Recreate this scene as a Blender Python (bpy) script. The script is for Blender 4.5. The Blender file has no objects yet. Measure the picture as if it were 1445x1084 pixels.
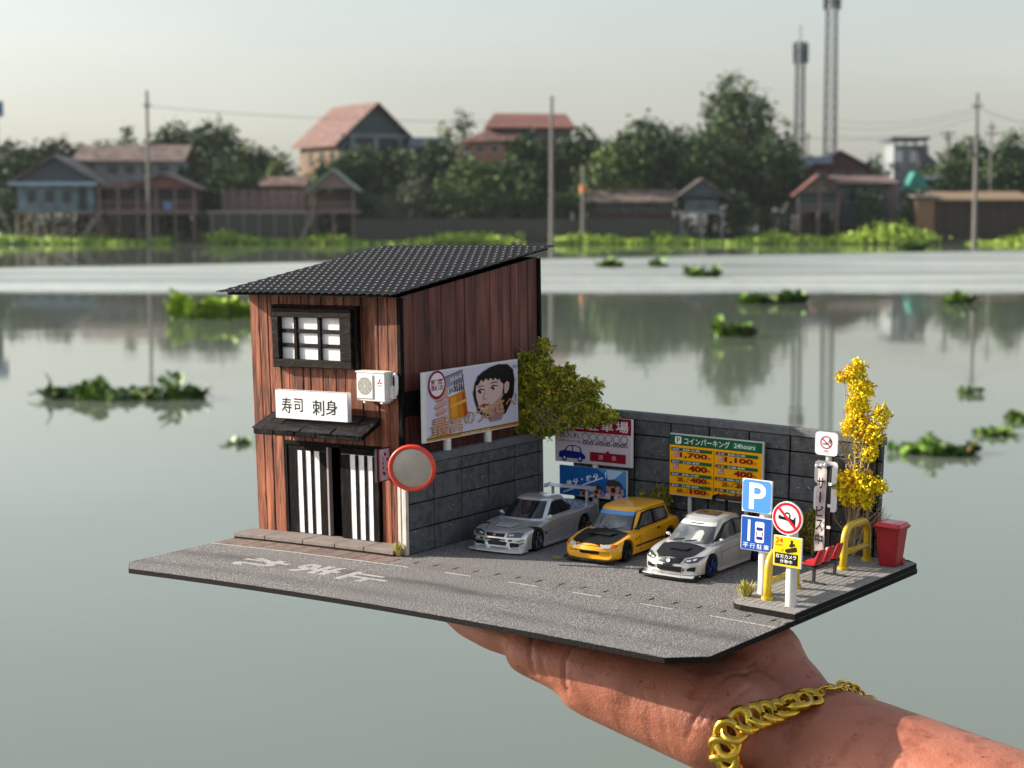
import bpy, bmesh, math, random
from mathutils import Vector, Matrix, noise
from mathutils.bvhtree import BVHTree
from mathutils.geometry import tessellate_polygon
R = math.radians
rng = random.Random(7)
scene = bpy.context.scene
COL = scene.collection

# ------------------------------------------------------------------ camera
CAM_H = 2.74
PITCH = R(4.953)
cam_data = bpy.data.cameras.new('camera')
cam = bpy.data.objects.new('camera', cam_data)
COL.objects.link(cam)
cam.location = (0, 0, CAM_H)
cam.rotation_euler = (math.pi/2 - PITCH, 0, 0)
cam_data.sensor_width = 36
cam_data.lens = 67.27
cam_data.clip_start = 0.05
cam_data.clip_end = 6000
cam_data.dof.use_dof = True
cam_data.dof.focus_distance = 0.81
cam_data.dof.aperture_fstop = 27
scene.camera = cam

# ------------------------------------------------------------------ world and sun
SUN_AZ = math.atan2(-2.86, 0.62)       # clockwise from +Y
SUN_EL = R(24)
world = bpy.data.worlds.new('World')
scene.world = world
world.use_nodes = True
wn = world.node_tree.nodes; wl = world.node_tree.links
wn.clear()
w_out = wn.new('ShaderNodeOutputWorld'); w_bg = wn.new('ShaderNodeBackground'); w_sky = wn.new('ShaderNodeTexSky')
w_sky.sky_type = 'NISHITA'
w_sky.sun_disc = False
w_sky.sun_elevation = SUN_EL
w_sky.sun_rotation = SUN_AZ % (2*math.pi)
w_sky.air_density = 1.3
w_sky.dust_density = 1.9
w_sky.ozone_density = 1.0
w_bg.inputs['Strength'].default_value = 0.096
w_hs = wn.new('ShaderNodeHueSaturation'); w_hs.inputs['Saturation'].default_value = .42
w_tint = wn.new('ShaderNodeMix'); w_tint.data_type = 'RGBA'; w_tint.blend_type = 'MULTIPLY'; w_tint.inputs[0].default_value = 1; w_tint.inputs[7].default_value = (.97, 1.0, 1.03, 1)   # hazy, slightly cool air
wl.new(w_sky.outputs[0], w_hs.inputs['Color']); wl.new(w_hs.outputs[0], w_tint.inputs[6]); w_tc = wn.new('ShaderNodeTexCoord'); w_mp = wn.new('ShaderNodeMapping'); w_mp.inputs['Scale'].default_value = (1, 1, 3.5); w_nz = wn.new('ShaderNodeTexNoise'); w_nz.inputs['Scale'].default_value = 2.2; w_nz.inputs['Detail'].default_value = 5
w_mr = wn.new('ShaderNodeMapRange'); w_mr.inputs['From Min'].default_value = .3; w_mr.inputs['From Max'].default_value = .7; w_mr.inputs['To Min'].default_value = .90; w_mr.inputs['To Max'].default_value = 1.08
w_cl = wn.new('ShaderNodeMix'); w_cl.data_type = 'RGBA'; w_cl.blend_type = 'MULTIPLY'; w_cl.inputs[0].default_value = 1   # thin uneven high haze over the whole sky
wl.new(w_tc.outputs['Generated'], w_mp.inputs[0]); wl.new(w_mp.outputs[0], w_nz.inputs['Vector']); wl.new(w_nz.outputs['Fac'], w_mr.inputs['Value']); wl.new(w_tint.outputs[2], w_cl.inputs[6]); wl.new(w_mr.outputs[0], w_cl.inputs[7]); wl.new(w_cl.outputs[2], w_bg.inputs['Color']); wl.new(w_bg.outputs[0], w_out.inputs['Surface'])
sun_data = bpy.data.lights.new('sun', 'SUN')
sun_data.energy = 5.0
sun_data.angle = R(0.6)
sun_data.color = (1.0, 0.90, 0.76)
sun = bpy.data.objects.new('sun', sun_data)
COL.objects.link(sun)
sdir = Vector((math.sin(SUN_AZ)*math.cos(SUN_EL), math.cos(SUN_AZ)*math.cos(SUN_EL), math.sin(SUN_EL)))
sun.rotation_euler = sdir.to_track_quat('Z', 'Y').to_euler()
sun.location = sdir*50
scene.view_settings.view_transform = 'Standard'
scene.view_settings.look = 'None'
scene.view_settings.exposure = 0.9
scene.view_settings.gamma = 1.0
scene.view_settings.use_curve_mapping = False

# ------------------------------------------------------------------ coordinates of the hand-held model (cm along kerb, cm deep, cm up) -> world
RM = Matrix(((0.8165, 0.5773, -0.0036), (0.0615, -0.0933, -0.9937), (-0.5740, 0.8112, -0.1117)))
TT = Vector((-2.8834, 5.3839, 80.7253))
BK = 0.0010826                          # the board is slightly arched
cP, sP = math.cos(PITCH), math.sin(PITCH)
def cam2w(q):
    X, Y, Z = q
    return Vector((X*.01, (Z*cP - Y*sP)*.01, CAM_H + (-Z*sP - Y*cP)*.01))
def bendp(P):
    u, v, z = P
    return Vector((u + z*2*BK*(u-15), v, z - BK*(u-15)**2))
def dio(P):
    return cam2w(RM @ (bendp(P) - Vector((15, 5, 3))) + TT)
def ident(P):
    return Vector(P)
def frame_dio(P):
    o = dio(P); e = 0.05
    x = (dio((P[0]+e, P[1], P[2])) - o).normalized(); y = (dio((P[0], P[1]+e, P[2])) - o).normalized()
    z = x.cross(y).normalized(); y = z.cross(x)
    m = Matrix((x, y, z)).transposed().to_4x4(); m.translation = o
    return m

# ------------------------------------------------------------------ materials
def lin(c):
    if isinstance(c, str):
        c = c.lstrip('#'); c = [int(c[i:i+2], 16)/255 for i in (0, 2, 4)]
        return tuple((x/12.92 if x <= .04045 else ((x+.055)/1.055)**2.4) for x in c)
    return tuple(c)
_mats = {}
def mat(name, col, rough=.6, metal=0., spec=.5, noises=(), bump=(), cm=True, stretch=(1, 1, 1), coat=0., rnd=0., island=0., sss=0., trans=0.):
    """noises: (scale, colour2, low, high[, detail]); bump: (scale, distance_in_units, detail[, strength])"""
    if name in _mats: return _mats[name]
    m = bpy.data.materials.new(name); m.use_nodes = True
    n = m.node_tree.nodes; l = m.node_tree.links
    b = n['Principled BSDF']
    b.inputs['Roughness'].default_value = rough; b.inputs['Metallic'].default_value = metal
    b.inputs['Specular IOR Level'].default_value = spec
    if coat: b.inputs['Coat Weight'].default_value = coat; b.inputs['Coat Roughness'].default_value = .05
    if sss:
        b.inputs['Subsurface Weight'].default_value = sss; b.inputs['Subsurface Radius'].default_value = (.008, .003, .0015); b.inputs['Subsurface Scale'].default_value = .5
    if trans:
        b.inputs['Transmission Weight'].default_value = trans
    col = lin(col)
    tc = n.new('ShaderNodeTexCoord'); mp = n.new('ShaderNodeMapping')
    s = 100. if cm else 1.
    mp.inputs['Scale'].default_value = (s*stretch[0], s*stretch[1], s*stretch[2])
    l.new(tc.outputs['Object'], mp.inputs['Vector'])
    vec = mp.outputs[0]
    cur = None
    def rgb(c):
        q = n.new('ShaderNodeRGB'); q.outputs[0].default_value = (*lin(c), 1); return q.outputs[0]
    cur = rgb(col)
    for k in noises:
        tx = n.new('ShaderNodeTexNoise'); tx.inputs['Scale'].default_value = k[0]; tx.inputs['Detail'].default_value = k[4] if len(k) > 4 else 3
        l.new(vec, tx.inputs['Vector'])
        mr = n.new('ShaderNodeMapRange'); mr.inputs['From Min'].default_value = k[2]; mr.inputs['From Max'].default_value = k[3]
        l.new(tx.outputs['Fac'], mr.inputs['Value'])
        mx = n.new('ShaderNodeMix'); mx.data_type = 'RGBA'
        l.new(mr.outputs[0], mx.inputs[0]); l.new(cur, mx.inputs[6]); l.new(rgb(k[1]), mx.inputs[7]); cur = mx.outputs[2]
    if rnd or island:
        hs = n.new('ShaderNodeHueSaturation'); mr = n.new('ShaderNodeMapRange')
        if island:
            g = n.new('ShaderNodeNewGeometry'); src = g.outputs['Random Per Island']; a = island
        else:
            g = n.new('ShaderNodeObjectInfo'); src = g.outputs['Random']; a = rnd
        mr.inputs['To Min'].default_value = 1-a; mr.inputs['To Max'].default_value = 1+a
        l.new(src, mr.inputs['Value']); l.new(mr.outputs[0], hs.inputs['Value']); l.new(cur, hs.inputs['Color']); cur = hs.outputs[0]
    l.new(cur, b.inputs['Base Color'])
    prev = None
    for k in bump:
        tx = n.new('ShaderNodeTexNoise'); tx.inputs['Scale'].default_value = k[0]; tx.inputs['Detail'].default_value = k[2]
        l.new(vec, tx.inputs['Vector'])
        bp = n.new('ShaderNodeBump'); bp.inputs['Distance'].default_value = k[1]*(0.01 if cm else 1); bp.inputs['Strength'].default_value = k[3] if len(k) > 3 else 1
        l.new(tx.outputs['Fac'], bp.inputs['Height'])
        if prev: l.new(prev, bp.inputs['Normal'])
        prev = bp.outputs[0]
    if prev: l.new(prev, b.inputs['Normal'])
    _mats[name] = m
    return m

# ------------------------------------------------------------------ things and parts
class Thing:
    def __init__(s, name, label, cat, base, space=dio, group=None):
        s.o = bpy.data.objects.new(name, None); COL.objects.link(s.o)
        s.o.empty_display_size = .01
        s.space = space
        s.M = frame_dio(base) if space is dio else Matrix.Translation(Vector(base))
        s.o.matrix_world = s.M
        s.inv = s.M.inverted()
        s.o['label'] = label; s.o['category'] = cat
        if group: s.o['group'] = group
def finish(me, smooth):
    if smooth:
        me.polygons.foreach_set('use_smooth', [True]*len(me.polygons))
class MB:
    def __init__(s, space=dio):
        s.v = []; s.f = []; s.m = []; s.space = space
    def add(s, vs, fs, mi=0):
        k = len(s.v); s.v += [Vector(p) for p in vs]
        for f in fs: s.f.append([i+k for i in f]); s.m.append(mi)
        return s
    def box(s, a, b, mi=0, jit=0.):
        x0, y0, z0 = a; x1, y1, z1 = b
        vs = [(x0, y0, z0), (x1, y0, z0), (x1, y1, z0), (x0, y1, z0), (x0, y0, z1), (x1, y0, z1), (x1, y1, z1), (x0, y1, z1)]
        if jit: vs = [tuple(c + rng.uniform(-jit, jit) for c in p) for p in vs]
        return s.add(vs, [(0, 3, 2, 1), (4, 5, 6, 7), (0, 1, 5, 4), (1, 2, 6, 5), (2, 3, 7, 6), (3, 0, 4, 7)], mi)
    def cbox(s, a, b, c=.03, mi=0, jit=0.):
        """box with chamfered edges"""
        bm = bmesh.new()
        bmesh.ops.create_cube(bm, size=1)
        for v in bm.verts:
            v.co = Vector(((a[0]+b[0])/2 + v.co.x*(b[0]-a[0]), (a[1]+b[1])/2 + v.co.y*(b[1]-a[1]), (a[2]+b[2])/2 + v.co.z*(b[2]-a[2])))
            if jit: v.co += Vector((rng.uniform(-jit, jit), rng.uniform(-jit, jit), rng.uniform(-jit, jit)))
        bmesh.ops.bevel(bm, geom=bm.edges[:], offset=c, segments=1, affect='EDGES')
        return s.bm(bm, mi)
    def bm(s, bm, mi=0):
        bm.verts.index_update()
        s.add([v.co.copy() for v in bm.verts], [[v.index for v in f.verts] for f in bm.faces], mi); bm.free()
        return s
    def prism(s, poly, a, b, axis=1, mi=0):
        """poly 2D extruded along axis from a to b; the 2D coordinates are the other two axes in order"""
        def P(p, t):
            q = list(p); q.insert(axis, t); return q
        n = len(poly)
        vs = [P(p, a) for p in poly] + [P(p, b) for p in poly]
        fs = [list(range(n)), list(range(2*n-1, n-1, -1))] + [[i, i+n, (i+1) % n + n, (i+1) % n] for i in range(n)]
        return s.add(vs, fs, mi)
    def tube(s, pts, rad, n=10, mi=0, closed=False, cap=True, flat=1., up=None):
        pts = [Vector(p) for p in pts]; N = len(pts)
        if not hasattr(rad, '__len__'): rad = [rad]*N
        vs = []; prevx = None
        for i, p in enumerate(pts):
            if closed: t = pts[(i+1) % N] - pts[i-1]
            else: t = pts[min(i+1, N-1)] - pts[max(i-1, 0)]
            t.normalize()
            if prevx is None:
                ref = Vector(up) if up else (Vector((0, 0, 1)) if abs(t.z) < .9 else Vector((1, 0, 0)))
                x = ref.cross(t).normalized()
            else:
                x = (prevx - t*prevx.dot(t)).normalized()
            prevx = x; y = t.cross(x)
            for k in range(n):
                a = 2*math.pi*k/n
                vs.append(p + (x*math.cos(a) + y*math.sin(a)*flat)*rad[i])
        fs = []
        for i in range(N if closed else N-1):
            for k in range(n):
                j = (i+1) % N
                fs.append([i*n+k, i*n+(k+1) % n, j*n+(k+1) % n, j*n+k])
        if cap and not closed: fs += [list(range(n))[::-1], [(N-1)*n+k for k in range(n)]]
        return s.add(vs, fs, mi)
    def cyl(s, p, r, h, n=16, axis=2, mi=0, r2=None):
        q = list(p); q[axis] += h
        return s.tube([p, q], [r, r if r2 is None else r2], n, mi)
    def ball(s, c, r, mi=0, seg=8):
        bm = bmesh.new(); bmesh.ops.create_uvsphere(bm, u_segments=seg*2, v_segments=seg, radius=1)
        if not hasattr(r, '__len__'): r = (r, r, r)
        for v in bm.verts: v.co = Vector((c[0]+v.co.x*r[0], c[1]+v.co.y*r[1], c[2]+v.co.z*r[2]))
        return s.bm(bm, mi)
    def rot(s, c, yaw, k0=0):
        c = Vector(c); M = Matrix.Rotation(yaw, 3, 'Z')
        for i in range(k0, len(s.v)): s.v[i] = c + M @ (s.v[i]-c)
        return s
    def build(s, name, mats, parent=None, smooth=False, kind=None, label=None, autosm=None):
        me = bpy.data.meshes.new(name)
        inv = parent.inv if isinstance(parent, Thing) else (parent['_t'].inv if isinstance(parent, dict) else Matrix.Identity(4))
        me.from_pydata([tuple(inv @ s.space(p)) for p in s.v], [], s.f)
        if not hasattr(mats, '__len__'): mats = [mats]
        for m in mats: me.materials.append(m)
        if len(mats) > 1: me.polygons.foreach_set('material_index', s.m)
        finish(me, smooth)
        me.update()
        if smooth and autosm: me.set_sharp_from_angle(angle=R(autosm))
        o = bpy.data.objects.new(name, me); COL.objects.link(o)
        if isinstance(parent, Thing): o.parent = parent.o
        elif isinstance(parent, dict): o.parent = parent['o']
        if kind: o['kind'] = kind
        if label: o['label'] = label
        return o
def sub(thing, o):
    """use an already built part as the parent of sub-parts"""
    return {'_t': thing, 'o': o}
def structure(o): o['kind'] = 'structure'; return o
def single(o, label, cat, group=None):
    o['label'] = label; o['category'] = cat
    if group: o['group'] = group
    return o

# ------------------------------------------------------------------ flat print: polygons and lettering laid on a sign face
_glyph_cache = {}
def glyphs(txt, bold=0., res=3):
    key = (txt, bold, res)
    if key in _glyph_cache: return _glyph_cache[key]
    cu = bpy.data.curves.new('t', 'FONT'); cu.body = txt; cu.size = 1; cu.offset = bold*.32; cu.resolution_u = res
    ob = bpy.data.objects.new('t', cu); COL.objects.link(ob)
    bpy.context.view_layer.update()
    dg = bpy.context.evaluated_depsgraph_get()
    me = ob.evaluated_get(dg).to_mesh()
    vs = [(v.co.x, v.co.y) for v in me.vertices]; fs = [list(p.vertices) for p in me.polygons]
    ob.evaluated_get(dg).to_mesh_clear()
    bpy.data.objects.remove(ob); bpy.data.curves.remove(cu)
    if not vs: return [], []
    x0 = min(v[0] for v in vs); x1 = max(v[0] for v in vs); y0 = min(v[1] for v in vs); y1 = max(v[1] for v in vs)
    vs = [((a-x0)/max(x1-x0, 1e-6), (b-y0)/max(y1-y0, 1e-6)) for a, b in vs]
    _glyph_cache[key] = (vs, fs)
    return vs, fs
class Canvas:
    """print on a face: (0,0) is its top left corner, (1,1) its bottom right"""
    def __init__(s, O, X, Y, N):
        s.O = Vector(O); s.X = Vector(X); s.Y = Vector(Y); s.N = Vector(N).normalized()
        s.mb = MB(); s.mats = []; s.lay = 1
    def P(s, x, y, k): return s.O + s.X*x + s.Y*y + s.N*(.002+.0012*k)
    def mi(s, c, rough=.45):
        key = 'print_%s' % str(c).strip('#')
        m = mat(key, c, .65, spec=.2)
        if m not in s.mats: s.mats.append(m)
        return s.mats.index(m)
    def poly(s, pts, c, lay=None):
        if lay is None: s.lay += 1; lay = s.lay
        tri = tessellate_polygon([[Vector((a, b, 0)) for a, b in pts]])
        s.mb.add([s.P(a, b, lay) for a, b in pts], [list(t) for t in tri], s.mi(c)); return s
    def rect(s, x0, y0, x1, y1, c, lay=None): return s.poly([(x0, y0), (x1, y0), (x1, y1), (x0, y1)], c, lay)
    def asp(s): return s.X.length/s.Y.length
    def disc(s, cx, cy, r, c, lay=None, n=24, sx=1., a0=0, a1=360):
        A = s.asp()
        pts = [(cx + r*sx*math.cos(R(a0+(a1-a0)*i/n)), cy + r*A*math.sin(R(a0+(a1-a0)*i/n))) for i in range(n + (0 if a1-a0 == 360 else 1))]
        return s.poly(pts, c, lay)
    def ring(s, cx, cy, r, w, c, lay=None, n=28, a0=0, a1=360, sx=1.):
        if lay is None: s.lay += 1; lay = s.lay
        A = s.asp(); vs = []
        for i in range(n+1):
            a = R(a0+(a1-a0)*i/n)
            for q in (r, r-w): vs.append(s.P(cx+q*sx*math.cos(a), cy+q*A*math.sin(a), lay))
        s.mb.add(vs, [(2*i, 2*i+2, 2*i+3, 2*i+1) for i in range(n)], s.mi(c)); return s
    def line(s, pts, w, c, lay=None):
        """stroke of width w (in units of the face width)"""
        if lay is None: s.lay += 1; lay = s.lay
        A = s.asp(); n = len(pts); vs = []
        if not hasattr(w, '__len__'): w = [w]*n
        for i in range(n):
            a = pts[max(i-1, 0)]; b = pts[min(i+1, n-1)]
            t = Vector((b[0]-a[0], (b[1]-a[1])/A)).normalized(); nn = Vector((-t.y, t.x))*w[i]/2
            for q in (1, -1): vs.append(s.P(pts[i][0]+q*nn.x, pts[i][1]+q*nn.y*A, lay))
        s.mb.add(vs, [(2*i, 2*i+1, 2*i+3, 2*i+2) for i in range(n-1)], s.mi(c)); return s
    def text(s, t, x0, y0, x1, y1, c, bold=0., lay=None, shear=0., rot=None, res=3):
        if lay is None: s.lay += 1; lay = s.lay
        vs, fs = glyphs(t, bold, res); out = []
        for a, b in vs:
            if rot == 90: a, b = 1-b, a
            x = x0+(x1-x0)*a; y = y1+(y0-y1)*b
            if shear: y += shear*(x-x0)
            out.append(s.P(x, y, lay))
        s.mb.add(out, fs, s.mi(c)); return s
    def done(s, name, parent):
        return s.mb.build(name, s.mats, parent)

# ================================================================== THE FAR BANK (world metres)
FPX = 2700.0
def wx(px, D): return (px-722.5)/FPX*D
def wz(py, D): return CAM_H + (308-py)/FPX*D
def wmat(name, *a, **k): return mat(name, *a, cm=False, **k)

# ---- water
def water_mat():
    m = bpy.data.materials.new('river_water'); m.use_nodes = True
    n = m.node_tree.nodes; l = m.node_tree.links; b = n['Principled BSDF']
    b.inputs['Base Color'].default_value = (.13, .155, .125, 1)
    b.inputs['IOR'].default_value = 1.33; b.inputs['Specular IOR Level'].default_value = .5
    g = n.new('ShaderNodeTexCoord'); sp = n.new('ShaderNodeSeparateXYZ'); l.new(g.outputs['Object'], sp.inputs[0])
    # band of boat-wake chop between the calm water here and the calm strip under the far bank
    nz = n.new('ShaderNodeTexNoise'); mp = n.new('ShaderNodeMapping'); mp.inputs['Scale'].default_value = (.035, .05, 1)
    l.new(g.outputs['Object'], mp.inputs[0]); l.new(mp.outputs[0], nz.inputs['Vector']); nz.inputs['Scale'].default_value = 1; nz.inputs['Detail'].default_value = 4
    def math_(op, a, b_=None):
        q = n.new('ShaderNodeMath'); q.operation = op
        for i, s in enumerate((a, b_)):
            if s is None: continue
            if isinstance(s, (int, float)): q.inputs[i].default_value = s
            else: l.new(s, q.inputs[i])
        return q.outputs[0]
    def ramp(val, a, b_):
        q = n.new('ShaderNodeMapRange'); q.interpolation_type = 'SMOOTHSTEP'; q.inputs['From Min'].default_value = a; q.inputs['From Max'].default_value = b_
        l.new(val, q.inputs['Value']); return q.outputs[0]
    y = math_('ADD', sp.outputs[1], math_('MULTIPLY', math_('SUBTRACT', nz.outputs['Fac'], .5), 8.))
    near = ramp(y, 69, 74)
    # the far edge of the chop runs a little askew: nearer on the left
    yf = math_('SUBTRACT', y, math_('MULTIPLY', sp.outputs[0], .8))
    far = ramp(yf, 133, 124)
    band = math_('MULTIPLY', near, far)
    def wave(sx, sy, det):
        t = n.new('ShaderNodeTexNoise'); q = n.new('ShaderNodeMapping'); q.inputs['Scale'].default_value = (sx, sy, 1)
        l.new(g.outputs['Object'], q.inputs[0]); l.new(q.outputs[0], t.inputs['Vector']); t.inputs['Scale'].default_value = 1; t.inputs['Detail'].default_value = det
        return t.outputs['Fac']
    patchy = ramp(wave(.05, .22, 3), .30, .62)
    h1 = math_('MULTIPLY', math_('MULTIPLY', wave(.9, 1.6, 3), band), math_('ADD', math_('MULTIPLY', patchy, .16), .10))
    gust = ramp(wave(.018, .10, 3), .48, .70)
    h2 = math_('ADD', math_('MULTIPLY', wave(.35, .9, 2), .0022), math_('MULTIPLY', math_('MULTIPLY', wave(2.2, 5.0, 3), gust), .0022))
    bp = n.new('ShaderNodeBump'); bp.inputs['Distance'].default_value = 1.0; bp.inputs['Strength'].default_value = 1
    l.new(math_('ADD', h1, h2), bp.inputs['Height']); l.new(bp.outputs[0], b.inputs['Normal'])
    l.new(math_('ADD', math_('MULTIPLY', band, .22), .03), b.inputs['Roughness'])
    # pale streaks: sky brightness on the chop put into the water colour
    sheen_ = math_('MULTIPLY', band, math_('ADD', math_('MULTIPLY', ramp(wave(.03, .28, 4), .40, .62), .42), .10))
    mx_ = n.new('ShaderNodeMix'); mx_.data_type = 'RGBA'; l.new(sheen_, mx_.inputs[0]); mx_.inputs[6].default_value = (.13, .155, .125, 1); mx_.inputs[7].default_value = (.80, .84, .80, 1); l.new(mx_.outputs[2], b.inputs['Base Color'])
    return m
mb = MB(ident)
xs = [-1200, -400, -120, 0, 120, 400, 1200]; ys = [-60, 0, 60, 120, 204.2]
mb.add([(x, y, 0) for y in ys for x in xs], [(j*7+i, j*7+i+1, (j+1)*7+i+1, (j+1)*7+i) for j in range(4) for i in range(6)])
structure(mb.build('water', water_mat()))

# ---- ground of the far bank
m_soil = wmat('bank_soil', (.045, .045, .03), .95, noises=[(.3, (.03, .05, .02), .4, .7), (2, (.08, .07, .05), .55, .8)], bump=[(1.5, .2, 4)])
mb = MB(ident)
prof = [(203.5, -.6), (204, .05), (206, .5), (212, 1.0), (300, 1.2), (1500, 2.2)]
xs = [-1200, -600] + [-130+6*i for i in range(45)] + [600, 1200]
vs = []
for (y, z) in prof:
    for x in xs: vs.append((x, y + (1.2*noise.noise((x*.08, 3, 0)) if y < 210 else 0), z + (.25*noise.noise((x*.1, y, 0)) if y > 205 else 0)))
n_ = len(xs)
mb.add(vs, [(j*n_+i, j*n_+i+1, (j+1)*n_+i+1, (j+1)*n_+i) for j in range(len(prof)-1) for i in range(n_-1)])
structure(mb.build('ground', m_soil, smooth=True))

# ---- leaves
m_leafA = wmat('leaf_dark', (.045, .078, .030), .75, spec=.25, noises=[(.25, (.05, .085, .025), .4, .65)], island=.45)
m_leafB = wmat('leaf_mid', (.06, .10, .03), .75, spec=.25, noises=[(.25, (.035, .07, .025), .4, .65)], island=.45)
m_leafC = wmat('leaf_light', (.12, .17, .04), .7, spec=.25, noises=[(.3, (.06, .10, .03), .4, .65)], island=.4)
m_leafD = wmat('leaf_grey', (.10, .13, .075), .75, spec=.25, noises=[(.3, (.07, .09, .05), .4, .65)], island=.35)
m_hya = wmat('hyacinth_leaf', (.36, .50, .06), .5, spec=.35, noises=[(.15, (.18, .31, .04), .45, .65)], island=.3)
m_hyd = wmat('hyacinth_leaf_near', (.15, .27, .03), .45, spec=.4, noises=[(2.5, (.035, .09, .01), .42, .6), (4.0, (.22, .15, .05), .62, .70)], island=.45)
m_bark = wmat('bark', (.10, .08, .06), .9, bump=[(6, .03, 4)])
def leaf_cloud(mb, blobs, n, size, mi=0, flat=.5):
    """small leaf faces scattered in clumps through the volume of a few ellipsoids"""
    tot = sum(b[3]*b[4]*b[5] for b in blobs)
    for (cx, cy, cz, rx, ry, rz) in blobs:
        k = max(6, int(n*rx*ry*rz/tot/9))
        for _ in range(k):
            while True:
                p = Vector((rng.uniform(-1, 1), rng.uniform(-1, 1), rng.uniform(-1, 1)))
                if .25 < p.length < 1: break
            p = p*(rng.uniform(.75, 1.04)/max(p.length, .55))*min(1, p.length+.25)
            c = Vector((cx+p.x*rx, cy+p.y*ry, cz+p.z*rz))
            cl = size*2.2
            for _ in range(9):
                q = c + Vector((rng.gauss(0, cl*.6), rng.gauss(0, cl*.6), rng.gauss(0, cl*.4)))
                a = Vector((rng.gauss(0, 1), rng.gauss(0, 1), rng.gauss(0, flat))).normalized()
                b = a.cross(Vector((rng.gauss(0, 1), rng.gauss(0, 1), rng.gauss(0, 1)))).normalized()
                s1 = size*rng.uniform(.5, 1.1); s2 = s1*.6
                mb.add([q-a*s1, q+b*s2-a*s1*.1, q+a*s1, q-b*s2-a*s1*.1], [(0, 1, 2, 3)], mi)
def tree(px, top, D, wpx, label, lm, base=318, n=4200, size=.40, name='broadleaf_tree', trunk=True, shape='round', group=None):
    x = wx(px, D); zt = wz(top, D); zb = .6; r = wpx/2*D/FPX; h = zt-zb
    T = Thing(name, label, 'tree' if trunk else 'shrub', (x, D, zb), ident, group)
    mb = MB(ident)
    if shape == 'round':
        blobs = [(x, D, zb+h*.6, r*.85, r*.8, h*.30)]
        for i in range(9):
            a = rng.uniform(0, 6.28); q = rng.uniform(.35, .75)
            zz = zb+h*rng.uniform(.32, .78)
            blobs.append((x+math.cos(a)*r*q, D+math.sin(a)*r*q, zz, r*rng.uniform(.3, .48), r*.4, h*rng.uniform(.12, .2)))
        blobs.append((x+r*.1, D, zt-h*.16, r*.42, r*.4, h*.15))
    elif shape == 'tall':
        blobs = []
        for i in range(12):
            t = i/11
            blobs.append((x+r*.55*math.sin(i*2.3)*(1-t*.7), D+r*.4*math.cos(i*1.9), zb+h*(.25+.68*t), r*(.75-.45*t), r*.5, h*.13))
    else:
        blobs = [(x+rng.uniform(-.6, .6)*r, D+rng.uniform(-.4, .4)*r, zb+h*rng.uniform(.25, .75), r*rng.uniform(.35, .6), r*.5, h*rng.uniform(.2, .35)) for _ in range(8)]
    leaf_cloud(mb, blobs, n, size)
    mb.build('crown', lm, T)
    if trunk:
        mb = MB(ident)
        lean = rng.uniform(-.08, .08)*h
        mb.tube([(x, D, zb-.3), (x+lean*.3, D, zb+h*.3), (x+lean, D, zb+h*.75)], [.035*h, .025*h, .008*h], 7)
        for i in range(4):
            a = i*1.6+rng.random(); z0 = zb+h*(.25+.1*i)
            mb.tube([(x+lean*.4, D, z0), (x+math.cos(a)*r*.4, D+math.sin(a)*r*.4, z0+h*.14), (x+math.cos(a)*r*.65, D+math.sin(a)*r*.65, z0+h*.24)], [.014*h, .009*h, .003*h], 5)
        mb.build('trunk', m_bark, T)
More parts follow.
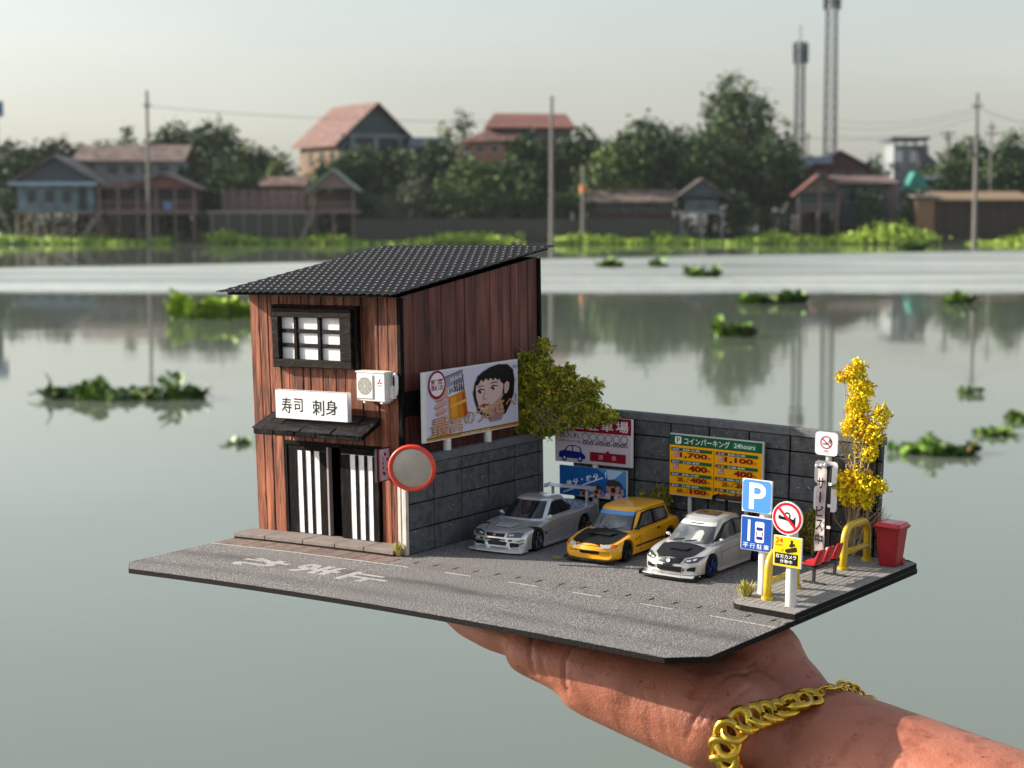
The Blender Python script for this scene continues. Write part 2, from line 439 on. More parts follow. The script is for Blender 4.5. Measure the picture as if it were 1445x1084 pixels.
for i, (px, top, D, w, lab, lm, kw) in enumerate([
    (18, 198, 232, 120, 'dark tree behind the pale blue stilt house at the far left', m_leafA, {}),
    (75, 190, 238, 110, 'dark rounded tree showing over the ridge of the pale blue stilt house', m_leafA, {}),
    (140, 196, 240, 100, 'low dark tree left of the brown roofed grey house', m_leafA, {}),
    (183, 184, 250, 26, 'small pointed treetop just left of the left wooden pole', m_leafA, dict(n=700, shape='tall')),
    (248, 172, 236, 90, 'dark tree rising right beside the left wooden pole', m_leafA, {}),
    (300, 166, 232, 110, 'tallest rounded tree right of the left wooden pole', m_leafA, {}),
    (352, 198, 226, 90, 'green tree between the left pole and the terracotta roofed house', m_leafB, {}),
    (395, 212, 224, 70, 'yellow green tree touching the left wall of the terracotta roofed house', m_leafC, dict(n=1500)),
    (330, 232, 214, 110, 'mid green tree over the pink fence on the left', m_leafB, {}),
    (270, 228, 216, 60, 'dark bushy tree right of the veranda house', m_leafA, dict(n=1500)),
    (465, 218, 216, 50, 'yellow green tree in front of the left corner of the terracotta roofed house', m_leafB, dict(n=1400)),
    (510, 205, 218, 80, 'dark green tree in front of the terracotta roofed house gable', m_leafA, {}),
    (560, 208, 217, 90, 'dense dark tree right of the terracotta roofed house', m_leafA, {}),
    (612, 196, 224, 80, 'dark tree between the terracotta house and the salmon house', m_leafA, {}),
    (655, 158, 250, 34, 'thin treetop standing highest left of the red roofed salmon house', m_leafD, dict(n=700, shape='tall', size=.4)),
    (632, 180, 246, 40, 'loose pale treetop left of the red roofed salmon house', m_leafC, dict(n=800, shape='tall')),
    (662, 226, 212, 90, 'spreading yellow green tree below the salmon house', m_leafC, {}),
    (742, 186, 222, 90, 'dark tree in front of the right side of the salmon house', m_leafA, {}),
    (715, 225, 214, 80, 'dark green tree left of the middle wooden pole', m_leafA, {}),
    (815, 178, 222, 95, 'rounded dark tree just right of the middle wooden pole', m_leafA, {}),
    (862, 202, 212, 95, 'light green drooping tree right of the short orange post', m_leafC, dict(n=2200)),
    (905, 170, 216, 140, 'large rounded green tree in the middle of the right bank', m_leafB, dict(n=6500)),
    (960, 176, 224, 110, 'dark tree left of the tallest tree', m_leafA, dict(n=3000)),
    (1032, 120, 226, 150, 'tallest tree on the bank with a pointed crown', m_leafB, dict(n=7500, shape='tall')),
    (1075, 142, 232, 60, 'leafy tree rising just right of the tallest tree', m_leafA, dict(n=1800, shape='tall')),
    (1000, 190, 214, 135, 'broad dark tree below the tallest tree', m_leafA, dict(n=3600)),
    (1080, 192, 214, 120, 'broad dark tree beside the grey hut', m_leafA, dict(n=3200)),
    (1110, 184, 236, 38, 'thin leaning tree at the foot of the shorter mast', m_leafA, dict(n=900, shape='tall')),
    (1230, 216, 236, 50, 'small green tree behind the long rusty roof', m_leafB, dict(n=1200)),
    (1300, 232, 232, 60, 'dark tree right of the white tower house', m_leafA, dict(n=1400)),
    (1365, 190, 236, 85, 'dark green tree behind the right wooden pole', m_leafA, {}),
    (1425, 188, 232, 80, 'dark green tree at the right edge of the bank', m_leafA, {}),
    (1350, 222, 222, 70, 'low bushy tree behind the sunlit shed', m_leafB, dict(n=1500)),
]):
    tree(px, top, D, w, lab, lm, **kw)
for px, top, D, w, lab, lm in [
    (545, 272, 206.5, 55, 'pale grey green bush right of the pavilion', m_leafD),
    (590, 243, 209, 66, 'bushy grey green shrub on the bank below the dark trees', m_leafD),
    (660, 262, 207, 60, 'dark green bush at the water left of the middle pole', m_leafB),
    (745, 232, 208.5, 50, 'tall green bush beside the middle wooden pole', m_leafB),
    (805, 262, 208, 60, 'dark bush between the middle pole and the orange post', m_leafB),
    (500, 262, 209, 44, 'dark bush right behind the pavilion', m_leafA),
    (1045, 268, 207, 50, 'dark bush right of the grey hut', m_leafA),
    (1225, 268, 209, 50, 'dark bush under the long rusty roof', m_leafA),
    (1285, 262, 209, 40, 'dark bush left of the sunlit shed', m_leafB),
    (625, 258, 208, 60, 'dark bush between the grey green shrub and the spreading tree', m_leafA),
    (700, 268, 207, 56, 'low dark bush below the salmon house', m_leafA),
    (300, 262, 213, 60, 'dark bush behind the pink fence', m_leafA),
    (10, 250, 214, 60, 'dark bush left of the pale blue stilt house', m_leafA)]:
    tree(px, top, D, w, lab, lm, n=1500, size=.26, name='bush', trunk=False, shape='bush')
# low dark undergrowth closing the bank under the trees
mb = MB(ident)
for i in range(150):
    x = -62+124*i/150+rng.uniform(-.5, .5); D = rng.uniform(208, 222)
    leaf_cloud(mb, [(x, D, 1.2+rng.random()*1.2, 1.5, 1.2, 1.6)], 90, .33)
mb.build('undergrowth', m_leafA, kind='stuff')
# green floating plants along the foot of the bank
mb = MB(ident)
for i in range(1700):
    x = rng.uniform(-60, 60); px = 722.5+x/203*FPX
    dens = noise.noise((x*.16, 0, 7))
    if 500 < px < 560 and rng.random() < .3: continue
    h = max(.25, .75 + 1.5*noise.noise((x*.11, 5, 1)) + (.55 if 715 < px < 835 else 0) + (.25 if px > 1000 else 0))
    if 865 < px < 920: h *= .4
    if dens < -.20: continue
    D = rng.uniform(202.6+1.2*noise.noise((x*.3, 0, 0)), 207); h *= .5+.16*(D-201)
    for _ in range(16):
        q = Vector((x+rng.gauss(0, .5), D+rng.gauss(0, .4), h*rng.uniform(.05, 1)*rng.uniform(.6, 1.15)))
        a = Vector((rng.gauss(0, 1), rng.gauss(0, 1), rng.gauss(0, .7))).normalized(); b = a.cross(Vector((rng.gauss(0, 1), rng.gauss(0, 1), rng.gauss(0, 1)))).normalized()
        s1 = rng.uniform(.12, .26)
        mb.add([q-a*s1, q+b*s1*.7, q+a*s1, q-b*s1*.7], [(0, 1, 2, 3)])
mb.build('floating_plants', m_hya, kind='stuff')

# ---- floating rafts of water hyacinth nearer to us
def raft(px0, px1, py, hpx, label, n=110, lf=.09, tail=None, lm=None):
    D = CAM_H*FPX/(py-308); x0 = wx(px0, D); x1 = wx(px1, D); h = hpx*D/FPX
    T = Thing('water_hyacinth_raft', label, 'water plants', ((x0+x1)/2, D, 0), ident, 'rafts of water hyacinth drifting on the river')
    mb = MB(ident); st = MB(ident)
    dy = max(.5, (x1-x0)*.35)
    for i in range(n):
        t = rng.random(); x = x0+(x1-x0)*t; y = D+rng.uniform(-dy, dy)*math.sin(math.pi*min(max(t, .1), .9))*.6
        hh = h*(.18+.95*abs(noise.noise((t*7, px0, 0)))*1.9)*rng.uniform(.4, 1.1)
        base = Vector((x, y, -.02)); tip = base+Vector((rng.gauss(0, .06), rng.gauss(0, .06), hh))
        st.tube([base, (base+tip)/2+Vector((rng.gauss(0, .02), 0, 0)), tip], [lf*.14, lf*.16, lf*.08], 5)
        d = Vector((rng.gauss(0, 1), rng.gauss(0, 1), rng.uniform(.1, 1.2))).normalized(); w = d.cross(Vector((0, 0, 1))).normalized(); up = w.cross(d)
        s = lf*rng.uniform(.7, 1.3); vs = [tip]
        for (a, b, c) in ((.3, .6, .08), (.9, .75, .16), (1.5, .45, .12), (1.75, 0, .02), (1.5, -.45, .12), (.9, -.75, .16), (.3, -.6, .08)):
            vs.append(tip+d*a*s+w*b*s+up*c*s)
        vs.append(tip+d*.95*s)
        mb.add(vs, [(0, 1, 8), (1, 2, 8), (2, 3, 8), (3, 4, 8), (4, 5, 8), (5, 6, 8), (6, 7, 8), (7, 0, 8)])
    if tail:
        for (a, b) in tail:
            st.tube([Vector(a), (Vector(a)+Vector(b))/2+Vector((0, 0, .06)), Vector(b)], [.02, .016, .01], 6)
    mb.build('leaves', lm or m_hyd, T, kind='stuff'); st.build('stalks', lm or m_hyd, T, kind='stuff')
Dl = CAM_H*FPX/(563-308)
raft(62, 286, 562, 30, 'long dark green raft of water hyacinth left of the wooden house', 330, .085,
     tail=[((wx(75, Dl), Dl, .02), (wx(62, Dl), Dl, .40)), ((wx(64, Dl), Dl, .03), (wx(36, Dl), Dl, .06)), ((wx(280, Dl), Dl, .03), (wx(298, Dl), Dl, .05))])
raft(245, 352, 449, 26, 'bright green raft of water hyacinth beside the left end of the tiled roof', 620, .17, lm=m_hya)
raft(1276, 1378, 641, 15, 'largest dark green raft of water hyacinth right of the yellow shrub', 200, .07)
raft(1395, 1433, 615, 8, 'small raft of water hyacinth second from the right edge of the water', 60, .07)
raft(1431, 1450, 594, 8, 'small raft of water hyacinth cut by the right edge', 50, .08)
raft(1366, 1384, 556, 6, 'tiny tuft of water hyacinth alone above the rafts on the right', 18, .07)
raft(322, 352, 628, 6, 'tiny tuft of water hyacinth close left of the wooden wall', 22, .06)
raft(848, 876, 377, 5, 'small green raft in the wake right of the roof', 50, .3)
raft(970, 1014, 391, 9, 'green raft of water hyacinth in the middle of the wake', 70, .25)
raft(918, 934, 376, 3, 'tiny green tuft in the wake between two rafts', 16, .3)
raft(1272, 1302, 354, 6, 'green raft at the far edge of the wake below the rusty shed', 60, .45)
raft(1338, 1372, 428, 10, 'green raft near the reflection of the right pole', 80, .18)
raft(1090, 1136, 427, 9, 'green raft at the near edge of the wake above the price board', 110, .18)
raft(1052, 1086, 428, 9, 'paler green raft beside the one above the price board', 70, .18)
raft(1010, 1058, 474, 14, 'green raft in front of the tree reflections', 130, .14)

# ---- building kit
m_tin = wmat('tin_roof_grey', (.17, .16, .155), .6, noises=[(.8, (.09, .07, .06), .42, .6), (.5, (.17, .08, .045), .55, .66)])
m_rust = wmat('rusty_tin_roof', (.13, .075, .06), .7, noises=[(.8, (.22, .15, .12), .45, .6)])
m_brownroof = wmat('brown_roof', (.18, .135, .115), .75, noises=[(1, (.10, .07, .06), .42, .6)])
m_terra = wmat('terracotta_tiles', (.18, .092, .072), .75, noises=[(1.5, (.10, .055, .048), .42, .60)])
m_redroof = wmat('red_roof', (.15, .07, .06), .75, noises=[(1.5, (.26, .08, .06), .4, .7)])
m_darkroof = wmat('dark_slate_roof', (.09, .10, .12), .7)
m_greenroof = wmat('grey_green_roof', (.28, .36, .30), .6)
m_pale = wmat('pale_blue_wall', (.17, .24, .27), .8, noises=[(1, (.10, .14, .155), .42, .6)])
m_greyw = wmat('grey_wall', (.24, .26, .28), .85, noises=[(1, (.18, .2, .22), .45, .7)])
m_gable = wmat('dark_gable_wall', (.075, .09, .105), .85)
m_warm = wmat('ochre_wall', (.19, .125, .07), .85, noises=[(1, (.13, .08, .045), .45, .7)])
m_salmon = wmat('salmon_wall', (.52, .24, .17), .85, noises=[(1, (.42, .18, .13), .45, .7)])
m_brownw = wmat('brown_board_wall', (.09, .055, .045), .85, noises=[(1.3, (.10, .065, .055), .45, .7)], stretch=(1, 1, .2))
m_pinkw = wmat('faded_pink_boards', (.22, .145, .135), .85, noises=[(1, (.22, .15, .14), .45, .7)])
m_dark = wmat('dark_opening', (.015, .017, .02), .4)
m_glassf = wmat('window_glass_far', (.03, .04, .05), .15)
m_conc = wmat('old_concrete', (.19, .18, .165), .9, noises=[(.8, (.17, .16, .15), .4, .7)])
m_white = wmat('white_paint_far', (.62, .62, .60), .7)
m_steel = wmat('galvanised_steel', (.055, .065, .075), .8, spec=.2)
m_green = wmat('green_tarpaulin', (.02, .20, .16), .6)
m_orange = wmat('orange_paint_far', (.65, .22, .08), .7)
def wall_with(T, lo, hi, m, name='wall'):
    MB(ident).box(lo, hi).build(name, m, T)
def windows(T, x0, x1, n, z0, z1, y, w=1., fm=None, dark=None):
    for i in range(n):
        c = x0+(x1-x0)*(i+.5)/n
        o = MB(ident).box((c-w/2, y-.06, z0), (c+w/2, y+.05, z1)).build('window', fm or m_greyw, T)
        MB(ident).box((c-w/2+.1, y-.09, z0+.1), (c+w/2-.1, y-.05, z1-.1)).build('pane', dark or m_glassf, sub(T, o))
def gable_roof(T, x0, x1, y0, y1, ze, zr, m, along='y', th=.18, over=.5, name='roof'):
    """two pitched slabs; ridge runs along the given axis"""
    mb = MB(ident)
    if along == 'y':
        xc = (x0+x1)/2
        for s in (-1, 1):
            xe = xc+s*((x1-x0)/2+over); ze2 = ze-over*(zr-ze)/((x1-x0)/2)
            P = [(xc, zr), (xe, ze2), (xe, ze2+th), (xc, zr+th)]
            mb.prism(P if s > 0 else P[::-1], y0-over, y1+over, axis=1)
    else:
        yc = (y0+y1)/2
        for s in (-1, 1):
            ye = yc+s*((y1-y0)/2+over); ze2 = ze-over*(zr-ze)/((y1-y0)/2)
            P = [(yc, zr), (ye, ze2), (ye, ze2+th), (yc, zr+th)]
            mb.prism(P, x0-over, x1+over, axis=0)
    return mb
def stilts(T, xs, ys, z0, z1, r=.12, m=None):
    for x in xs:
        for y in ys: MB(ident).cyl((x, y, z0), r, z1-z0, 8).build('stilt', m or m_pinkw, T)
def railing(T, x0, x1, y, z, h=1., m=None, n=9):
    mb = MB(ident)
    mb.box((x0, y-.05, z+h-.1), (x1, y+.05, z+h)).box((x0, y-.04, z+.1), (x1, y+.04, z+.18))
    for i in range(n):
        c = x0+(x1-x0)*i/(n-1); mb.box((c-.04, y-.03, z+.1), (c+.04, y+.03, z+h-.05))
    mb.build('railing', m or m_pinkw, T)
def stairs(T, xa, za, xb, zb, y, w=1.2, n=9, m=None):
    mb = MB(ident)
    for i in range(n):
        t = i/(n-1); x = xa+(xb-xa)*t; z = za+(zb-za)*t
        mb.box((x-.2, y-w/2, z-.05), (x+.2, y+w/2, z+.05))
    for s in (-1, 1):
        mb.prism([(xa-.1, za-.25), (xa+.2, za-.25), (xb+.2, zb-.05), (xb-.1, zb+.1)] if xb > xa else [(xa-.2, za-.25), (xb-.2, zb-.05), (xb+.1, zb+.1), (xa+.1, za-.25)], y+s*w/2-.04, y+s*w/2+.04, axis=1)
    mb.build('stairs', m or m_conc, T)

# pale blue stilt house
D = 205.5; a, b = wx(28, D), wx(136, D); T = Thing('stilt_house', 'pale blue stilt house with a grey gable roof at the far left', 'house', ((a+b)/2, D, .3), ident)
z1, z2 = wz(298, D), wz(256, D); D2 = D+7
wall_with(T, (a, D, z1), (b, D2, z2), m_pale); windows(T, a+.6, b-2, 3, z1+.8, z2-.9, D, 1.2)
MB(ident).box((b-1.7, D-.05, z1), (b-.8, D+.04, z2-.7)).build('door', m_dark, T)
MB(ident).box((a-.6, D-1.3, z2-.45), (b+.5, D+.1, z2-.2)).build('awning', wmat('pale_blue_awning', (.38, .48, .62), .6), T)
r_ = gable_roof(T, a-.3, b+.3, D, D2, z2, wz(222, D), m_tin, 'y', over=.8); r_.build('roof', m_tin, T)
MB(ident).prism([(a-.2, z2), (b+.2, z2), ((a+b)/2, wz(223, D)-.1)], D+.02, D+.2, axis=1).build('gable', m_gable, T)
MB(ident).box((a-.3, D-1.2, z1-.25), (b+.2, D2, z1)).build('deck', m_conc, T)
stilts(T, [a+.2+i*(b-a-.4)/4 for i in range(5)], (D-.9, D+3, D2-.5), -.3, z1-.25)
stairs(T, wx(120, D), .5, wx(150, D), z1, D-1.6)
# brown roofed grey house behind
D = 214; a, b = wx(136, D), wx(252, D); T = Thing('two_storey_house', 'grey two storey house with a long brown roof behind the left pole', 'house', ((a+b)/2, D, 1), ident)
z1, z2 = .9, wz(226, D)
wall_with(T, (a, D, z1), (b, D+8, z2), m_greyw); windows(T, a+1.2, b-.5, 4, wz(247, D), wz(233, D), D, 1.3)
MB(ident).box((a-.5, D-.02, wz(254, D)), (a+.1, D+7, wz(229, D))).build('side_wall', m_warm, T)
gable_roof(T, a-1.5, b+.3, D, D+8, z2, wz(206, D), m_brownroof, 'x', over=.8).build('roof', m_brownroof, T)
wall_with(T, (a-2.3, D+1, z1), (a-.6, D+6, wz(232, D)), m_pinkw, 'annex')
# veranda house
D = 205; a, b = wx(140, D), wx(278, D); T = Thing('veranda_house', 'low stilt house with a reddish veranda roof behind the left pole', 'house', ((a+b)/2, D, .3), ident)
z1, z2 = wz(298, D), wz(266, D)
wall_with(T, (a+.3, D+2.2, z1), (b-.3, D+8, z2), m_brownw)
for (p, q) in ((150, 172), (182, 202), (222, 262)): MB(ident).box((wx(p, D), D+2.1, wz(288 if p < 200 else 284, D)), (wx(q, D), D+2.19, wz(268, D))).build('window', m_dark, T)
xm = wx(232, D)
gable_roof(T, wx(186, D), b, D, D+8, z2, wz(246, D), m_brownroof, 'y', over=.5).build('roof', m_brownroof, T)
MB(ident).prism([(wx(186, D), z2), (b, z2), (xm, wz(247.5, D))], D+.1, D+.25, axis=1).build('gable', m_redroof, T)
MB(ident).prism([(a-.2, z2), (wx(186, D), z2), (wx(186, D), wz(254, D)), (a-.2, z2+.12)], D, D+8, axis=1).build('lean_to_roof', m_rust, T)
MB(ident).box((a-.2, D-.2, z1-.3), (b+.2, D+8, z1)).build('deck', m_pinkw, T)
railing(T, a, b, D, z1, 1.1, n=22)
for i in range(6): MB(ident).box((a+.1+i*(b-a-.4)/5, D, z1), (a+.3+i*(b-a-.4)/5, D+.2, z2)).build('veranda_post', m_pinkw, T)
stilts(T, [a+.2+i*(b-a-.4)/5 for i in range(6)], (D+.3, D+4), -.3, z1-.3)
MB(ident).box((wx(234, D), D-.1, z1+.2), (wx(244, D), D-.02, z1+.95)).build('blue_cloth', wmat('blue_cloth', (.12, .22, .5), .8), T)
# quay wall + pink fence
D = 204.8; T = Thing('quay_wall', 'low grey concrete quay wall below the pink fence', 'wall', (wx(360, D), D, .2), ident)
MB(ident).box((wx(296, D), D, -.3), (wx(436, D), D+.5, wz(301, D))).build('wall', wmat('dark_quay_stone', (.06, .06, .05), .9), T)
MB(ident).box((wx(294, D), D-.15, wz(301, D)), (wx(500, D), D+1.2, wz(298, D))).build('coping', wmat('pale_coping', (.34, .28, .26), .9), T)
for i in range(7): MB(ident).box((wx(300+i*22, D), D-.1, -.3), (wx(302.5+i*22, D), D, wz(301, D))).build('pier', m_conc, T)
D = 207; T = Thing('pink_fence', 'faded pink picket fence on the left bank', 'fence', (wx(370, D), D, .5), ident)
for i in range(9):
    x = wx(316+i*14, D); MB(ident).box((x, D, .6), (x+.2, D+.2, wz(268, D))).build('post', m_pinkw, T)
for i in range(45):
    x = wx(317+i*2.5, D); MB(ident).box((x, D+.02, 1.3), (x+.10, D+.07, wz(274, D))).build('picket', m_pinkw, T)
for z in (wz(272, D), wz(290, D)): MB(ident).box((wx(316, D), D+.08, z), (wx(430, D), D+.16, z+.15)).build('rail', m_pinkw, T)
D = 211; T = Thing('brown_shack', 'small brown shack behind the pink fence', 'shed', (wx(395, D), D, 1), ident)
wall_with(T, (wx(375, D), D, .8), (wx(428, D), D+4, wz(262, D)), m_brownw)
gable_roof(T, wx(372, D), wx(430, D), D, D+4, wz(262, D), wz(252, D), m_tin, 'x', over=.4).build('roof', m_rust, T)
windows(T, wx(378, D), wx(425, D), 2, wz(286, D), wz(272, D), D, 1.2)
# pavilion
D = 205; a, b = wx(440, D), wx(502, D); T = Thing('riverside_pavilion', 'small open pavilion with a grey green gable roof and steps at the water', 'pavilion', ((a+b)/2, D, .3), ident)
z1, z2 = wz(297, D), wz(266, D)
gable_roof(T, a, b, D, D+5, z2, wz(241, D), m_greenroof, 'y', over=.5).build('roof', m_greenroof, T)
MB(ident).prism([(a, z2), (b, z2), ((a+b)/2, wz(243, D))], D-.02, D+.12, axis=1).build('gable', m_pinkw, T)
for x in (a+.1, b-.3):
    for y in (D, D+4.6): MB(ident).box((x, y, z1), (x+.22, y+.22, z2)).build('post', m_pinkw, T)
MB(ident).box((a+.4, D+3, z1), (b-.4, D+4.5, z2-.3)).build('back_wall', m_brownw, T)
MB(ident).box((a-.3, D-.4, z1-.3), (b+.6, D+5, z1)).build('deck', m_pinkw, T)
railing(T, a+1, b, D, z1, .9, n=10)
stilts(T, [a+.2, (a+b)/2, b-.2], (D, D+4), -.4, z1-.3)
stairs(T, wx(424, D), .2, wx(446, D), z1, D-1)
# terracotta roofed house, standing askew
def hmb(mbk, c, yaw): return mbk.rot(c, yaw)
D = 233; c = (wx(503, D), D, 0); T = Thing('terracotta_house', 'big gabled house with a terracotta roof and dark open gable', 'house', (c[0], D, 1), ident)
yaw = R(30); W_, L_ = 4.7, 5.6; zb_, ze_, zr_ = .9, wz(200, D-3), wz(150, D-4)
def hb(lo, hi): return MB(ident).box((c[0]+lo[0], D+lo[1], lo[2]), (c[0]+hi[0], D+hi[1], hi[2])).rot((c[0], D, 0), yaw)
hb((-W_, -L_, zb_), (W_, L_, ze_)).build('wall', m_gable, T)
hb((-W_-.12, -L_+.3, zb_), (-W_+.01, L_, ze_-.1)).build('side_wall', m_warm, T)
for i in range(3): hb((-W_-.2, -L_+1.2+i*3.2, ze_-3), (-W_-.13, -L_+2.4+i*3.2, ze_-1)).build('window', m_dark, T)
g = gable_roof(T, c[0]-W_, c[0]+W_, D-L_, D+L_, ze_, zr_, m_terra, 'y', over=.9, th=.25).rot((c[0], D, 0), yaw); g.build('roof', m_terra, T)
MB(ident).prism([(c[0]-W_, ze_), (c[0]+W_, ze_), (c[0], zr_-.1)], D-L_+.02, D-L_+.2, axis=1).rot((c[0], D, 0), yaw).build('gable', m_gable, T)
for xx in (-3.4, -.35, 2.9): hb((xx, -L_-.25, zb_), (xx+.6, -L_-.02, ze_+.6)).build('column', m_greyw, T)
hb((-W_, -L_-.3, ze_+.3), (W_, -L_-.02, ze_+.7)).build('beam', m_greyw, T)
for xx in (-2.6, .5): hb((xx, -L_-.12, ze_-3.4), (xx+2.2, -L_-.03, ze_-.1)).build('opening', m_dark, T)
for y in (-1.5, 1.5): hb((W_, y-.6, ze_-3), (W_+.06, y+.6, ze_-1)).build('window', m_dark, T)
# salmon house with two red roofs
D = 236; T = Thing('salmon_house', 'salmon coloured house with two stacked red hip roofs', 'house', (wx(728, D), D, 1), ident)
wall_with(T, (wx(664, D), D, .8), (wx(712, D), D+9, wz(200, D)), m_salmon)
wall_with(T, (wx(706, D), D+1.5, .8), (wx(806, D), D+11, wz(182, D)), m_brownw)
MB(ident).add([(wx(648, D), D-1, wz(202, D)), (wx(736, D), D-1, wz(199, D)), (wx(736, D), D+9, wz(199, D)), (wx(648, D), D+9, wz(202, D)), (wx(690, D), D+4, wz(180, D)), (wx(726, D), D+4, wz(170, D))],
    [(0, 1, 5, 4), (1, 2, 5), (2, 3, 4, 5), (3, 0, 4), (3, 2, 1, 0)]).build('lower_roof', m_terra, T)
MB(ident).add([(wx(683, D), D+.6, wz(181, D)), (wx(812, D), D+.6, wz(181, D)), (wx(812, D), D+12, wz(181, D)), (wx(683, D), D+12, wz(181, D)), (wx(697, D), D+6, wz(158, D)), (wx(800, D), D+6, wz(159, D))],
    [(0, 1, 5, 4), (1, 2, 5), (2, 3, 4, 5), (3, 0, 4), (3, 2, 1, 0)]).build('upper_roof', m_redroof, T)
windows(T, wx(668, D), wx(708, D), 2, wz(216, D), wz(206, D), D, 1.1, m_white)
windows(T, wx(740, D), wx(800, D), 3, wz(198, D), wz(187, D), D+1.5, 1.3)
MB(ident).cyl((wx(713, 220), 220, wz(236, 220)), .35, .3, 12, axis=1).build('dish', m_white, T)
D = 226; T = Thing('small_grey_house', 'small dark roofed house between the terracotta house and the salmon house', 'house', (wx(600, D), D, 1), ident)
wall_with(T, (wx(585, D), D, .8), (wx(622, D), D+6, wz(208, D)), m_greyw); gable_roof(T, wx(583, D), wx(624, D), D, D+6, wz(208, D), wz(196, D), m_darkroof, 'x').build('roof', m_darkroof, T)
windows(T, wx(588, D), wx(620, D), 2, wz(224, D), wz(214, D), D, .9, m_white)
# long low sheds on the bank between pavilion and grey hut
D = 206.5; T = Thing('long_boathouse', 'long low dark boathouse right of the orange post', 'shed', (wx(890, D), D, .5), ident)
wall_with(T, (wx(832, D), D+1, .4), (wx(950, D), D+5, wz(283, D)), m_brownw); gable_roof(T, wx(830, D), wx(952, D), D, D+5.5, wz(284, D), wz(270, D), m_rust, 'x').build('roof', m_brownroof, T)
MB(ident).box((wx(500, D), D-1.5, -.4), (wx(955, D), D-1, wz(309, D))).build('quay', wmat('dark_quay_stone', (.06, .06, .05), .9), T)
windows(T, wx(838, D), wx(946, D), 6, wz(299, D), wz(288, D), D+1, 1.1)
D = 205; a, b = wx(958, D), wx(1022, D); T = Thing('grey_hut', 'small hut with a grey gable roof and a railing at the water', 'hut', ((a+b)/2, D, .4), ident)
z1, z2 = wz(298, D), wz(277, D)
gable_roof(T, a, b, D+.6, D+5, z2, wz(254, D), m_tin, 'y', over=.6).build('roof', m_tin, T)
MB(ident).prism([(a, z2), (b, z2), ((a+b)/2, wz(256, D))], D+.5, D+.62, axis=1).build('gable', m_gable, T)
wall_with(T, (a+.5, D+1.5, z1), (b-.4, D+5, z2), m_gable); railing(T, a+.8, b-1, D, z1, 1., m_greyw, 10)
MB(ident).box((a, D-.2, z1-.25), (b, D+5, z1)).build('deck', m_greyw, T); stilts(T, [a+.3, (a+b)/2, b-.3], (D+.1, D+4), -.4, z1-.25, m=m_greyw)
MB(ident).box((a+2.1, D+1.4, z1), (a+3, D+1.49, z2-.2)).build('door', m_dark, T)
# red roofed hut
D = 207; a, b = wx(1124, D), wx(1182, D); T = Thing('red_roofed_hut', 'small hut with a faded red gable roof on stilts', 'hut', ((a+b)/2, D, .4), ident)
z1, z2 = wz(300, D), wz(272, D)
gable_roof(T, a, b, D, D+5, z2, wz(249, D), m_redroof, 'y', over=.5).build('roof', m_redroof, T)
MB(ident).prism([(a, z2), (b, z2), ((a+b)/2, wz(251, D))], D-.02, D+.1, axis=1).build('gable', m_brownroof, T)
wall_with(T, (a+.2, D+.8, z1), (b-.2, D+5, z2), m_gable); railing(T, a, b, D, z1, .9, n=9)
for x in (a, (a+b)/2, b-.2): MB(ident).box((x, D, z1), (x+.2, D+.2, z2)).build('post', m_pinkw, T)
stilts(T, [a+.2, (a+b)/2, b-.2], (D+.1, D+4), -.4, z1)
# dark red house with slate roof
D = 226; a, b = wx(1142, D), wx(1222, D); T = Thing('slate_roofed_house', 'dark red house with a slate grey roof between the two masts', 'house', ((a+b)/2, D, 1), ident)
wall_with(T, (a, D, .8), (b, D+9, wz(236, D)), wmat('dark_red_wall', (.12, .04, .035), .85)); gable_roof(T, a, b, D, D+9, wz(236, D), wz(215, D), m_darkroof, 'y', over=.7).build('roof', m_darkroof, T)
MB(ident).prism([(a, wz(236, D)), (b, wz(236, D)), ((a+b)/2, wz(216.5, D))], D-.02, D+.1, axis=1).build('gable', wmat('dark_red_wall', (.12, .04, .035)), T)
MB(ident).box((wx(1126, D), D-1, wz(232, D)), (wx(1170, D), D-.7, wz(222, D))).build('eave_board', wmat('blue_grey_tin', (.22, .27, .33), .6), T)
windows(T, a, b, 3, wz(256, D), wz(243, D), D, 1.3)
# long rusty roof
D = 211; T = Thing('long_rusty_shed', 'long dark shed with a rusty tin roof right of the red hut', 'shed', (wx(1222, D), D, .6), ident)
wall_with(T, (wx(1184, D), D+1, .4), (wx(1262, D), D+6, wz(259, D)), m_gable); MB(ident).prism([(D-.5, wz(260, D)), (D+6.5, wz(248, D)), (D+6.5, wz(247, D)), (D-.5, wz(258.5, D))], wx(1180, D), wx(1266, D), axis=0).build('roof', m_rust, T)
MB(ident).box((wx(1254, D), D+.9, .4), (wx(1263, D), D+.98, wz(262, D))).build('door', m_pinkw, T)
windows(T, wx(1188, D), wx(1250, D), 4, wz(284, D), wz(268, D), D+1, 1.6)
# white tower house
D = 240; T = Thing('white_tower_house', 'white tower house with a flat dark roof and sunlit windows', 'house', (wx(1283, D), D, 1), ident)
wall_with(T, (wx(1258, D), D, .8), (wx(1306, D), D+6, wz(206, D)), m_greyw)
MB(ident).box((wx(1252, D), D-1, wz(199, D)), (wx(1306, D), D+7, wz(195, D))).build('roof', m_darkroof, T)
for p in (1258, 1272, 1286, 1300): MB(ident).box((wx(p, D), D-.3, wz(206, D)), (wx(p+2, D), D+.1, wz(198, D))).build('post', m_darkroof, T)
for p in (1261, 1281): MB(ident).box((wx(p, D), D-.12, wz(230, D)), (wx(p+9, D), D-.02, wz(214, D))).build('window', m_white, T)
MB(ident).prism([(wx(1290, D), wz(206, D)), (wx(1322, D), wz(236, D)), (wx(1290, D), wz(236, D))], D-1, D+3, axis=1).build('lean_to', m_darkroof, T)
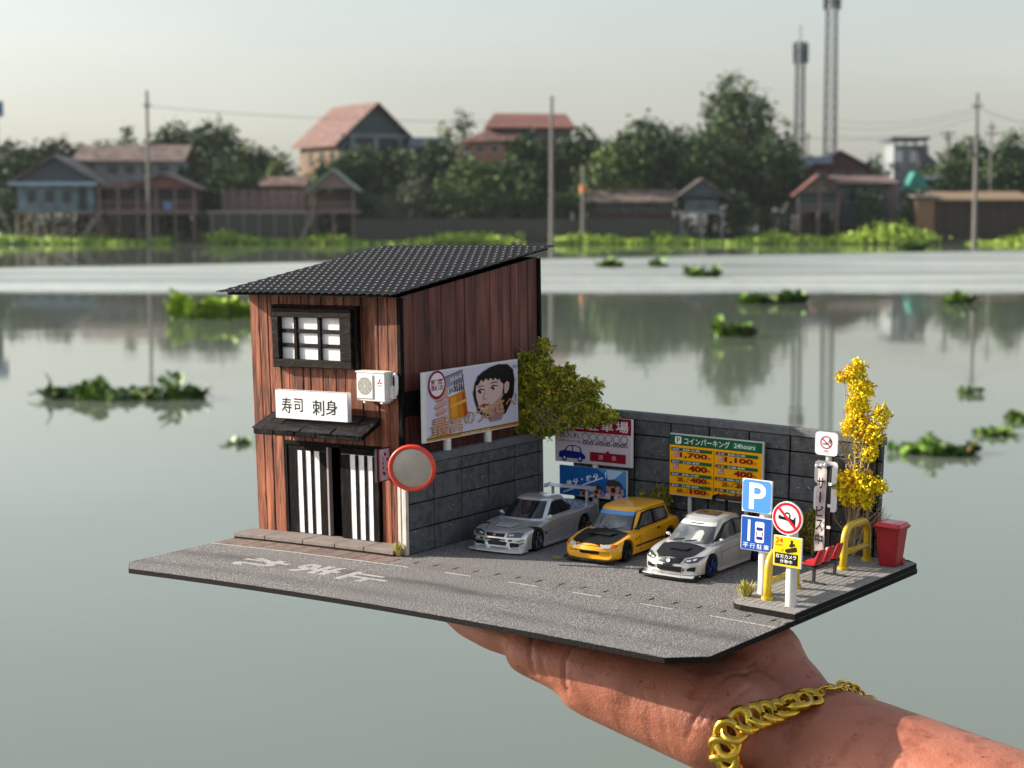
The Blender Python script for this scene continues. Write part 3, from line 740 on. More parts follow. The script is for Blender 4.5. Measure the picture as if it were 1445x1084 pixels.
wall_with(T, (wx(1296, 230), 230, .8), (wx(1345, 230), 236, wz(248, 230)), m_white, 'low_wing'); windows(T, wx(1300, 230), wx(1342, 230), 3, wz(262, 230), wz(253, 230), 230, 1.2)
D = 214; T = Thing('green_tarpaulin_shelter', 'shelter under a bright green tarpaulin', 'shelter', (wx(1289, D), D, .6), ident)
MB(ident).prism([(wx(1276, D), wz(268, D)), (wx(1308, D), wz(268, D)), (wx(1300, D), wz(247, D)), (wx(1288, D), wz(243, D))], D, D+3, axis=1).build('tarpaulin', m_green, T)
stilts(T, [wx(1278, D), wx(1306, D)], (D+.2, D+2.8), .3, wz(267, D), m=m_steel)
# sunlit shed at the right
D = 207; T = Thing('sunlit_shed', 'long dark shed with a sunlit edge of tin roof at the right', 'shed', (wx(1380, D), D, .5), ident)
wall_with(T, (wx(1292, D), D, .3), (wx(1450, D), D+6, wz(284, D)), wmat('black_brown_boards', (.05, .035, .03), .85))
MB(ident).box((wx(1290, D), D-.15, .3), (wx(1316, D), D, wz(282, D))).build('panel', wmat('ochre_panel', (.24, .14, .075), .8), T)
MB(ident).prism([(D-.8, wz(284, D)), (D+6.5, wz(271, D)), (D+6.5, wz(269.5, D)), (D-.8, wz(281.5, D))], wx(1320, D), wx(1456, D), axis=0).build('roof', wmat('sunlit_tin_roof', (.22, .155, .09), .6, noises=[(1.2, (.25, .16, .09), .42, .6)]), T)  # warm tone of the tin holds the sunlight on the roof edge
MB(ident).prism([(D-.6, wz(280, D)), (D+5, wz(274, D)), (D+5, wz(272, D)), (D-.6, wz(278, D))], wx(1286, D), wx(1322, D), axis=0).build('lean_to_roof', m_tin, T)
for i in range(9): MB(ident).box((wx(1322+i*15, D), D-.12, .3), (wx(1324+i*15, D), D-.01, wz(285, D))).build('batten', m_brownw, T)
# ---- poles, masts, wires
def pole(px, top, D, r, label, arms=(), m=None, name='utility_pole', base=.2):
    T = Thing(name, label, 'pole', (wx(px, D), D, base), ident)
    MB(ident).tube([(wx(px, D), D, base-.6), (wx(px, D), D, wz(top, D))], [r, r*.7], 8).build('post', m or m_conc, T)
    for (dz, w) in arms:
        MB(ident).box((wx(px, D)-w/2, D-.1, wz(dz, D)-.08), (wx(px, D)+w/2, D+.1, wz(dz, D)+.08)).build('crossarm', m_conc, T)
        for s in (-.45, 0, .45): MB(ident).cyl((wx(px, D)+s*w, D, wz(dz, D)+.08), .07, .25, 8).build('insulator', m_greyw, T)
    return T
pole(212, 130, 203, .22, 'tall wooden pole standing in front of the veranda house', [(152, .7)])
pole(778, 138, 201, .24, 'tall bare pole rising from the green plants in the middle', [])
T = pole(822, 235, 204, .2, 'short post with an orange band right of the middle pole', [])
MB(ident).cyl((wx(822, 204), 204, wz(272, 204)), .34, .75, 10).build('orange_band', m_orange, T)
T = pole(1373, 134, 202, .26, 'tall wooden utility pole with a crossarm on the right', [(152, 1.1), (218, 1.6)])
pole(1333, 186, 226, .22, 'short thick utility pole with transformer arms left of the right pole', [(190, 1.7), (197, 1.0)])
pole(1394, 172, 228, .16, 'thin pole with small antennas beside the right pole', [(182, .9), (190, 1.6)])
pole(1137, 188, 240, .12, 'short thin pole next to the shorter mast', [(196, .5)], m_steel)
T = Thing('elevated_tank', 'blue water tank on a post at the left edge', 'tank', (wx(1, 240), 240, 1), ident)
MB(ident).box((wx(-9, 240), 239, wz(166, 240)), (wx(8, 240), 241, wz(145, 240))).build('tank', wmat('blue_tank', (.02, .12, .30), .5), T)
MB(ident).box((wx(-4, 240), 239.5, 1), (wx(2, 240), 240.5, wz(166, 240))).build('post', m_gable, T)
def mast(px, top, D, w, label, head):
    x = wx(px, D); zt = wz(top, D); T = Thing('radio_mast', label, 'radio mast', (x, D, 1), ident)
    cor = [(x-w, D-w), (x+w, D-w), (x+w, D+w), (x-w, D+w)]
    for (a, b) in cor: MB(ident).tube([(a, b, .8), (x+(a-x)*.8, D+(b-D)*.8, zt)], [.11, .08], 6).build('leg', m_steel, T)
    mb = MB(ident); n = int((zt-1)/(w*1.9))
    for i in range(n):
        za, zb = 1+(zt-1)*i/n, 1+(zt-1)*(i+1)/n; f = 1-.2*i/n
        for k in range(4):
            p = Vector((x+(cor[k][0]-x)*f, D+(cor[k][1]-D)*f, za)); q = Vector((x+(cor[(k+1) % 4][0]-x)*f, D+(cor[(k+1) % 4][1]-D)*f, zb))
            r_ = Vector((q.x, q.y, za)); s_ = Vector((p.x, p.y, zb))
            mb.tube([p, q], .035, 4); mb.tube([r_, s_], .035, 4); mb.tube([p, r_], .04, 4)
    mb.build('lattice', m_steel, T, kind='stuff')
    for (dz, rr, hh) in head:
        for k in range(3):
            a = k*2.09+.4; MB(ident).box((x+math.cos(a)*rr-.28, D+math.sin(a)*rr-.28, zt-dz-hh), (x+math.cos(a)*rr+.28, D+math.sin(a)*rr+.28, zt-dz)).build('antenna_panel', m_greyw, T)
        MB(ident).tube([(x+math.cos(i*.524)*rr, D+math.sin(i*.524)*rr, zt-dz-hh*.5) for i in range(12)], .09, 5, closed=True).build('ring', m_steel, T)
        MB(ident).box((x-rr, D-.08, zt-dz-hh*.5-.08), (x+rr, D+.08, zt-dz-hh*.5+.08)).build('arm', m_steel, T)
    MB(ident).cyl((x, D, zt), .07, 2.2, 6).build('rod', m_steel, T)
mast(1125, 62, 262, .62, 'shorter radio mast with an antenna crown', [(.2, .9, 2.6), (1.0, .75, 2.0)])
mast(1168, -6, 258, .78, 'taller lattice radio mast cut by the top edge', [(.0, 1.05, 2.3)])
def wire(a, b, sag, label):
    pts = [Vector(a).lerp(Vector(b), t/16) - Vector((0, 0, sag*4*(t/16)*(1-t/16))) for t in range(17)]
    single(MB(ident).tube(pts, .028, 4).build('overhead_wire', m_gable), label, 'wire', 'overhead wires')
wire((wx(212, 203), 203, wz(152, 203)), (wx(778, 201), 201, wz(172, 201)), .6, 'thin overhead wire from the left pole to the middle pole')
for k, (o, lab) in enumerate(((0, 'upper'), (9, 'middle'), (22, 'lower'))):
    wire((wx(1373, 202), 202, wz(153+o*.6, 202)), (wx(1180, 230), 230, wz(172+o, 230)), .9, '%s overhead wire running left from the right wooden pole' % lab)
wire((wx(1373, 202), 202, wz(153, 202)), (wx(1470, 215), 215, wz(176, 215)), .5, 'overhead wire running right from the right wooden pole')
wire((wx(1333, 226), 226, wz(190, 226)), (wx(1137, 240), 240, wz(196, 240)), .5, 'overhead wire between the short thick pole and the shorter mast')

# ---- the hazy air over the river
hz = bpy.data.materials.new('river_haze'); hz.use_nodes = True
hn = hz.node_tree.nodes; hn.clear(); ho_ = hn.new('ShaderNodeOutputMaterial'); hv = hn.new('ShaderNodeVolumePrincipled')
hv.inputs['Color'].default_value = (.80, .88, .95, 1); hv.inputs['Density'].default_value = .00010; hv.inputs['Anisotropy'].default_value = .2
hz.node_tree.links.new(hv.outputs[0], ho_.inputs['Volume'])
o = MB(ident).box((-1210, -70, -2), (1210, 1510, 45)).build('haze', hz, kind='stuff')

# ================================================================== THE HAND-HELD MODEL (centimetres)
def asphalt():
    m = mat('asphalt_grit', (.165, .157, .157), .9, spec=.2, noises=[(15, (.06, .055, .055), .52, .62, 2), (19, (.44, .43, .42), .54, .65, 2)], bump=[(15, .05, 2, .9)])
    return m
m_asph = asphalt()
n_ = m_asph.node_tree.nodes; l_ = m_asph.node_tree.links; b_ = n_['Principled BSDF']
# dark tyre tracks worn along the road
tc = n_.new('ShaderNodeTexCoord'); sp = n_.new('ShaderNodeSeparateXYZ'); l_.new(tc.outputs['Object'], sp.inputs[0])
wob = n_.new('ShaderNodeTexNoise'); mpp = n_.new('ShaderNodeMapping'); mpp.inputs['Scale'].default_value = (22, 60, 60); l_.new(tc.outputs['Object'], mpp.inputs[0]); l_.new(mpp.outputs[0], wob.inputs['Vector']); wob.inputs['Scale'].default_value = 1
def mth(op, a, b=None):
    q = n_.new('ShaderNodeMath'); q.operation = op
    for i, s in enumerate((a, b)):
        if s is None: continue
        if isinstance(s, (int, float)): q.inputs[i].default_value = s
        else: l_.new(s, q.inputs[i])
    return q.outputs[0]
def track(v0, w):
    d = mth('DIVIDE', mth('SUBTRACT', sp.outputs[1], (v0-10)*.01), w*.01)
    return mth('POWER', 2.718, mth('MULTIPLY', mth('MULTIPLY', d, d), -1))
tr = mth('ADD', track(4.1, .6), mth('MULTIPLY', track(1.7, .5), .6))
fac = mth('MULTIPLY', tr, mth('MULTIPLY', mth('SUBTRACT', wob.outputs['Fac'], .28), 1.5))
mx = n_.new('ShaderNodeMix'); mx.data_type = 'RGBA'; mx.clamp_factor = True; mx.inputs[7].default_value = (.05, .045, .045, 1)
src = b_.inputs['Base Color'].links[0].from_socket
l_.new(mth('MULTIPLY', fac, 1.3), mx.inputs[0]); l_.new(src, mx.inputs[6]); l_.new(mx.outputs[2], b_.inputs['Base Color'])

m_edge = mat('black_board_edge', (.010, .009, .0095), .8, spec=.15, noises=[(6, (.05, .045, .045), .64, .8)], bump=[(8, .03, 3)])
m_slab = mat('pavement_slab', (.21, .175, .155), .85, noises=[(2, (.16, .13, .12), .4, .7), (16, (.30, .26, .24), .55, .75)], bump=[(14, .02, 2)], rnd=.10)
m_brickg = mat('gutter_block', (.17, .115, .10), .9, noises=[(12, (.28, .21, .18), .5, .7), (3, (.12, .08, .07), .45, .7)], bump=[(14, .03, 2)], rnd=.12)
m_gutg = mat('gutter_asphalt', (.17, .16, .155), .9, spec=.25, noises=[(15, (.045, .04, .04), .5, .6, 2), (19, (.36, .35, .34), .54, .64, 2)], bump=[(15, .04, 2)], rnd=.06)
m_strip = mat('paving_strip', (.27, .26, .245), .9, noises=[(13, (.14, .13, .12), .5, .66), (17, (.42, .40, .38), .55, .7)], bump=[(15, .035, 2)], rnd=.06)
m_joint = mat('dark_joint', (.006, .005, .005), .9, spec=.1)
m_line = mat('road_paint_white', (.52, .51, .49), .8, noises=[(12, (.22, .21, .21), .46, .56), (3, (.45, .44, .42), .4, .7)], bump=[(15, .04, 2)])
m_worn = mat('worn_road_paint', (.50, .49, .47), .85, noises=[(15, (.22, .21, .20), .42, .54, 2), (2, (.40, .39, .38), .4, .65)], bump=[(15, .05, 2)])
def sheet(outline, z0, z1, step=1.0, mi_top=0, mi_side=0):
    """flat board cut into strips so that it can follow the arch of the model"""
    bm = bmesh.new()
    lo = [bm.verts.new((p[0], p[1], z0)) for p in outline]; f = bm.faces.new(lo)
    r_ = bmesh.ops.extrude_face_region(bm, geom=[f]); up = [e for e in r_['geom'] if isinstance(e, bmesh.types.BMVert)]
    for v in up: v.co.z = z1
    us = [p[0] for p in outline]; x = math.floor(min(us))+step
    while x < max(us):
        bmesh.ops.bisect_plane(bm, geom=bm.verts[:]+bm.edges[:]+bm.faces[:], plane_co=(x, 0, 0), plane_no=(1, 0, 0)); x += step
    bmesh.ops.recalc_face_normals(bm, faces=bm.faces[:])
    return bm
BASE = Thing('model_base', 'arched baseboard of a miniature street with grey road, gutter and pavements, carried on a hand', 'model street', (15, 10, 0))
outl = [(1.2, 0), (28.8, 0), (30, 1.2), (30, 19.75), (29.4, 20.2), (.5, 20.2), (0, 19.6), (0, 1.2)]
MB().bm(sheet(outl, -.22, -.012)).build('board', m_edge, BASE)
ins = .02
MB().bm(sheet([(1.22, ins), (28.78, ins), (29.98, 1.22), (29.98, 6.40), (.02, 6.40), (.02, 1.22)], -.012, .0)).build('road', m_asph, BASE)
MB().bm(sheet([(9.9, 7.93), (29.98, 7.93), (29.98, 19.7), (29.4, 20.18), (9.9, 20.18)], -.012, .0)).build('parking_lot', m_asph, BASE)
MB().bm(sheet([(.02, 6.41), (29.98, 6.41), (29.98, 7.92), (.02, 7.92)], -.012, -.008)).build('joint_bed', m_joint, BASE)
MB().bm(sheet([(.02, 7.93), (9.89, 7.93), (9.89, 20.18), (.5, 20.18), (.02, 19.6)], -.012, .0)).build('house_plot', m_joint, BASE)
# gutter: red-brown blocks before the house, grey ones before the lot, every joint cut
u = .02; k = 0
while u < 10.4:
    w = rng.uniform(.90, 1.0); u2 = min(u+w, 10.5)
    MB().cbox((u+.015, 6.62, -.01), (u2-.02, 7.90, .012), .008, jit=.004).build('gutter_block', m_brickg, BASE); u = u2
while u < 29.9:
    u2 = min(u+1.11, 29.98)
    MB().bm(sheet([(u, 6.62), (u2-.002, 6.62), (u2-.002, 7.18), (u2-.075, 7.18), (u2-.055, 7.66), (u2-.002, 7.66), (u2-.002, 7.915), (u, 7.915), (u, 7.62), (u+.065, 7.62), (u+.045, 7.22), (u, 7.22)], -.01, rng.uniform(.0, .006), step=50)).build('gutter_block', m_gutg, BASE); u = u2
# painted line between road and gutter: solid, then dashes over dark cracked joints
MB().bm(sheet([(.02, 6.44), (11.9, 6.44), (11.9, 6.54), (.02, 6.54)], -.008, .006)).build('white_line', m_line, BASE)
for a, b in ((13.9, 15.3), (17.3, 18.8), (20.5, 21.95), (23.8, 25.35), (27.0, 29.96)):
    MB().bm(sheet([(a, 6.44), (b, 6.44), (b, 6.54), (a, 6.54)], -.008, .006)).build('white_dash', m_line, BASE)
for a, b in ((11.9, 13.9), (15.3, 17.3), (18.8, 20.5), (21.95, 23.8), (25.35, 27.0)):
    MB().bm(sheet([(a, 6.415), (b, 6.415), (b, 6.60), (a, 6.60)], -.008, -.001)).build('joint_strip', m_gutg, BASE)
# painted characters, read from the left end of the road
def marks(t, u0, u1, v0, v1):
    vs, fs = glyphs(t, .12, 4); mb = MB()
    mb.add([(u0+(u1-u0)*b, v1-(v1-v0)*a, .004) for a, b in vs], fs)
    mb.build('road_character', m_worn, BASE)
marks('れ', 4.3, 7.0, 3.0, 4.7); marks('ま', 7.6, 10.1, 3.1, 4.8); marks('止', 10.6, 12.9, 2.9, 4.6)
# pavement slabs before the house
for (a, b) in ((.02, 2.03), (2.05, 4.42), (4.44, 6.38), (6.40, 8.12), (8.14, 9.86)):
    MB().cbox((a, 7.95, .075), (b, 9.5, .27), .02, jit=.004).build('pavement_slab', m_slab, BASE)
MB().bm(sheet([(.05, 7.98), (9.84, 7.98), (9.84, 9.5), (.05, 9.5)], .0, .075)).build('pavement_core', m_edge, BASE)
# pavement on the right with its long joints
core = [(27.55, 7.97), (29.97, 7.97), (29.97, 19.72), (29.4, 20.16), (27.0, 20.16), (27.0, 8.6), (27.07, 8.3), (27.25, 8.08)]
MB().bm(sheet(core, .0, .235, step=50)).build('pavement_core', m_edge, BASE)
us = [27.0, 27.32, 27.6, 27.88, 28.16, 28.44, 28.72, 29.0, 29.28, 29.56, 29.98]
for i in range(len(us)-1):
    a, b = us[i]+.012, us[i+1]-.012; v0 = 8.45
    if i == 0: v0 = 8.7
    for j, (p, q) in enumerate(((v0, 12.2), (12.2, 16.1), (16.1, 19.7))):
        MB().cbox((a, p+.006, .225), (b, q-.006, .27), .010, jit=.003).build('paving_strip', m_strip, BASE)
MB().bm(sheet([(27.55, 7.97), (29.97, 7.97), (29.97, 8.43), (27.34, 8.43), (27.30, 8.68), (27.01, 8.68), (27.03, 8.4), (27.25, 8.08)], .225, .268, step=50)).build('kerb_edge', m_strip, BASE)

# ------------------------------------------------------------------ wooden house
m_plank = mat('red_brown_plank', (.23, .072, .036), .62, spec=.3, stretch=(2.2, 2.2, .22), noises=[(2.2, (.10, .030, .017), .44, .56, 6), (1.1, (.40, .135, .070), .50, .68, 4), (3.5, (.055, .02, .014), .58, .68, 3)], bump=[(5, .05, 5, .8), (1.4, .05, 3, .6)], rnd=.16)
m_plank_shade = mat('shaded_brown_plank', (.135, .043, .034), .55, spec=.3, stretch=(2.2, 2.2, .22), noises=[(2.2, (.06, .02, .017), .45, .62, 6), (1.1, (.20, .068, .054), .50, .66, 4)], bump=[(5, .03, 5, .8)], rnd=.32)  # darker copy of the front planks, the side's shade put into the colour
m_blackwood = mat('black_stained_wood', (.006, .005, .005), .75, spec=.08, stretch=(1.5, 1.5, .5), noises=[(3, (.022, .017, .015), .52, .7, 5)], bump=[(6, .03, 4)])
m_frame = mat('dark_brown_wood', (.013, .009, .0075), .7, spec=.1, stretch=(.6, 1.5, 1.5), noises=[(3, (.05, .037, .030), .54, .75, 5)], bump=[(7, .035, 4)])
m_paper = mat('white_paper_pane', (.82, .80, .81), .6, noises=[(1.2, (.66, .62, .66), .45, .7)])
m_tile = mat('black_roof_tile', (.007, .0075, .010), .55, spec=.3, noises=[(7, (.025, .026, .032), .55, .75)], bump=[(12, .012, 2)])
m_dirtyw = mat('dirty_white_paint', (.60, .56, .50), .8, stretch=(1.5, 1.5, .3), noises=[(3, (.25, .19, .15), .56, .68, 5)], bump=[(7, .03, 4)])
H = Thing('wooden_house', 'two storey red brown timber house with black tiled lean-to roof and lattice doors', 'house', (5, 9.4, .27))
UL, UR, VF, VB, ZB = .36, 9.33, 9.35, 20.6, .27
def ztop(v): return 11.62+(v-9.35)*.1240
# core
mb = MB(); c0, c1 = UL+.1, UR-.1
def wallbox(u0, u1, v0, v1, za=None):
    z0 = ZB if za is None else za
    mb.add([(u0, v0, z0), (u1, v0, z0), (u1, v1, z0), (u0, v1, z0), (u0, v0, ztop(v0)-.03), (u1, v0, ztop(v0)-.03), (u1, v1, ztop(v1)-.03), (u0, v1, ztop(v1)-.03)], [(0, 3, 2, 1), (4, 5, 6, 7), (0, 1, 5, 4), (1, 2, 6, 5), (2, 3, 7, 6), (3, 0, 4, 7)])
wallbox(c0, 2.25, VF+.1, VF+.35); wallbox(8.12, c1, VF+.1, VF+.35); wallbox(2.25, 8.12, VF+.1, VF+.35, 4.66)
wallbox(c1-.25, c1, VF+.35, VB-.1); wallbox(c0, c0+.25, VF+.35, VB-.1); wallbox(c0, c1, VB-.35, VB-.1)
mb.build('wall', m_blackwood, H)
def plank_row(a, b, wmin, wmax):
    out = []; x = a
    while x < b-.05:
        w = rng.uniform(wmin, wmax)
        if b-x-w < wmin*.6: w = b-x
        out.append((x, min(x+w, b))); x += w
    return out
def plank(p0, p1, axis, face, depth, z0, z1a, z1b, m, dirn):
    """one upright board: axis 0 runs along u, 1 along v"""
    g = .018; off = rng.uniform(-.02, .02)
    f0 = face + dirn*(off); f1 = face - dirn*depth
    lo, hi = min(f0, f1), max(f0, f1)
    c = .03
    vs = []
    for z, zz in ((z0, z0), (z1a, z1b)):
        for (s, f) in ((p0+g, f1), (p0+g, f0-dirn*c), (p0+g+c, f0), (p1-g-c, f0), (p1-g, f0-dirn*c), (p1-g, f1)):
            t = (s-p0)/(p1-p0); z_ = z + (zz-z)*t
            vs.append((s, f, z_) if axis == 0 else (f, s, z_))
    fs = [(i, (i+1) % 6, (i+1) % 6+6, i+6) for i in range(6)] + [tuple(range(6))[::-1], tuple(range(6, 12))]
    MB().add(vs, fs).build('plank', m, H)
cuts = [UL, .98, 1.52, 2.25, 2.75, 3.6, 4.05, 4.8, 5.6, 6.15, 7.18, 8.12, 8.70, UR]
for a, b in zip(cuts[:-1], cuts[1:]):
    z0 = 4.68 if 2.2 < (a+b)/2 < 8.1 else ZB
    plank(a, b, 0, VF, .1, z0, ztop(VF), ztop(VF), m_plank, -1)
for a, b in plank_row(VF+.12, VB-.12, .55, 1.25): plank(a, b, 1, UR, .1, ZB, ztop(a), ztop(b), m_plank_shade, 1)
for a, b in plank_row(VF+.12, VB-.12, .6, 1.1): plank(a, b, 1, UL, .1, ZB, ztop(a), ztop(b), m_plank, -1)
for a, b in plank_row(UL+.05, UR-.05, .6, 1.1): plank(a, b, 0, VB, .1, ZB, ztop(VB), ztop(VB), m_plank_shade, 1)
for (u_, v_) in ((UR+.01, VF-.02), (UR+.01, VB-.2), (UL-.2, VB-.2)):
    MB().cbox((u_-.14 if u_ > 5 else u_, v_, ZB), (u_+.10 if u_ > 5 else u_+.2, v_+.24, ztop(v_)-.02), .02, jit=.01).build('corner_post', m_blackwood, H)
MB().cbox((UR+.035, VF+.25, 6.15), (UR+.13, 17.6, 7.3), .02).build('batten_board', m_blackwood, H)
# roof: board and tiled sheet
def zr(v): return 11.68+(v-8.2)*.1325
mb = MB()
us_ = [0.05, 9.62]
mb.add([(us_[0], 8.25, zr(8.25)), (us_[1], 8.25, zr(8.25)), (us_[1], 21.0, zr(21)), (us_[0], 21.0, zr(21)), (us_[0], 8.25, zr(8.25)+.13), (us_[1], 8.25, zr(8.25)+.13), (us_[1], 21.0, zr(21)+.13), (us_[0], 21.0, zr(21)+.13)],
    [(0, 3, 2, 1), (4, 5, 6, 7), (0, 1, 5, 4), (1, 2, 6, 5), (2, 3, 7, 6), (3, 0, 4, 7)])
roofo = mb.build('roof', m_blackwood, H)
mb = MB(); NC, NR = 24, 19; per = (9.85+.62)/NC; rowl = (21.35-8.12)/NR
prof = [(0, .0), (.18, .035), (.34, .05), (.50, .035), (.66, .010), (.84, -.006)]
xs = [-.62+(i+p[0])*per for i in range(NC) for p in prof] + [9.85]; hs = [p[1] for _ in range(NC) for p in prof] + [0]
rows = []
for r_ in range(NR):
    for (t, lift) in ((0., .04), (.97, .0)):
        v = 8.12+(r_+t)*rowl; rows.append([(x, v + (.05 if h_ < .03 and t == 0 else 0), zr(v)+.135+h_+lift) for x, h_ in zip(xs, hs)])
nn = len(xs); vs = [p for row in rows for p in row]; k = len(vs)
vs += [(x, y, z-.035) for (x, y, z) in vs]
fs = [(j*nn+i, j*nn+i+1, (j+1)*nn+i+1, (j+1)*nn+i) for j in range(len(rows)-1) for i in range(nn-1)]
fs += [tuple(q+k for q in f[::-1]) for f in fs]
fs += [(i+1, i, i+k, i+1+k) for i in range(nn-1)]
L_ = (len(rows)-1)*nn; fs += [(L_+i, L_+i+1, L_+i+1+k, L_+i+k) for i in range(nn-1)]
fs += [(j*nn, (j+1)*nn, (j+1)*nn+k, j*nn+k) for j in range(len(rows)-1)]
fs += [((j+1)*nn-1+nn, (j+1)*nn-1, (j+1)*nn-1+k, (j+1)*nn-1+nn+k) for j in range(len(rows)-1)]
mb.add(vs, fs); mb.build('roof_tiles', m_tile, sub(H, roofo), kind='stuff')
# window
wv0, wv1 = 8.92, VF-.03
W0 = MB().cbox((2.02, wv0+.12, 8.22), (2.12, wv1, 11.10), .01).cbox((6.92, wv0+.12, 8.22), (7.16, wv1, 11.12), .01).cbox((2.02, wv0+.12, 11.1), (7.16, wv1, 11.2), .01).build('window', m_blackwood, H)  # black bars behind the frame; the wide right one stands for its shadow
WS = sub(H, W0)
for (a, b, m_) in (((2.13, 10.62), (6.90, 11.06), 0), ((2.13, 8.26), (6.90, 8.64), 0), ((2.13, 8.645), (2.52, 10.615), 1), ((6.20, 8.645), (6.90, 10.615), 1)):
    MB().cbox((a[0], wv0, a[1]), (b[0], wv1, b[1]), .03, jit=.015).build('frame', m_frame, WS)
MB().box((2.5, wv1-.12, 8.6), (6.25, wv1-.06, 10.65)).build('pane', m_paper, WS)
for x in (3.42, 4.86): MB().cbox((x-.09+.04, wv0+.12, 8.62), (x+.09+.04, wv1-.13, 10.63), .02, jit=.02).build('muntin', m_frame, WS)
for z in (9.28, 9.97): MB().cbox((2.5, wv0+.17, z-.09), (6.22, wv1-.125, z+.09), .02, jit=.015).build('muntin', m_frame, WS)
# doors
def door(u0, u1, v, whites, nm, zt=4.58):
    D_ = MB().box((u0+.05, v+.03, .30), (u1-.05, v+.16, zt-.05)).build('door', m_paper, H)
    S = sub(H, D_)
    MB().cbox((u0, v, zt-.32), (u1, v+.2, zt), .02, jit=.01).build('rail', m_blackwood, S)
    e = u0
    for (a, b) in whites + [(u1, u1)]:
        MB().cbox((e, v, .28), (a, v+.2, zt-.325), .015, jit=.006).build('stile', m_blackwood, S); e = b
door(2.42, 4.86, VF+.02, [(2.98, 3.30), (3.52, 3.84), (4.04, 4.38)], 'l')
door(5.78, 8.06, VF-.12, [(6.36, 6.68), (6.88, 7.20), (7.40, 7.70)], 'r')
MB().box((4.87, VF-.02, .28), (4.97, VF+.24, 4.55)).build('door_edge', mat('greyish_door_edge', (.36, .30, .30), .7), H)
MB().cbox((2.25, VF-.04, 4.50), (8.12, VF+.3, 4.72), .02).build('lintel', m_blackwood, H)
MB().cbox((2.25, VF-.02, .27), (2.41, VF+.3, 4.5), .02).build('jamb', m_blackwood, H)
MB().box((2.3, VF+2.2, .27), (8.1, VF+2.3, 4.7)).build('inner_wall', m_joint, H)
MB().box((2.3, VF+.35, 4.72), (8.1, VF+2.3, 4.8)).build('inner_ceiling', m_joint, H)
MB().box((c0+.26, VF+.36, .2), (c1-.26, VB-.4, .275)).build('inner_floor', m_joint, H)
# shingled awning
AW = MB().prism([(7.98, 5.14), (VF-.02, 5.72), (VF-.02, 5.98), (7.98, 5.36)], 1.58, 8.14, axis=0).build('awning', m_blackwood, H)
AS = sub(H, AW)
m_shing = mat('black_shingle', (.008, .0075, .008), .45, spec=.2, noises=[(4, (.028, .025, .025), .5, .72)], bump=[(9, .02, 3)], rnd=.25)
for r_ in range(3):
    x = 1.5 + r_*.06
    while x < 8.15:
        w = rng.uniform(.55, 1.15); x2 = min(x+w, 8.28)
        va = 7.92+r_*.44+rng.uniform(-.05, .05); vb = va+.55+rng.uniform(-.04, .06)
        lift = .03+r_*.015+rng.uniform(0, .05); s_ = (5.98-5.36)/(VF-.02-7.98)
        za, zb_ = 5.36+(va-7.98)*s_+lift+.04, 5.36+(vb-7.98)*s_+lift
        if x2-x > .12:
            MB().add([(x+.01, va, za), (x2-.01, va, za), (x2-.01, vb, zb_), (x+.01, vb, zb_), (x+.01, va, za-.06), (x2-.01, va, za-.06), (x2-.01, vb, zb_-.06), (x+.01, vb, zb_-.06)],
                [(0, 1, 2, 3), (7, 6, 5, 4), (4, 5, 1, 0), (5, 6, 2, 1), (6, 7, 3, 2), (7, 4, 0, 3)]).build('shingle', m_shing, AS)
        x = x2
for i in range(5): MB().cbox((1.62+i*1.3, 7.95, 5.12), (2.8+i*1.3, 8.06, 5.37), .02, jit=.02).build('fascia', m_blackwood, AS)

# shop sign on the awning
m_gloss_w = mat('white_plastic_card', (.78, .77, .80), .35)
SG = Thing('shop_sign', 'white signboard with black brushed lettering standing on the awning', 'sign', (4.8, 8.5, 5.85))
MB().cbox((2.63, 8.40, 5.88), (7.03, 8.66, 7.24), .01).build('board', m_gloss_w, SG)
cv = Canvas((2.63, 8.40, 7.24), (4.40, 0, 0), (0, 0, -1.36), (0, -1, 0))
for r_ in ((0, 0, 1, .012), (0, .985, 1, 1), (0, 0, .004, 1), (.996, 0, 1, 1)): cv.rect(*r_, '#151515')
K = '#0c0b0c'
cv.text('寿', .09, .26, .235, .80, K, .02, shear=.05); cv.text('司', .265, .28, .385, .74, K, .02, shear=.05)
cv.text('刺', .52, .28, .68, .82, K, .02, shear=.05); cv.text('身', .70, .27, .86, .78, K, .02, shear=.05)
cv.done('lettering', SG)

# air conditioner
m_acw = mat('cream_white_plastic', (.74, .72, .69), .4)
AC = Thing('air_conditioner', 'small white outdoor air conditioning unit fixed to the front wall', 'air conditioner', (8.2, 9.3, 6.85))
MB().cbox((7.38, 8.64, 6.90), (9.02, 9.26, 8.24), .03).build('casing', m_acw, AC)
MB().cbox((7.34, 8.60, 8.20), (9.05, 9.28, 8.27), .02).build('top_cover', m_acw, AC)
g_ = MB().cbox((7.46, 8.59, 7.02), (8.36, 8.66, 8.12), .02).build('fan_panel', m_acw, AC)
cv = Canvas((7.46, 8.59, 8.12), (.90, 0, 0), (0, 0, -1.10), (0, -1, 0))
for r_ in (.44, .35, .26, .17): cv.ring(.5, .48, r_, .05, '#2b2a28', lay=1)
for a in range(0, 360, 45): cv.line([(.5+.1*math.cos(R(a)), .48+.1*.82*math.sin(R(a))), (.5+.45*math.cos(R(a)), .48+.45*.82*math.sin(R(a)))], .03, '#cfccc6', lay=2)
cv.disc(.5, .48, .10, '#d8d5cf', lay=3); cv.ring(.5, .48, .10, .025, '#3b3a38', lay=4)
cv.done('fan_grille', AC)
cv = Canvas((8.45, 8.64, 8.05), (.5, 0, 0), (0, 0, -.5), (0, -1, 0))
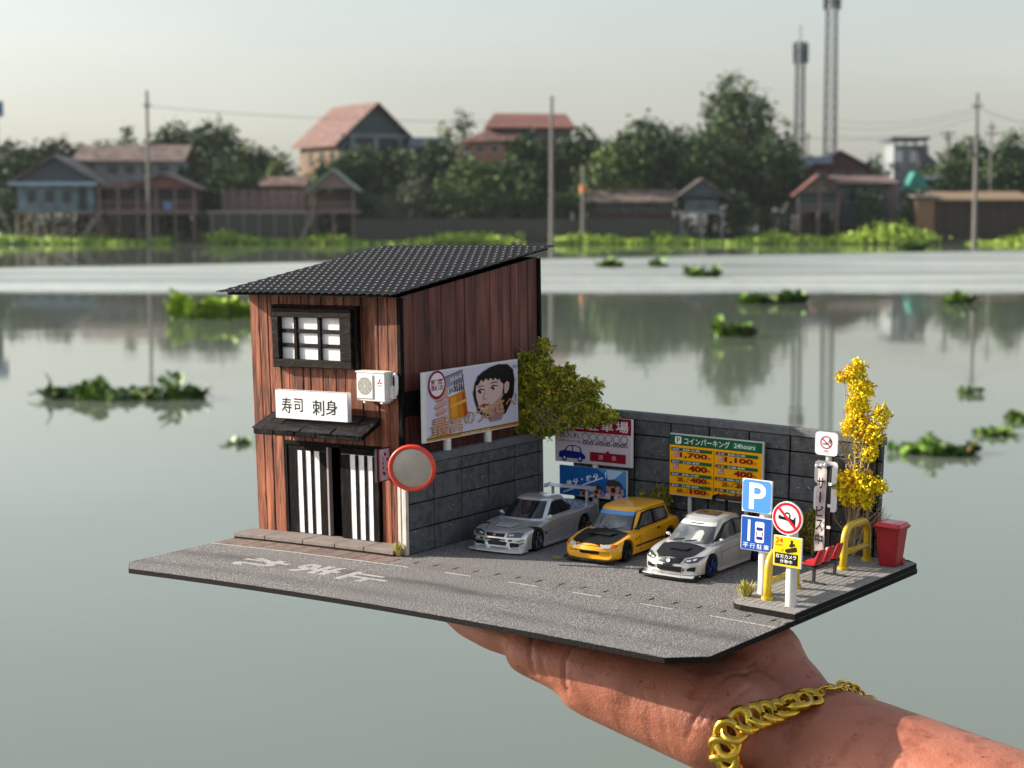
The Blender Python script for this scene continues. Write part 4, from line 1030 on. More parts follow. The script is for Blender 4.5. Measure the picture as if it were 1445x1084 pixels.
for a in (-90, 30, 150):
    d = Vector((math.cos(R(a)), math.sin(R(a)))); n2 = Vector((-d.y, d.x)); c_ = Vector((.55, .5))
    pts = [c_, c_+d*.16+n2*.09, c_+d*.32, c_+d*.16-n2*.09]; cv.poly([(p.x, p.y) for p in pts], '#8f1320')
cv.text('MITSUBISHI', .28, .78, .82, .88, '#7a1520', .02)
cv.done('emblem', AC)
MB().cbox((9.02, 8.92, 7.02), (9.24, 9.22, 7.62), .03).build('valve_cover', m_acw, AC)
MB().tube([(9.10, 9.12, 8.10), (9.26, 9.10, 8.16), (9.33, 9.10, 8.02), (9.33, 9.10, 7.55), (9.30, 9.10, 7.25), (9.16, 9.12, 7.12)], .085, 8).build('pipe', m_acw, AC, smooth=True)
for x in (7.7, 8.7): MB().cbox((x, 8.68, 6.80), (x+.14, 9.28, 6.90), .01).build('foot', m_acw, AC)

# small menu board at right of the door
MN = Thing('menu_board', 'small pink menu board with plum flowers beside the right door', 'sign', (8.6, 8.9, 3.2))
MB().cbox((8.50, 8.42, 3.22), (8.66, 9.34, 4.76), .015).build('board', mat('black_plastic', (.012, .011, .012), .4), MN)
cv = Canvas((8.66, 8.44, 4.74), (0, .88, 0), (0, 0, -1.50), (1, 0, 0))
cv.rect(.06, .02, .98, .98, '#cdb4c4'); cv.rect(.06, .02, .16, .98, '#8d2f4c'); cv.rect(.2, .02, .25, .98, '#b06a84')
for (x, y, r_) in ((.62, .18, .10), (.82, .35, .09), (.55, .78, .10), (.80, .66, .07)): cv.disc(x, y, r_, '#6e1830', n=7)
for i, t in enumerate('お食事処'): cv.text(t, .36, .24+i*.15, .52, .35+i*.15, '#241520', .02)
cv.done('print', MN)

# ------------------------------------------------------------------ block walls
m_blk = mat('dark_grey_block', (.115, .117, .122), .85, spec=.25, noises=[(3, (.070, .072, .078), .4, .7), (9, (.50, .50, .50), .70, .715, 2)], bump=[(14, .035, 3), (4, .03, 2)], rnd=.08)
m_cap = mat('lit_wall_cap', (.13, .135, .145), .85, noises=[(3, (.10, .10, .11), .4, .7), (15, (.28, .27, .27), .64, .70, 2)], bump=[(14, .03, 3)], rnd=.08)  # lighter than the blocks, light falling on the cap put into its colour
SW = Thing('side_block_wall', 'low grey block wall with a cap along the left side of the parking lot', 'wall', (10.1, 14, 0))
vj = [8.66, 10.49, 12.62, 14.77, 16.92, 18.95, 19.4]; zj = [0.0, 1.12, 2.30, 3.45, 4.05]
MB().box((9.99, 8.70, 0), (10.22, 19.36, 4.05)).build('mortar_core', m_joint, SW)
for i in range(6):
    for j in range(4):
        MB().cbox((9.95, vj[i]+.032, zj[j]+.03), (10.30, vj[i+1]-.032, zj[j+1]-.03), .025, jit=.006).build('block', m_blk, SW)
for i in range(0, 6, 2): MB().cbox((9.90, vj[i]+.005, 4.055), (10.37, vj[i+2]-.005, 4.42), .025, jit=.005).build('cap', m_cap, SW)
MB().cbox((9.80, 8.42, .0), (9.98, 8.64, 4.0), .02, jit=.01).cbox((10.0, 8.44, .0), (10.26, 8.64, 4.0), .02, jit=.01).build('end_board', m_dirtyw, SW)
BW = Thing('back_block_wall', 'tall dark grey block wall with a cap along the back of the parking lot', 'wall', (20, 20, 0))
uj = [11.7, 13.2, 15.3, 17.35, 19.45, 21.58, 23.70, 25.85, 28.0, 28.25]; zj = [0, 1.18, 2.37, 3.49, 4.60, 5.33]
def vb_(u): return 19.80-(u-15)*.030
def skew(mb):
    for v in mb.v: v.y += vb_(v.x)
    return mb
skew(MB().box((11.75, .07, 0), (20, .28, 5.33)).box((20, .07, 0), (28.2, .28, 5.33))).build('mortar_core', m_joint, BW)
for i in range(9):
    for j in range(5):
        skew(MB().cbox((uj[i]+.036, 0, zj[j]+.03), (uj[i+1]-.036, .32, zj[j+1]-.03), .025, jit=.006)).build('block', m_blk, BW)
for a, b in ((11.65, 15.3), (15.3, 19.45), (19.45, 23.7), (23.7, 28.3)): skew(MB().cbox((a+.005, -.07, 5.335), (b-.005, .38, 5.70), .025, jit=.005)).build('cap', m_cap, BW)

# ================================================================== THE THREE PARKED CARS
m_tyre = mat('tyre_rubber', (.009, .009, .0095), .75, spec=.25)
m_blk_gloss = mat('black_plastic_trim', (.006, .006, .0065), .4, spec=.3)
m_carbon = mat('carbon_bonnet', (.006, .006, .007), .42, spec=.25, coat=.0, noises=[(22, (.026, .026, .028), .5, .56)])
m_cglass = mat('car_glass', (.012, .014, .018), .04, spec=.8, coat=.3)
m_cglass2 = mat('car_glass_clear', (.085, .095, .105), .06, spec=.8, noises=[(.9, (.20, .21, .22), .50, .62)])
m_lamp = mat('headlamp_glass', (.55, .56, .58), .12, spec=.8, coat=.8)
m_lampd = mat('headlamp_dark', (.05, .055, .065), .12, spec=.8, coat=.8)
m_amber = mat('amber_lens', (.65, .10, .02), .2, coat=.6)
m_redl = mat('red_lens', (.45, .015, .015), .2, coat=.6)
m_chrome = mat('chrome', (.75, .75, .76), .18, metal=1)
m_seatw = mat('pale_seat', (.5, .5, .5), .6)
def catmull(P, n):
    out = []; N = len(P)
    for i in range(N-1):
        p0, p1, p2, p3 = P[max(i-1, 0)], P[i], P[i+1], P[min(i+2, N-1)]
        for k in range(n):
            t = k/n; out.append(tuple(.5*((2*b)+(-a+c)*t+(2*a-5*b+4*c-d)*t*t+(-a+3*b-3*c+d)*t**3) for a, b, c, d in zip(p0, p1, p2, p3)))
    out.append(tuple(P[-1])); return out
def linterp(P, n):
    out = []
    for a, b in zip(P[:-1], P[1:]):
        for k in range(n): out.append(tuple(x+(y-x)*k/n for x, y in zip(a, b)))
    return out+[tuple(P[-1])]
class Car:
    def __init__(s, label, O, yaw, paint, nm='parked_car'):
        s.O = O; s.yaw = R(yaw); c, si = math.cos(s.yaw), math.sin(s.yaw)
        s.sp = lambda p: dio((O[0]+p[0]*c-p[1]*si, O[1]+p[0]*si+p[1]*c, p[2]))
        s.paint = paint
        s.T = Thing(nm, label, 'car', (O[0], O[1]+3.5, 0), dio, 'miniature cars parked in the lot')
        s.av = []; s.af = []
    def mb(s): return MB(s.sp)
    def reg(s, mb):
        k = len(s.av); s.av += [v.copy() for v in mb.v]; s.af += [[i+k for i in f] for f in mb.f]
    def body(s, st, curve, wheels, rw, arch):
        """st: (y, z_bottom, z_top_centre, half_mid, half_bottom, half_top, z_shoulder, z_mid)"""
        S = catmull(st, 4); mb = s.mb(); rings = []; L = st[-1][0]
        for (y, zb, zt, hm, hb, ht, zs, zm) in S:
            P = [(0, zb), (hb*.9, zb), (hb, zb+.05), (hm*.99, (zb+zm)/2), (hm, zm), (hm*.975, zs-.10), ((ht+hm)/2, zs-.02), (ht, zs), (ht*.55, zs+(zt-zs)*.62), (0, zt)]
            P = linterp(P[:5], 2)[:-1] + catmull(P[4:], 3)
            ring = P + [(-a, b) for a, b in P[-2:0:-1]]
            f = max(0, 1-y/1.6)**2; r_ = max(0, 1-(L-y)/1.2)**2
            rings.append([(a, y+curve*(a/1.4)**2*f - .16*(a/1.4)**2*r_, b) for a, b in ring])
        n = len(rings[0]); vs = [p for r_ in rings for p in r_]
        fs = [(j*n+i, (j+1)*n+i, (j+1)*n+(i+1) % n, j*n+(i+1) % n) for j in range(len(rings)-1) for i in range(n)]
        fs += [tuple(range(n)), tuple(range((len(rings)-1)*n+n-1, (len(rings)-1)*n-1, -1))]
        # wheel arches are cut with a boolean
        def raw(vs, fs):
            me = bpy.data.meshes.new('b'); me.from_pydata([tuple(p) for p in vs], [], fs)
            bm = bmesh.new(); bm.from_mesh(me); bmesh.ops.recalc_face_normals(bm, faces=bm.faces[:]); bm.to_mesh(me); bm.free()
            o = bpy.data.objects.new('b', me); COL.objects.link(o); return o
        bo = raw(vs, fs); kill = [bo]
        for (wy, wr) in wheels:
            for sx in (-1, 1):
                c = MB(ident).tube([(sx*(1.0), wy, wr+.01), (sx*2.2, wy, wr+.01)], arch, 28)
                co = raw(c.v, c.f); kill.append(co)
                md = bo.modifiers.new('c', 'BOOLEAN'); md.object = co; md.operation = 'DIFFERENCE'; md.solver = 'EXACT'
        bpy.context.view_layer.update()
        ev = bo.evaluated_get(bpy.context.evaluated_depsgraph_get()); me = ev.to_mesh()
        mb.add([v.co.copy() for v in me.vertices], [list(p.vertices) for p in me.polygons]); ev.to_mesh_clear()
        for o in kill: bpy.data.objects.remove(o)
        s.reg(mb); s.bodyo = mb.build('body', s.paint, s.T, smooth=True, autosm=32)
    def cabin(s, base, roof, hb, hr, z0, z1, crown=.07, mat_=None, n=5.):
        """base/roof = (front y, rear y)"""
        mb = s.mb(); rings = []; K = 48
        lv = [(t, 1-.10*(1-math.cos(t*math.pi/2))*0) for t in (0, .25, .5, .75, .93, 1)]
        for t, _ in lv:
            e = t**1.08
            yf = base[0]+(roof[0]-base[0])*e; yb = base[1]+(roof[1]-base[1])*e; hw = hb+(hr-hb)*e; z = z0+(z1-z0)*t
            rings.append((yf, yb, hw, z))
        yf, yb, hw, z = rings[-1]
        for (sh, dz) in ((.05, .035), (.16, .06), (.45, .06+crown*.5), (.8, .06+crown*.85)):
            rings.append((yf+sh*(yb-yf)*.45, yb-sh*(yb-yf)*.45, hw*(1-sh*.9), z+dz))
        vs = []
        for (yf, yb, hw, z) in rings:
            cy = (yf+yb)/2; ry = (yb-yf)/2
            for k in range(K):
                a = 2*math.pi*k/K; c, q = math.cos(a), math.sin(a)
                x = hw*math.copysign(abs(c)**(2/n), c); y = ry*math.copysign(abs(q)**(2/(n*.9)), q)
                bow = -.10*(1-(x/hw)**2) if q < 0 else .06*(1-(x/hw)**2)
                vs.append((x, cy+y+bow, z+ (0 if z < rings[5][3]+.001 else .02*(1-(y/ry)**2))))
        N = len(rings)
        fs = [(j*K+i, j*K+(i+1) % K, (j+1)*K+(i+1) % K, (j+1)*K+i) for j in range(N-1) for i in range(K)]
        fs += [tuple((N-1)*K+i for i in range(K)), tuple(range(K))[::-1]]
        mb.add(vs, fs); s.reg(mb); mb.build('roof', mat_ or s.paint, s.T, smooth=True, autosm=50)
    def bvh(s): s.B = BVHTree.FromPolygons([tuple(v) for v in s.av], s.af)
    def decal(s, name, poly, d, m, off=.012, grid=.14, parent=None, build=True, mbx=None, thick=0.0):
        """polygon seen from the front (x,z), left/right side (y,z) or top (x,y) laid on the bodywork"""
        bm = bmesh.new()
        vs = [bm.verts.new((a, b, 0)) for a, b in poly]; bm.faces.new(vs)
        for ax in (0, 1):
            lo = min(p[ax] for p in poly); hi = max(p[ax] for p in poly); q = lo+grid
            while q < hi-1e-4:
                no = [0, 0, 0]; no[ax] = 1; co = [0, 0, 0]; co[ax] = q
                bmesh.ops.bisect_plane(bm, geom=bm.verts[:]+bm.edges[:]+bm.faces[:], plane_co=co, plane_no=no); q += grid
        dirs = {'front': (lambda a, b: Vector((a, -3, b)), Vector((0, 1, 0))), 'rear': (lambda a, b: Vector((a, 12, b)), Vector((0, -1, 0))),
                'R': (lambda a, b: Vector((4, a, b)), Vector((-1, 0, 0))), 'L': (lambda a, b: Vector((-4, a, b)), Vector((1, 0, 0))), 'top': (lambda a, b: Vector((a, b, 5)), Vector((0, 0, -1)))}
        f, dr = dirs[d]; bad = []
        for v in bm.verts:
            o = f(v.co.x, v.co.y); hit, nrm, idx, dist = s.B.ray_cast(o, dr)
            if hit is None: bad.append(v); continue
            if nrm.dot(dr) > 0: nrm = -nrm
            v.co = hit + (nrm - dr)*.5*off
        if bad: bmesh.ops.delete(bm, geom=bad, context='VERTS')
        if thick:
            r_ = bmesh.ops.extrude_face_region(bm, geom=bm.faces[:])
            for v in [e for e in r_['geom'] if isinstance(e, bmesh.types.BMVert)]: v.co -= dr*thick
        mb = mbx or s.mb(); mb.bm(bm)
        if build and not mbx: return mb.build(name, m, parent or s.T, smooth=not thick)
    def sym(s, name, poly, d, m, **k):
        if d in ('R', 'L'):
            s.decal(name, poly, 'R', m, **k); s.decal(name, poly, 'L', m, **k)
        else:
            s.decal(name, poly, d, m, **k); s.decal(name, [(-a, b) for a, b in poly], d, m, **k)
    def line(s, name, pts, d, m=None, w=.022, **k):
        poly = []; n = len(pts); A = []; Bp = []
        for i in range(n):
            a = Vector(pts[max(i-1, 0)]); b = Vector(pts[min(i+1, n-1)]); t = (b-a).normalized(); q = Vector((-t.y, t.x))*w/2
            A.append(tuple(Vector(pts[i])+q)); Bp.append(tuple(Vector(pts[i])-q))
        mb = s.mb()
        for i in range(n-1): s.decal(name, [A[i], A[i+1], Bp[i+1], Bp[i]], d, m, mbx=mb, **k)
        mb.build(name, m or m_blk_gloss, s.T)
    def wheel(s, x, y, r, w, rim, spokes=5):
        sx = 1 if x > 0 else -1; c = Vector((x, y, r))
        def lathe(prof, n=28):
            mb = s.mb(); vs = []
            for k in range(n):
                a = 2*math.pi*k/n
                for (px_, pr) in prof: vs.append((c.x+sx*px_, c.y+math.cos(a)*pr, c.z+math.sin(a)*pr))
            m_ = len(prof)
            return mb.add(vs, [(k*m_+i, ((k+1) % n)*m_+i, ((k+1) % n)*m_+i+1, k*m_+i+1) for k in range(n) for i in range(m_-1)])
        W = lathe([(-w, r*.7), (-w, r*.93), (-w*.75, r), (-.04, r), (0, r*.94), (-.01, r*.80), (-.03, r*.74)]).build('wheel', m_tyre, s.T, smooth=True, autosm=60)
        S = sub(s.T, W)
        lathe([(-.03, r*.76), (-.02, r*.74), (-.05, r*.68), (-w*.6, r*.60), (-w*.6, 0.001)]).build('rim', rim, S, smooth=True, autosm=40)
        mb = s.mb()
        for k in range(spokes):
            a = 2*math.pi*k/spokes+.3
            for da in (-.12, .12):
                p = Vector((0, math.cos(a+da*.5)*r*.12, math.sin(a+da*.5)*r*.12)); q = Vector((0, math.cos(a+da)*r*.70, math.sin(a+da)*r*.70))
                mb.tube([c+p+Vector((sx*-.06, 0, 0)), c+q+Vector((sx*-.035, 0, 0))], [.035, .025], 6)
        mb.cyl((c.x-sx*.08, c.y, c.z), r*.16, sx*.05, 12, axis=0)
        mb.build('spokes', rim, S)
    def mirror(s, x, y, z, m, sx):
        mb = s.mb(); mb.ball((sx*(x+.13), y, z+.03), (.13, .07, .075), seg=6); mb.box((sx*(x-.05), y-.02, z-.05), (sx*(x+.08), y+.03, z-.0))
        mb.build('wing_mirror', m, s.T, smooth=True, autosm=50)

# ---- silver coupe
silver = mat('silver_paint', (.70, .71, .74), .24, metal=.62, coat=.5)
silver_l = mat('bright_silver_trim', (.80, .80, .82), .28, metal=.45)
c1 = Car('silver two door coupe with a tall rear wing parked nearest the side wall', (13.22, 11.12), 3.5, silver)
c1.body([(0, .20, .60, 1.20, 1.16, 1.0, .52, .40), (.06, .15, .86, 1.38, 1.34, 1.12, .76, .45), (.22, .14, .98, 1.46, 1.42, 1.22, .92, .50), (.7, .14, 1.06, 1.50, 1.44, 1.28, 1.01, .62), (1.35, .14, 1.14, 1.54, 1.45, 1.30, 1.09, .70), (2.1, .14, 1.24, 1.47, 1.42, 1.28, 1.19, .72),
    (3.0, .14, 1.30, 1.42, 1.42, 1.26, 1.25, .72), (4.3, .14, 1.33, 1.43, 1.42, 1.27, 1.28, .74), (5.3, .14, 1.38, 1.53, 1.44, 1.30, 1.32, .78), (6.3, .16, 1.43, 1.50, 1.44, 1.26, 1.37, .80), (7.0, .2, 1.44, 1.43, 1.36, 1.22, 1.37, .80), (7.3, .26, 1.40, 1.38, 1.3, 1.18, 1.32, .80), (7.38, .36, 1.2, 1.30, 1.2, 1.1, 1.10, .8)],
    .36, ((1.38, .52), (5.62, .52)), .52, .58)
c1.cabin((2.08, 5.85), (3.30, 4.75), 1.24, .93, 1.18, 2.02, .06)
c1.bvh()
c1.decal('windscreen', [(-1.06, 1.30), (1.06, 1.30), (.83, 1.97), (-.83, 1.97)], 'front', m_cglass, grid=.12)
c1.decal('rear_window', [(-.95, 1.46), (.95, 1.46), (.78, 1.94), (-.78, 1.94)], 'rear', m_cglass)
c1.sym('side_window', [(2.78, 1.35), (3.45, 1.90), (3.8, 1.95), (4.35, 1.93), (5.05, 1.52), (4.9, 1.38)], 'R', m_cglass)
c1.line('pillar', [(4.05, 1.38), (4.02, 1.94)], 'R', m_blk_gloss, w=.08, off=.02)
c1.decal('grille', [(-.46, .76), (.46, .76), (.50, .91), (-.50, .91)], 'front', m_blk_gloss, off=.03)
c1.decal('badge', [(-.07, .79), (.07, .79), (.07, .89), (-.07, .89)], 'front', m_redl, off=.06)
c1.decal('air_intake', [(-.46, .34), (.46, .34), (.54, .67), (-.54, .67)], 'front', m_blk_gloss, off=.03)
c1.decal('number_plate_recess', [(-.26, .60), (.26, .60), (.26, .70), (-.26, .70)], 'front', m_blk_gloss, off=.07)
c1.sym('headlamp', [(.58, .75), (1.22, .77), (1.31, .94), (1.0, .97), (.62, .92)], 'front', m_lampd, off=.03)
c1.sym('lamp_lens', [(.66, .81), (.90, .82), (.92, .89), (.68, .88)], 'front', m_lamp, off=.05)
c1.sym('side_intake', [(.66, .31), (1.16, .33), (1.14, .50), (.68, .50)], 'front', m_blk_gloss, off=.03)
c1.sym('fog_lamp', [(.68, .58), (.84, .58), (.84, .66), (.68, .66)], 'front', m_blk_gloss, off=.03)
c1.sym('indicator', [(.88, .58), (1.08, .58), (1.08, .66), (.88, .66)], 'front', m_lamp, off=.03)
for i in range(2): c1.sym('canard', [(1.14, .42+i*.16), (1.34, .50+i*.16), (1.34, .53+i*.16), (1.14, .46+i*.16)], 'front', m_blk_gloss, off=.02, thick=.12)
c1.decal('bonnet_vent', [(-.42, .72), (.42, .72), (.52, 1.34), (-.52, 1.34)], 'top', silver_l, off=.05)
for i in range(3): c1.line('vent_slat', [(-.44, .88+i*.15), (.44, .88+i*.15)], 'top', silver, w=.04, off=.09)
for sx in (-1, 1): c1.line('bonnet_gap', [(sx*.62, .25), (sx*1.04, 1.2), (sx*1.12, 2.0)], 'top', m_blk_gloss, w=.02)
c1.line('door_gap', [(2.55, .30), (2.52, 1.22)], 'R'); c1.line('door_gap', [(4.42, .30), (4.52, 1.0), (4.42, 1.30)], 'R', silver_l, w=.03)
c1.line('body_crease', [(2.3, .70), (4.3, .74)], 'R', silver_l, w=.02); c1.line('door_handle', [(4.05, 1.08), (4.28, 1.09)], 'R', silver_l, w=.06, off=.04)
c1.line('wing_vent', [(2.02, .74), (2.22, .74)], 'R', m_blk_gloss, w=.12)
mb = c1.mb(); mb.add([(-1.42, .02, .10), (-.9, -.16, .10), (.9, -.16, .10), (1.42, .02, .10), (1.42, .6, .10), (-1.42, .6, .10), (-1.42, .02, .16), (-.9, -.16, .16), (.9, -.16, .16), (1.42, .02, .16), (1.42, .6, .16), (-1.42, .6, .16)],
    [(0, 5, 4, 3, 2, 1), (6, 7, 8, 9, 10, 11)] + [(i, (i+1) % 6, (i+1) % 6+6, i+6) for i in range(6)]); mb.build('front_splitter', silver_l, c1.T)
for sx in (-1, 1):
    c1.mb().cbox((sx*1.38-.08, 2.02, .10), (sx*1.38+.08, 4.95, .24), .02).build('side_skirt', silver, c1.T)
    for (y, xx) in ((1.38, 1.49), (5.62, 1.49)): c1.wheel(sx*xx, y, .52, .42, mat('dark_rim', (.10, .10, .11), .35, metal=.8), 6)
    c1.mirror(1.20, 2.72, 1.36, silver_l, sx)
    c1.mb().cbox((sx*.95-.03, 6.75, 1.42), (sx*.95+.03, 6.95, 2.03), .01).build('wing_strut', silver_l, c1.T)
c1.mb().prism([(6.62, 2.06), (6.70, 2.03), (7.12, 2.10), (7.14, 2.14), (6.9, 2.12)], -1.26, 1.26, axis=0).box((-1.28, 6.58, 1.97), (-1.25, 7.16, 2.17)).box((1.25, 6.58, 1.97), (1.28, 7.16, 2.17)).build('rear_wing', silver_l, c1.T)
c1.decal('roof_fin', [(-.2, 4.2), (.2, 4.2), (.2, 4.5), (-.2, 4.5)], 'top', silver_l, off=.03)

# ---- yellow hatchback
yellow = mat('yellow_paint', (.88, .42, .008), .28, coat=.7)
c2 = Car('yellow two door hatchback with a black carbon bonnet parked in the middle', (17.92, 11.62), 3.0, yellow)
c2.body([(0, .22, .62, 1.10, 1.05, .9, .55, .42), (.06, .20, .84, 1.26, 1.2, 1.02, .76, .45), (.25, .18, .92, 1.34, 1.28, 1.10, .87, .52), (.7, .18, 1.00, 1.39, 1.32, 1.15, .95, .62), (1.25, .18, 1.10, 1.42, 1.34, 1.17, 1.04, .68), (1.9, .18, 1.20, 1.40, 1.33, 1.18, 1.14, .70),
    (3.0, .18, 1.26, 1.39, 1.33, 1.19, 1.20, .70), (4.2, .18, 1.30, 1.40, 1.33, 1.20, 1.24, .72), (5.3, .18, 1.36, 1.41, 1.33, 1.20, 1.30, .76), (6.1, .22, 1.38, 1.36, 1.28, 1.14, 1.31, .78), (6.42, .3, 1.28, 1.30, 1.2, 1.08, 1.2, .78), (6.5, .42, 1.0, 1.22, 1.1, 1.0, .95, .75)],
    .40, ((1.22, .46), (5.22, .46)), .46, .54)
c2.cabin((1.80, 6.36), (2.88, 5.70), 1.19, 1.02, 1.12, 2.05, .06)
c2.bvh()
c2.decal('windscreen', [(-1.02, 1.22), (1.02, 1.22), (.86, 1.95), (-.86, 1.95)], 'front', m_cglass2, grid=.12)
c2.decal('sun_strip', [(-.895, 1.80), (.895, 1.80), (.85, 1.955), (-.85, 1.955)], 'front', mat('blue_sun_strip', (.12, .33, .68), .25), off=.02)
c2.line('windscreen_seal', [(-1.02, 1.22), (-.86, 1.95)], 'front', m_blk_gloss, w=.05, off=.02); c2.line('windscreen_seal', [(1.02, 1.22), (.86, 1.95)], 'front', m_blk_gloss, w=.05, off=.02)
c2.decal('rear_window', [(-.9, 1.45), (.9, 1.45), (.82, 1.92), (-.82, 1.92)], 'rear', m_cglass)
c2.sym('window_surround', [(2.42, 1.24), (3.1, 1.90), (3.7, 1.96), (5.2, 1.92), (5.55, 1.50), (5.4, 1.32)], 'R', m_blk_gloss)
c2.sym('side_window', [(2.62, 1.30), (3.2, 1.84), (3.85, 1.90), (3.95, 1.35)], 'R', m_cglass2, off=.022)
c2.sym('side_window', [(4.12, 1.36), (4.06, 1.89), (5.1, 1.86), (5.42, 1.52), (5.28, 1.40)], 'R', m_cglass2, off=.022)
c2.decal('carbon_bonnet', [(-.62, .11), (.62, .11), (.98, .42), (1.06, .85), (1.08, 1.55), (1.04, 1.84), (-1.04, 1.84), (-1.08, 1.55), (-1.06, .85), (-.98, .42)], 'top', m_carbon, off=.03, grid=.16)
c2.decal('bonnet_scoop', [(-.55, 1.0), (.55, 1.0), (.72, 1.55), (-.72, 1.55)], 'top', m_carbon, off=.10, grid=.2)
c2.decal('grille_opening', [(-.42, .40), (.42, .40), (.50, .45), (.50, .56), (-.50, .56), (-.50, .45)], 'front', m_blk_gloss, off=.03)
c2.line('mesh_bar', [(-.48, .49), (.48, .49)], 'front', m_tyre, w=.02, off=.05)
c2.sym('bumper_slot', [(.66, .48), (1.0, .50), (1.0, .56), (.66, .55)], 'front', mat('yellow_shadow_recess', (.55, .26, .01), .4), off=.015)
c2.sym('headlamp', [(.58, .72), (1.02, .73), (1.04, .86), (.64, .85)], 'front', m_lamp, off=.04)
c2.sym('corner_lamp', [(1.035, .73), (1.24, .76), (1.26, .86), (1.05, .865)], 'front', m_amber, off=.04)
c2.line('bonnet_edge_gap', [(-.60, .80), (.60, .80)], 'front', m_blk_gloss, w=.022)
mb = c2.mb(); q_ = [(-1.30, .16), (-.95, -.10), (.95, -.10), (1.30, .16), (1.30, .55), (-1.30, .55)]
mb.add([(a, b, .13) for a, b in q_]+[(a, b, .21) for a, b in q_], [(0, 5, 4, 3, 2, 1), (6, 7, 8, 9, 10, 11)] + [(i, (i+1) % 6, (i+1) % 6+6, i+6) for i in range(6)]); mb.build('front_lip', m_carbon, c2.T)
c2.decal('lip_tag', [(-.14, .15), (.14, .15), (.14, .20), (-.14, .20)], 'front', m_redl, off=.3)
c2.line('door_gap', [(2.38, .34), (2.34, 1.18)], 'R'); c2.line('door_gap', [(4.35, .36), (4.42, 1.0), (4.28, 1.30)], 'R')
c2.line('side_moulding', [(1.9, .60), (4.6, .62)], 'R', m_blk_gloss, w=.07, off=.03); c2.line('door_handle', [(3.95, 1.10), (4.20, 1.11)], 'R', m_blk_gloss, w=.07, off=.03)
c2.line('roof_gutter', [(2.9, 1.97), (4.0, 2.03), (5.4, 2.0)], 'R', m_blk_gloss, w=.02)
c2.line('sticker', [(1.98, .86), (1.98, .96)], 'R', m_blk_gloss, w=.07); c2.line('sticker', [(2.25, .90), (2.25, 1.0)], 'R', m_blk_gloss, w=.05)
for sx in (-1, 1):
    for y in (1.22, 5.22): c2.wheel(sx*1.38, y, .46, .38, mat('black_rim', (.03, .03, .032), .4, metal=.5), 5)
    c2.mirror(1.12, 2.35, 1.30, m_blk_gloss, sx)
    c2.line('wiper', [(sx*.1+.1, 1.26), (sx*.5+.2, 1.34)], 'front', m_blk_gloss, w=.03, off=.04)

# ---- silver saloon
pearl = mat('pearl_silver_paint', (.60, .59, .57), .27, metal=.45, coat=.7)
c3 = Car('silver saloon with a black bonnet, front splitter and blue wheels parked nearest the signs', (22.42, 11.02), 1.5, pearl)
c3.body([(0, .26, .60, 1.02, .98, .8, .54, .44), (.07, .22, .88, 1.24, 1.18, .95, .78, .48), (.25, .20, .98, 1.35, 1.3, 1.05, .92, .55), (.65, .20, 1.08, 1.42, 1.36, 1.12, 1.02, .64), (1.2, .20, 1.21, 1.47, 1.38, 1.17, 1.14, .72), (1.9, .20, 1.32, 1.44, 1.37, 1.20, 1.25, .76),
    (3.0, .20, 1.40, 1.42, 1.37, 1.21, 1.33, .76), (4.4, .20, 1.46, 1.43, 1.37, 1.21, 1.38, .78), (5.6, .20, 1.52, 1.46, 1.38, 1.20, 1.44, .82), (6.5, .22, 1.55, 1.42, 1.34, 1.14, 1.48, .84), (7.0, .28, 1.50, 1.34, 1.26, 1.08, 1.42, .84), (7.12, .4, 1.25, 1.26, 1.15, 1.0, 1.18, .84)],
    .42, ((1.28, .50), (5.55, .50)), .50, .57)
c3.cabin((1.42, 6.15), (2.95, 4.85), 1.21, .96, 1.22, 2.17, .09)
c3.bvh()
c3.decal('windscreen', [(-1.08, 1.33), (1.08, 1.33), (.82, 2.06), (-.82, 2.06)], 'front', m_cglass2, grid=.12)
c3.decal('sun_strip', [(-.86, 1.94), (.86, 1.94), (.815, 2.07), (-.815, 2.07)], 'front', mat('white_sun_strip', (.72, .72, .72), .35), off=.022)
c3.line('sun_strip_lettering', [(-.30, 2.005), (.30, 2.005)], 'front', m_blk_gloss, w=.03, off=.03)
c3.decal('front_seat', [(.18, 1.42), (.62, 1.42), (.58, 1.72), (.46, 1.80), (.32, 1.80), (.22, 1.72)], 'front', m_seatw, off=.016)
c3.decal('rear_window', [(-.9, 1.56), (.9, 1.56), (.76, 2.04), (-.76, 2.04)], 'rear', m_cglass)
c3.sym('window_surround', [(2.0, 1.38), (3.1, 2.04), (3.9, 2.14), (4.9, 2.04), (5.65, 1.62), (5.5, 1.50)], 'R', m_blk_gloss)
c3.sym('side_window', [(2.48, 1.44), (3.2, 2.0), (3.8, 2.08), (3.85, 1.46)], 'R', m_cglass2, off=.022)
c3.sym('side_window', [(4.0, 1.48), (3.96, 2.08), (4.85, 1.99), (5.4, 1.66), (5.25, 1.54)], 'R', m_cglass2, off=.022)
c3.decal('carbon_bonnet', [(-.52, .13), (.52, .13), (.88, .52), (.98, 1.1), (1.02, 1.46), (-1.02, 1.46), (-.98, 1.1), (-.88, .52)], 'top', m_carbon, off=.03, grid=.16)
c3.decal('bonnet_scoop', [(-.42, .75), (.42, .75), (.52, 1.15), (-.52, 1.15)], 'top', m_carbon, off=.09, grid=.2)
c3.decal('sunroof', [(-.52, 3.3), (.52, 3.3), (.52, 4.0), (-.52, 4.0)], 'top', mat('brown_sunroof', (.07, .04, .03), .15, coat=.5), off=.02)
c3.decal('grille', [(-.52, .71), (0, .67), (.52, .71), (.64, .91), (-.64, .91)], 'front', m_blk_gloss, off=.03)
c3.decal('emblem', [(.10*math.cos(R(a)), .81+.085*math.sin(R(a))) for a in range(0, 360, 30)], 'front', m_chrome, off=.07)
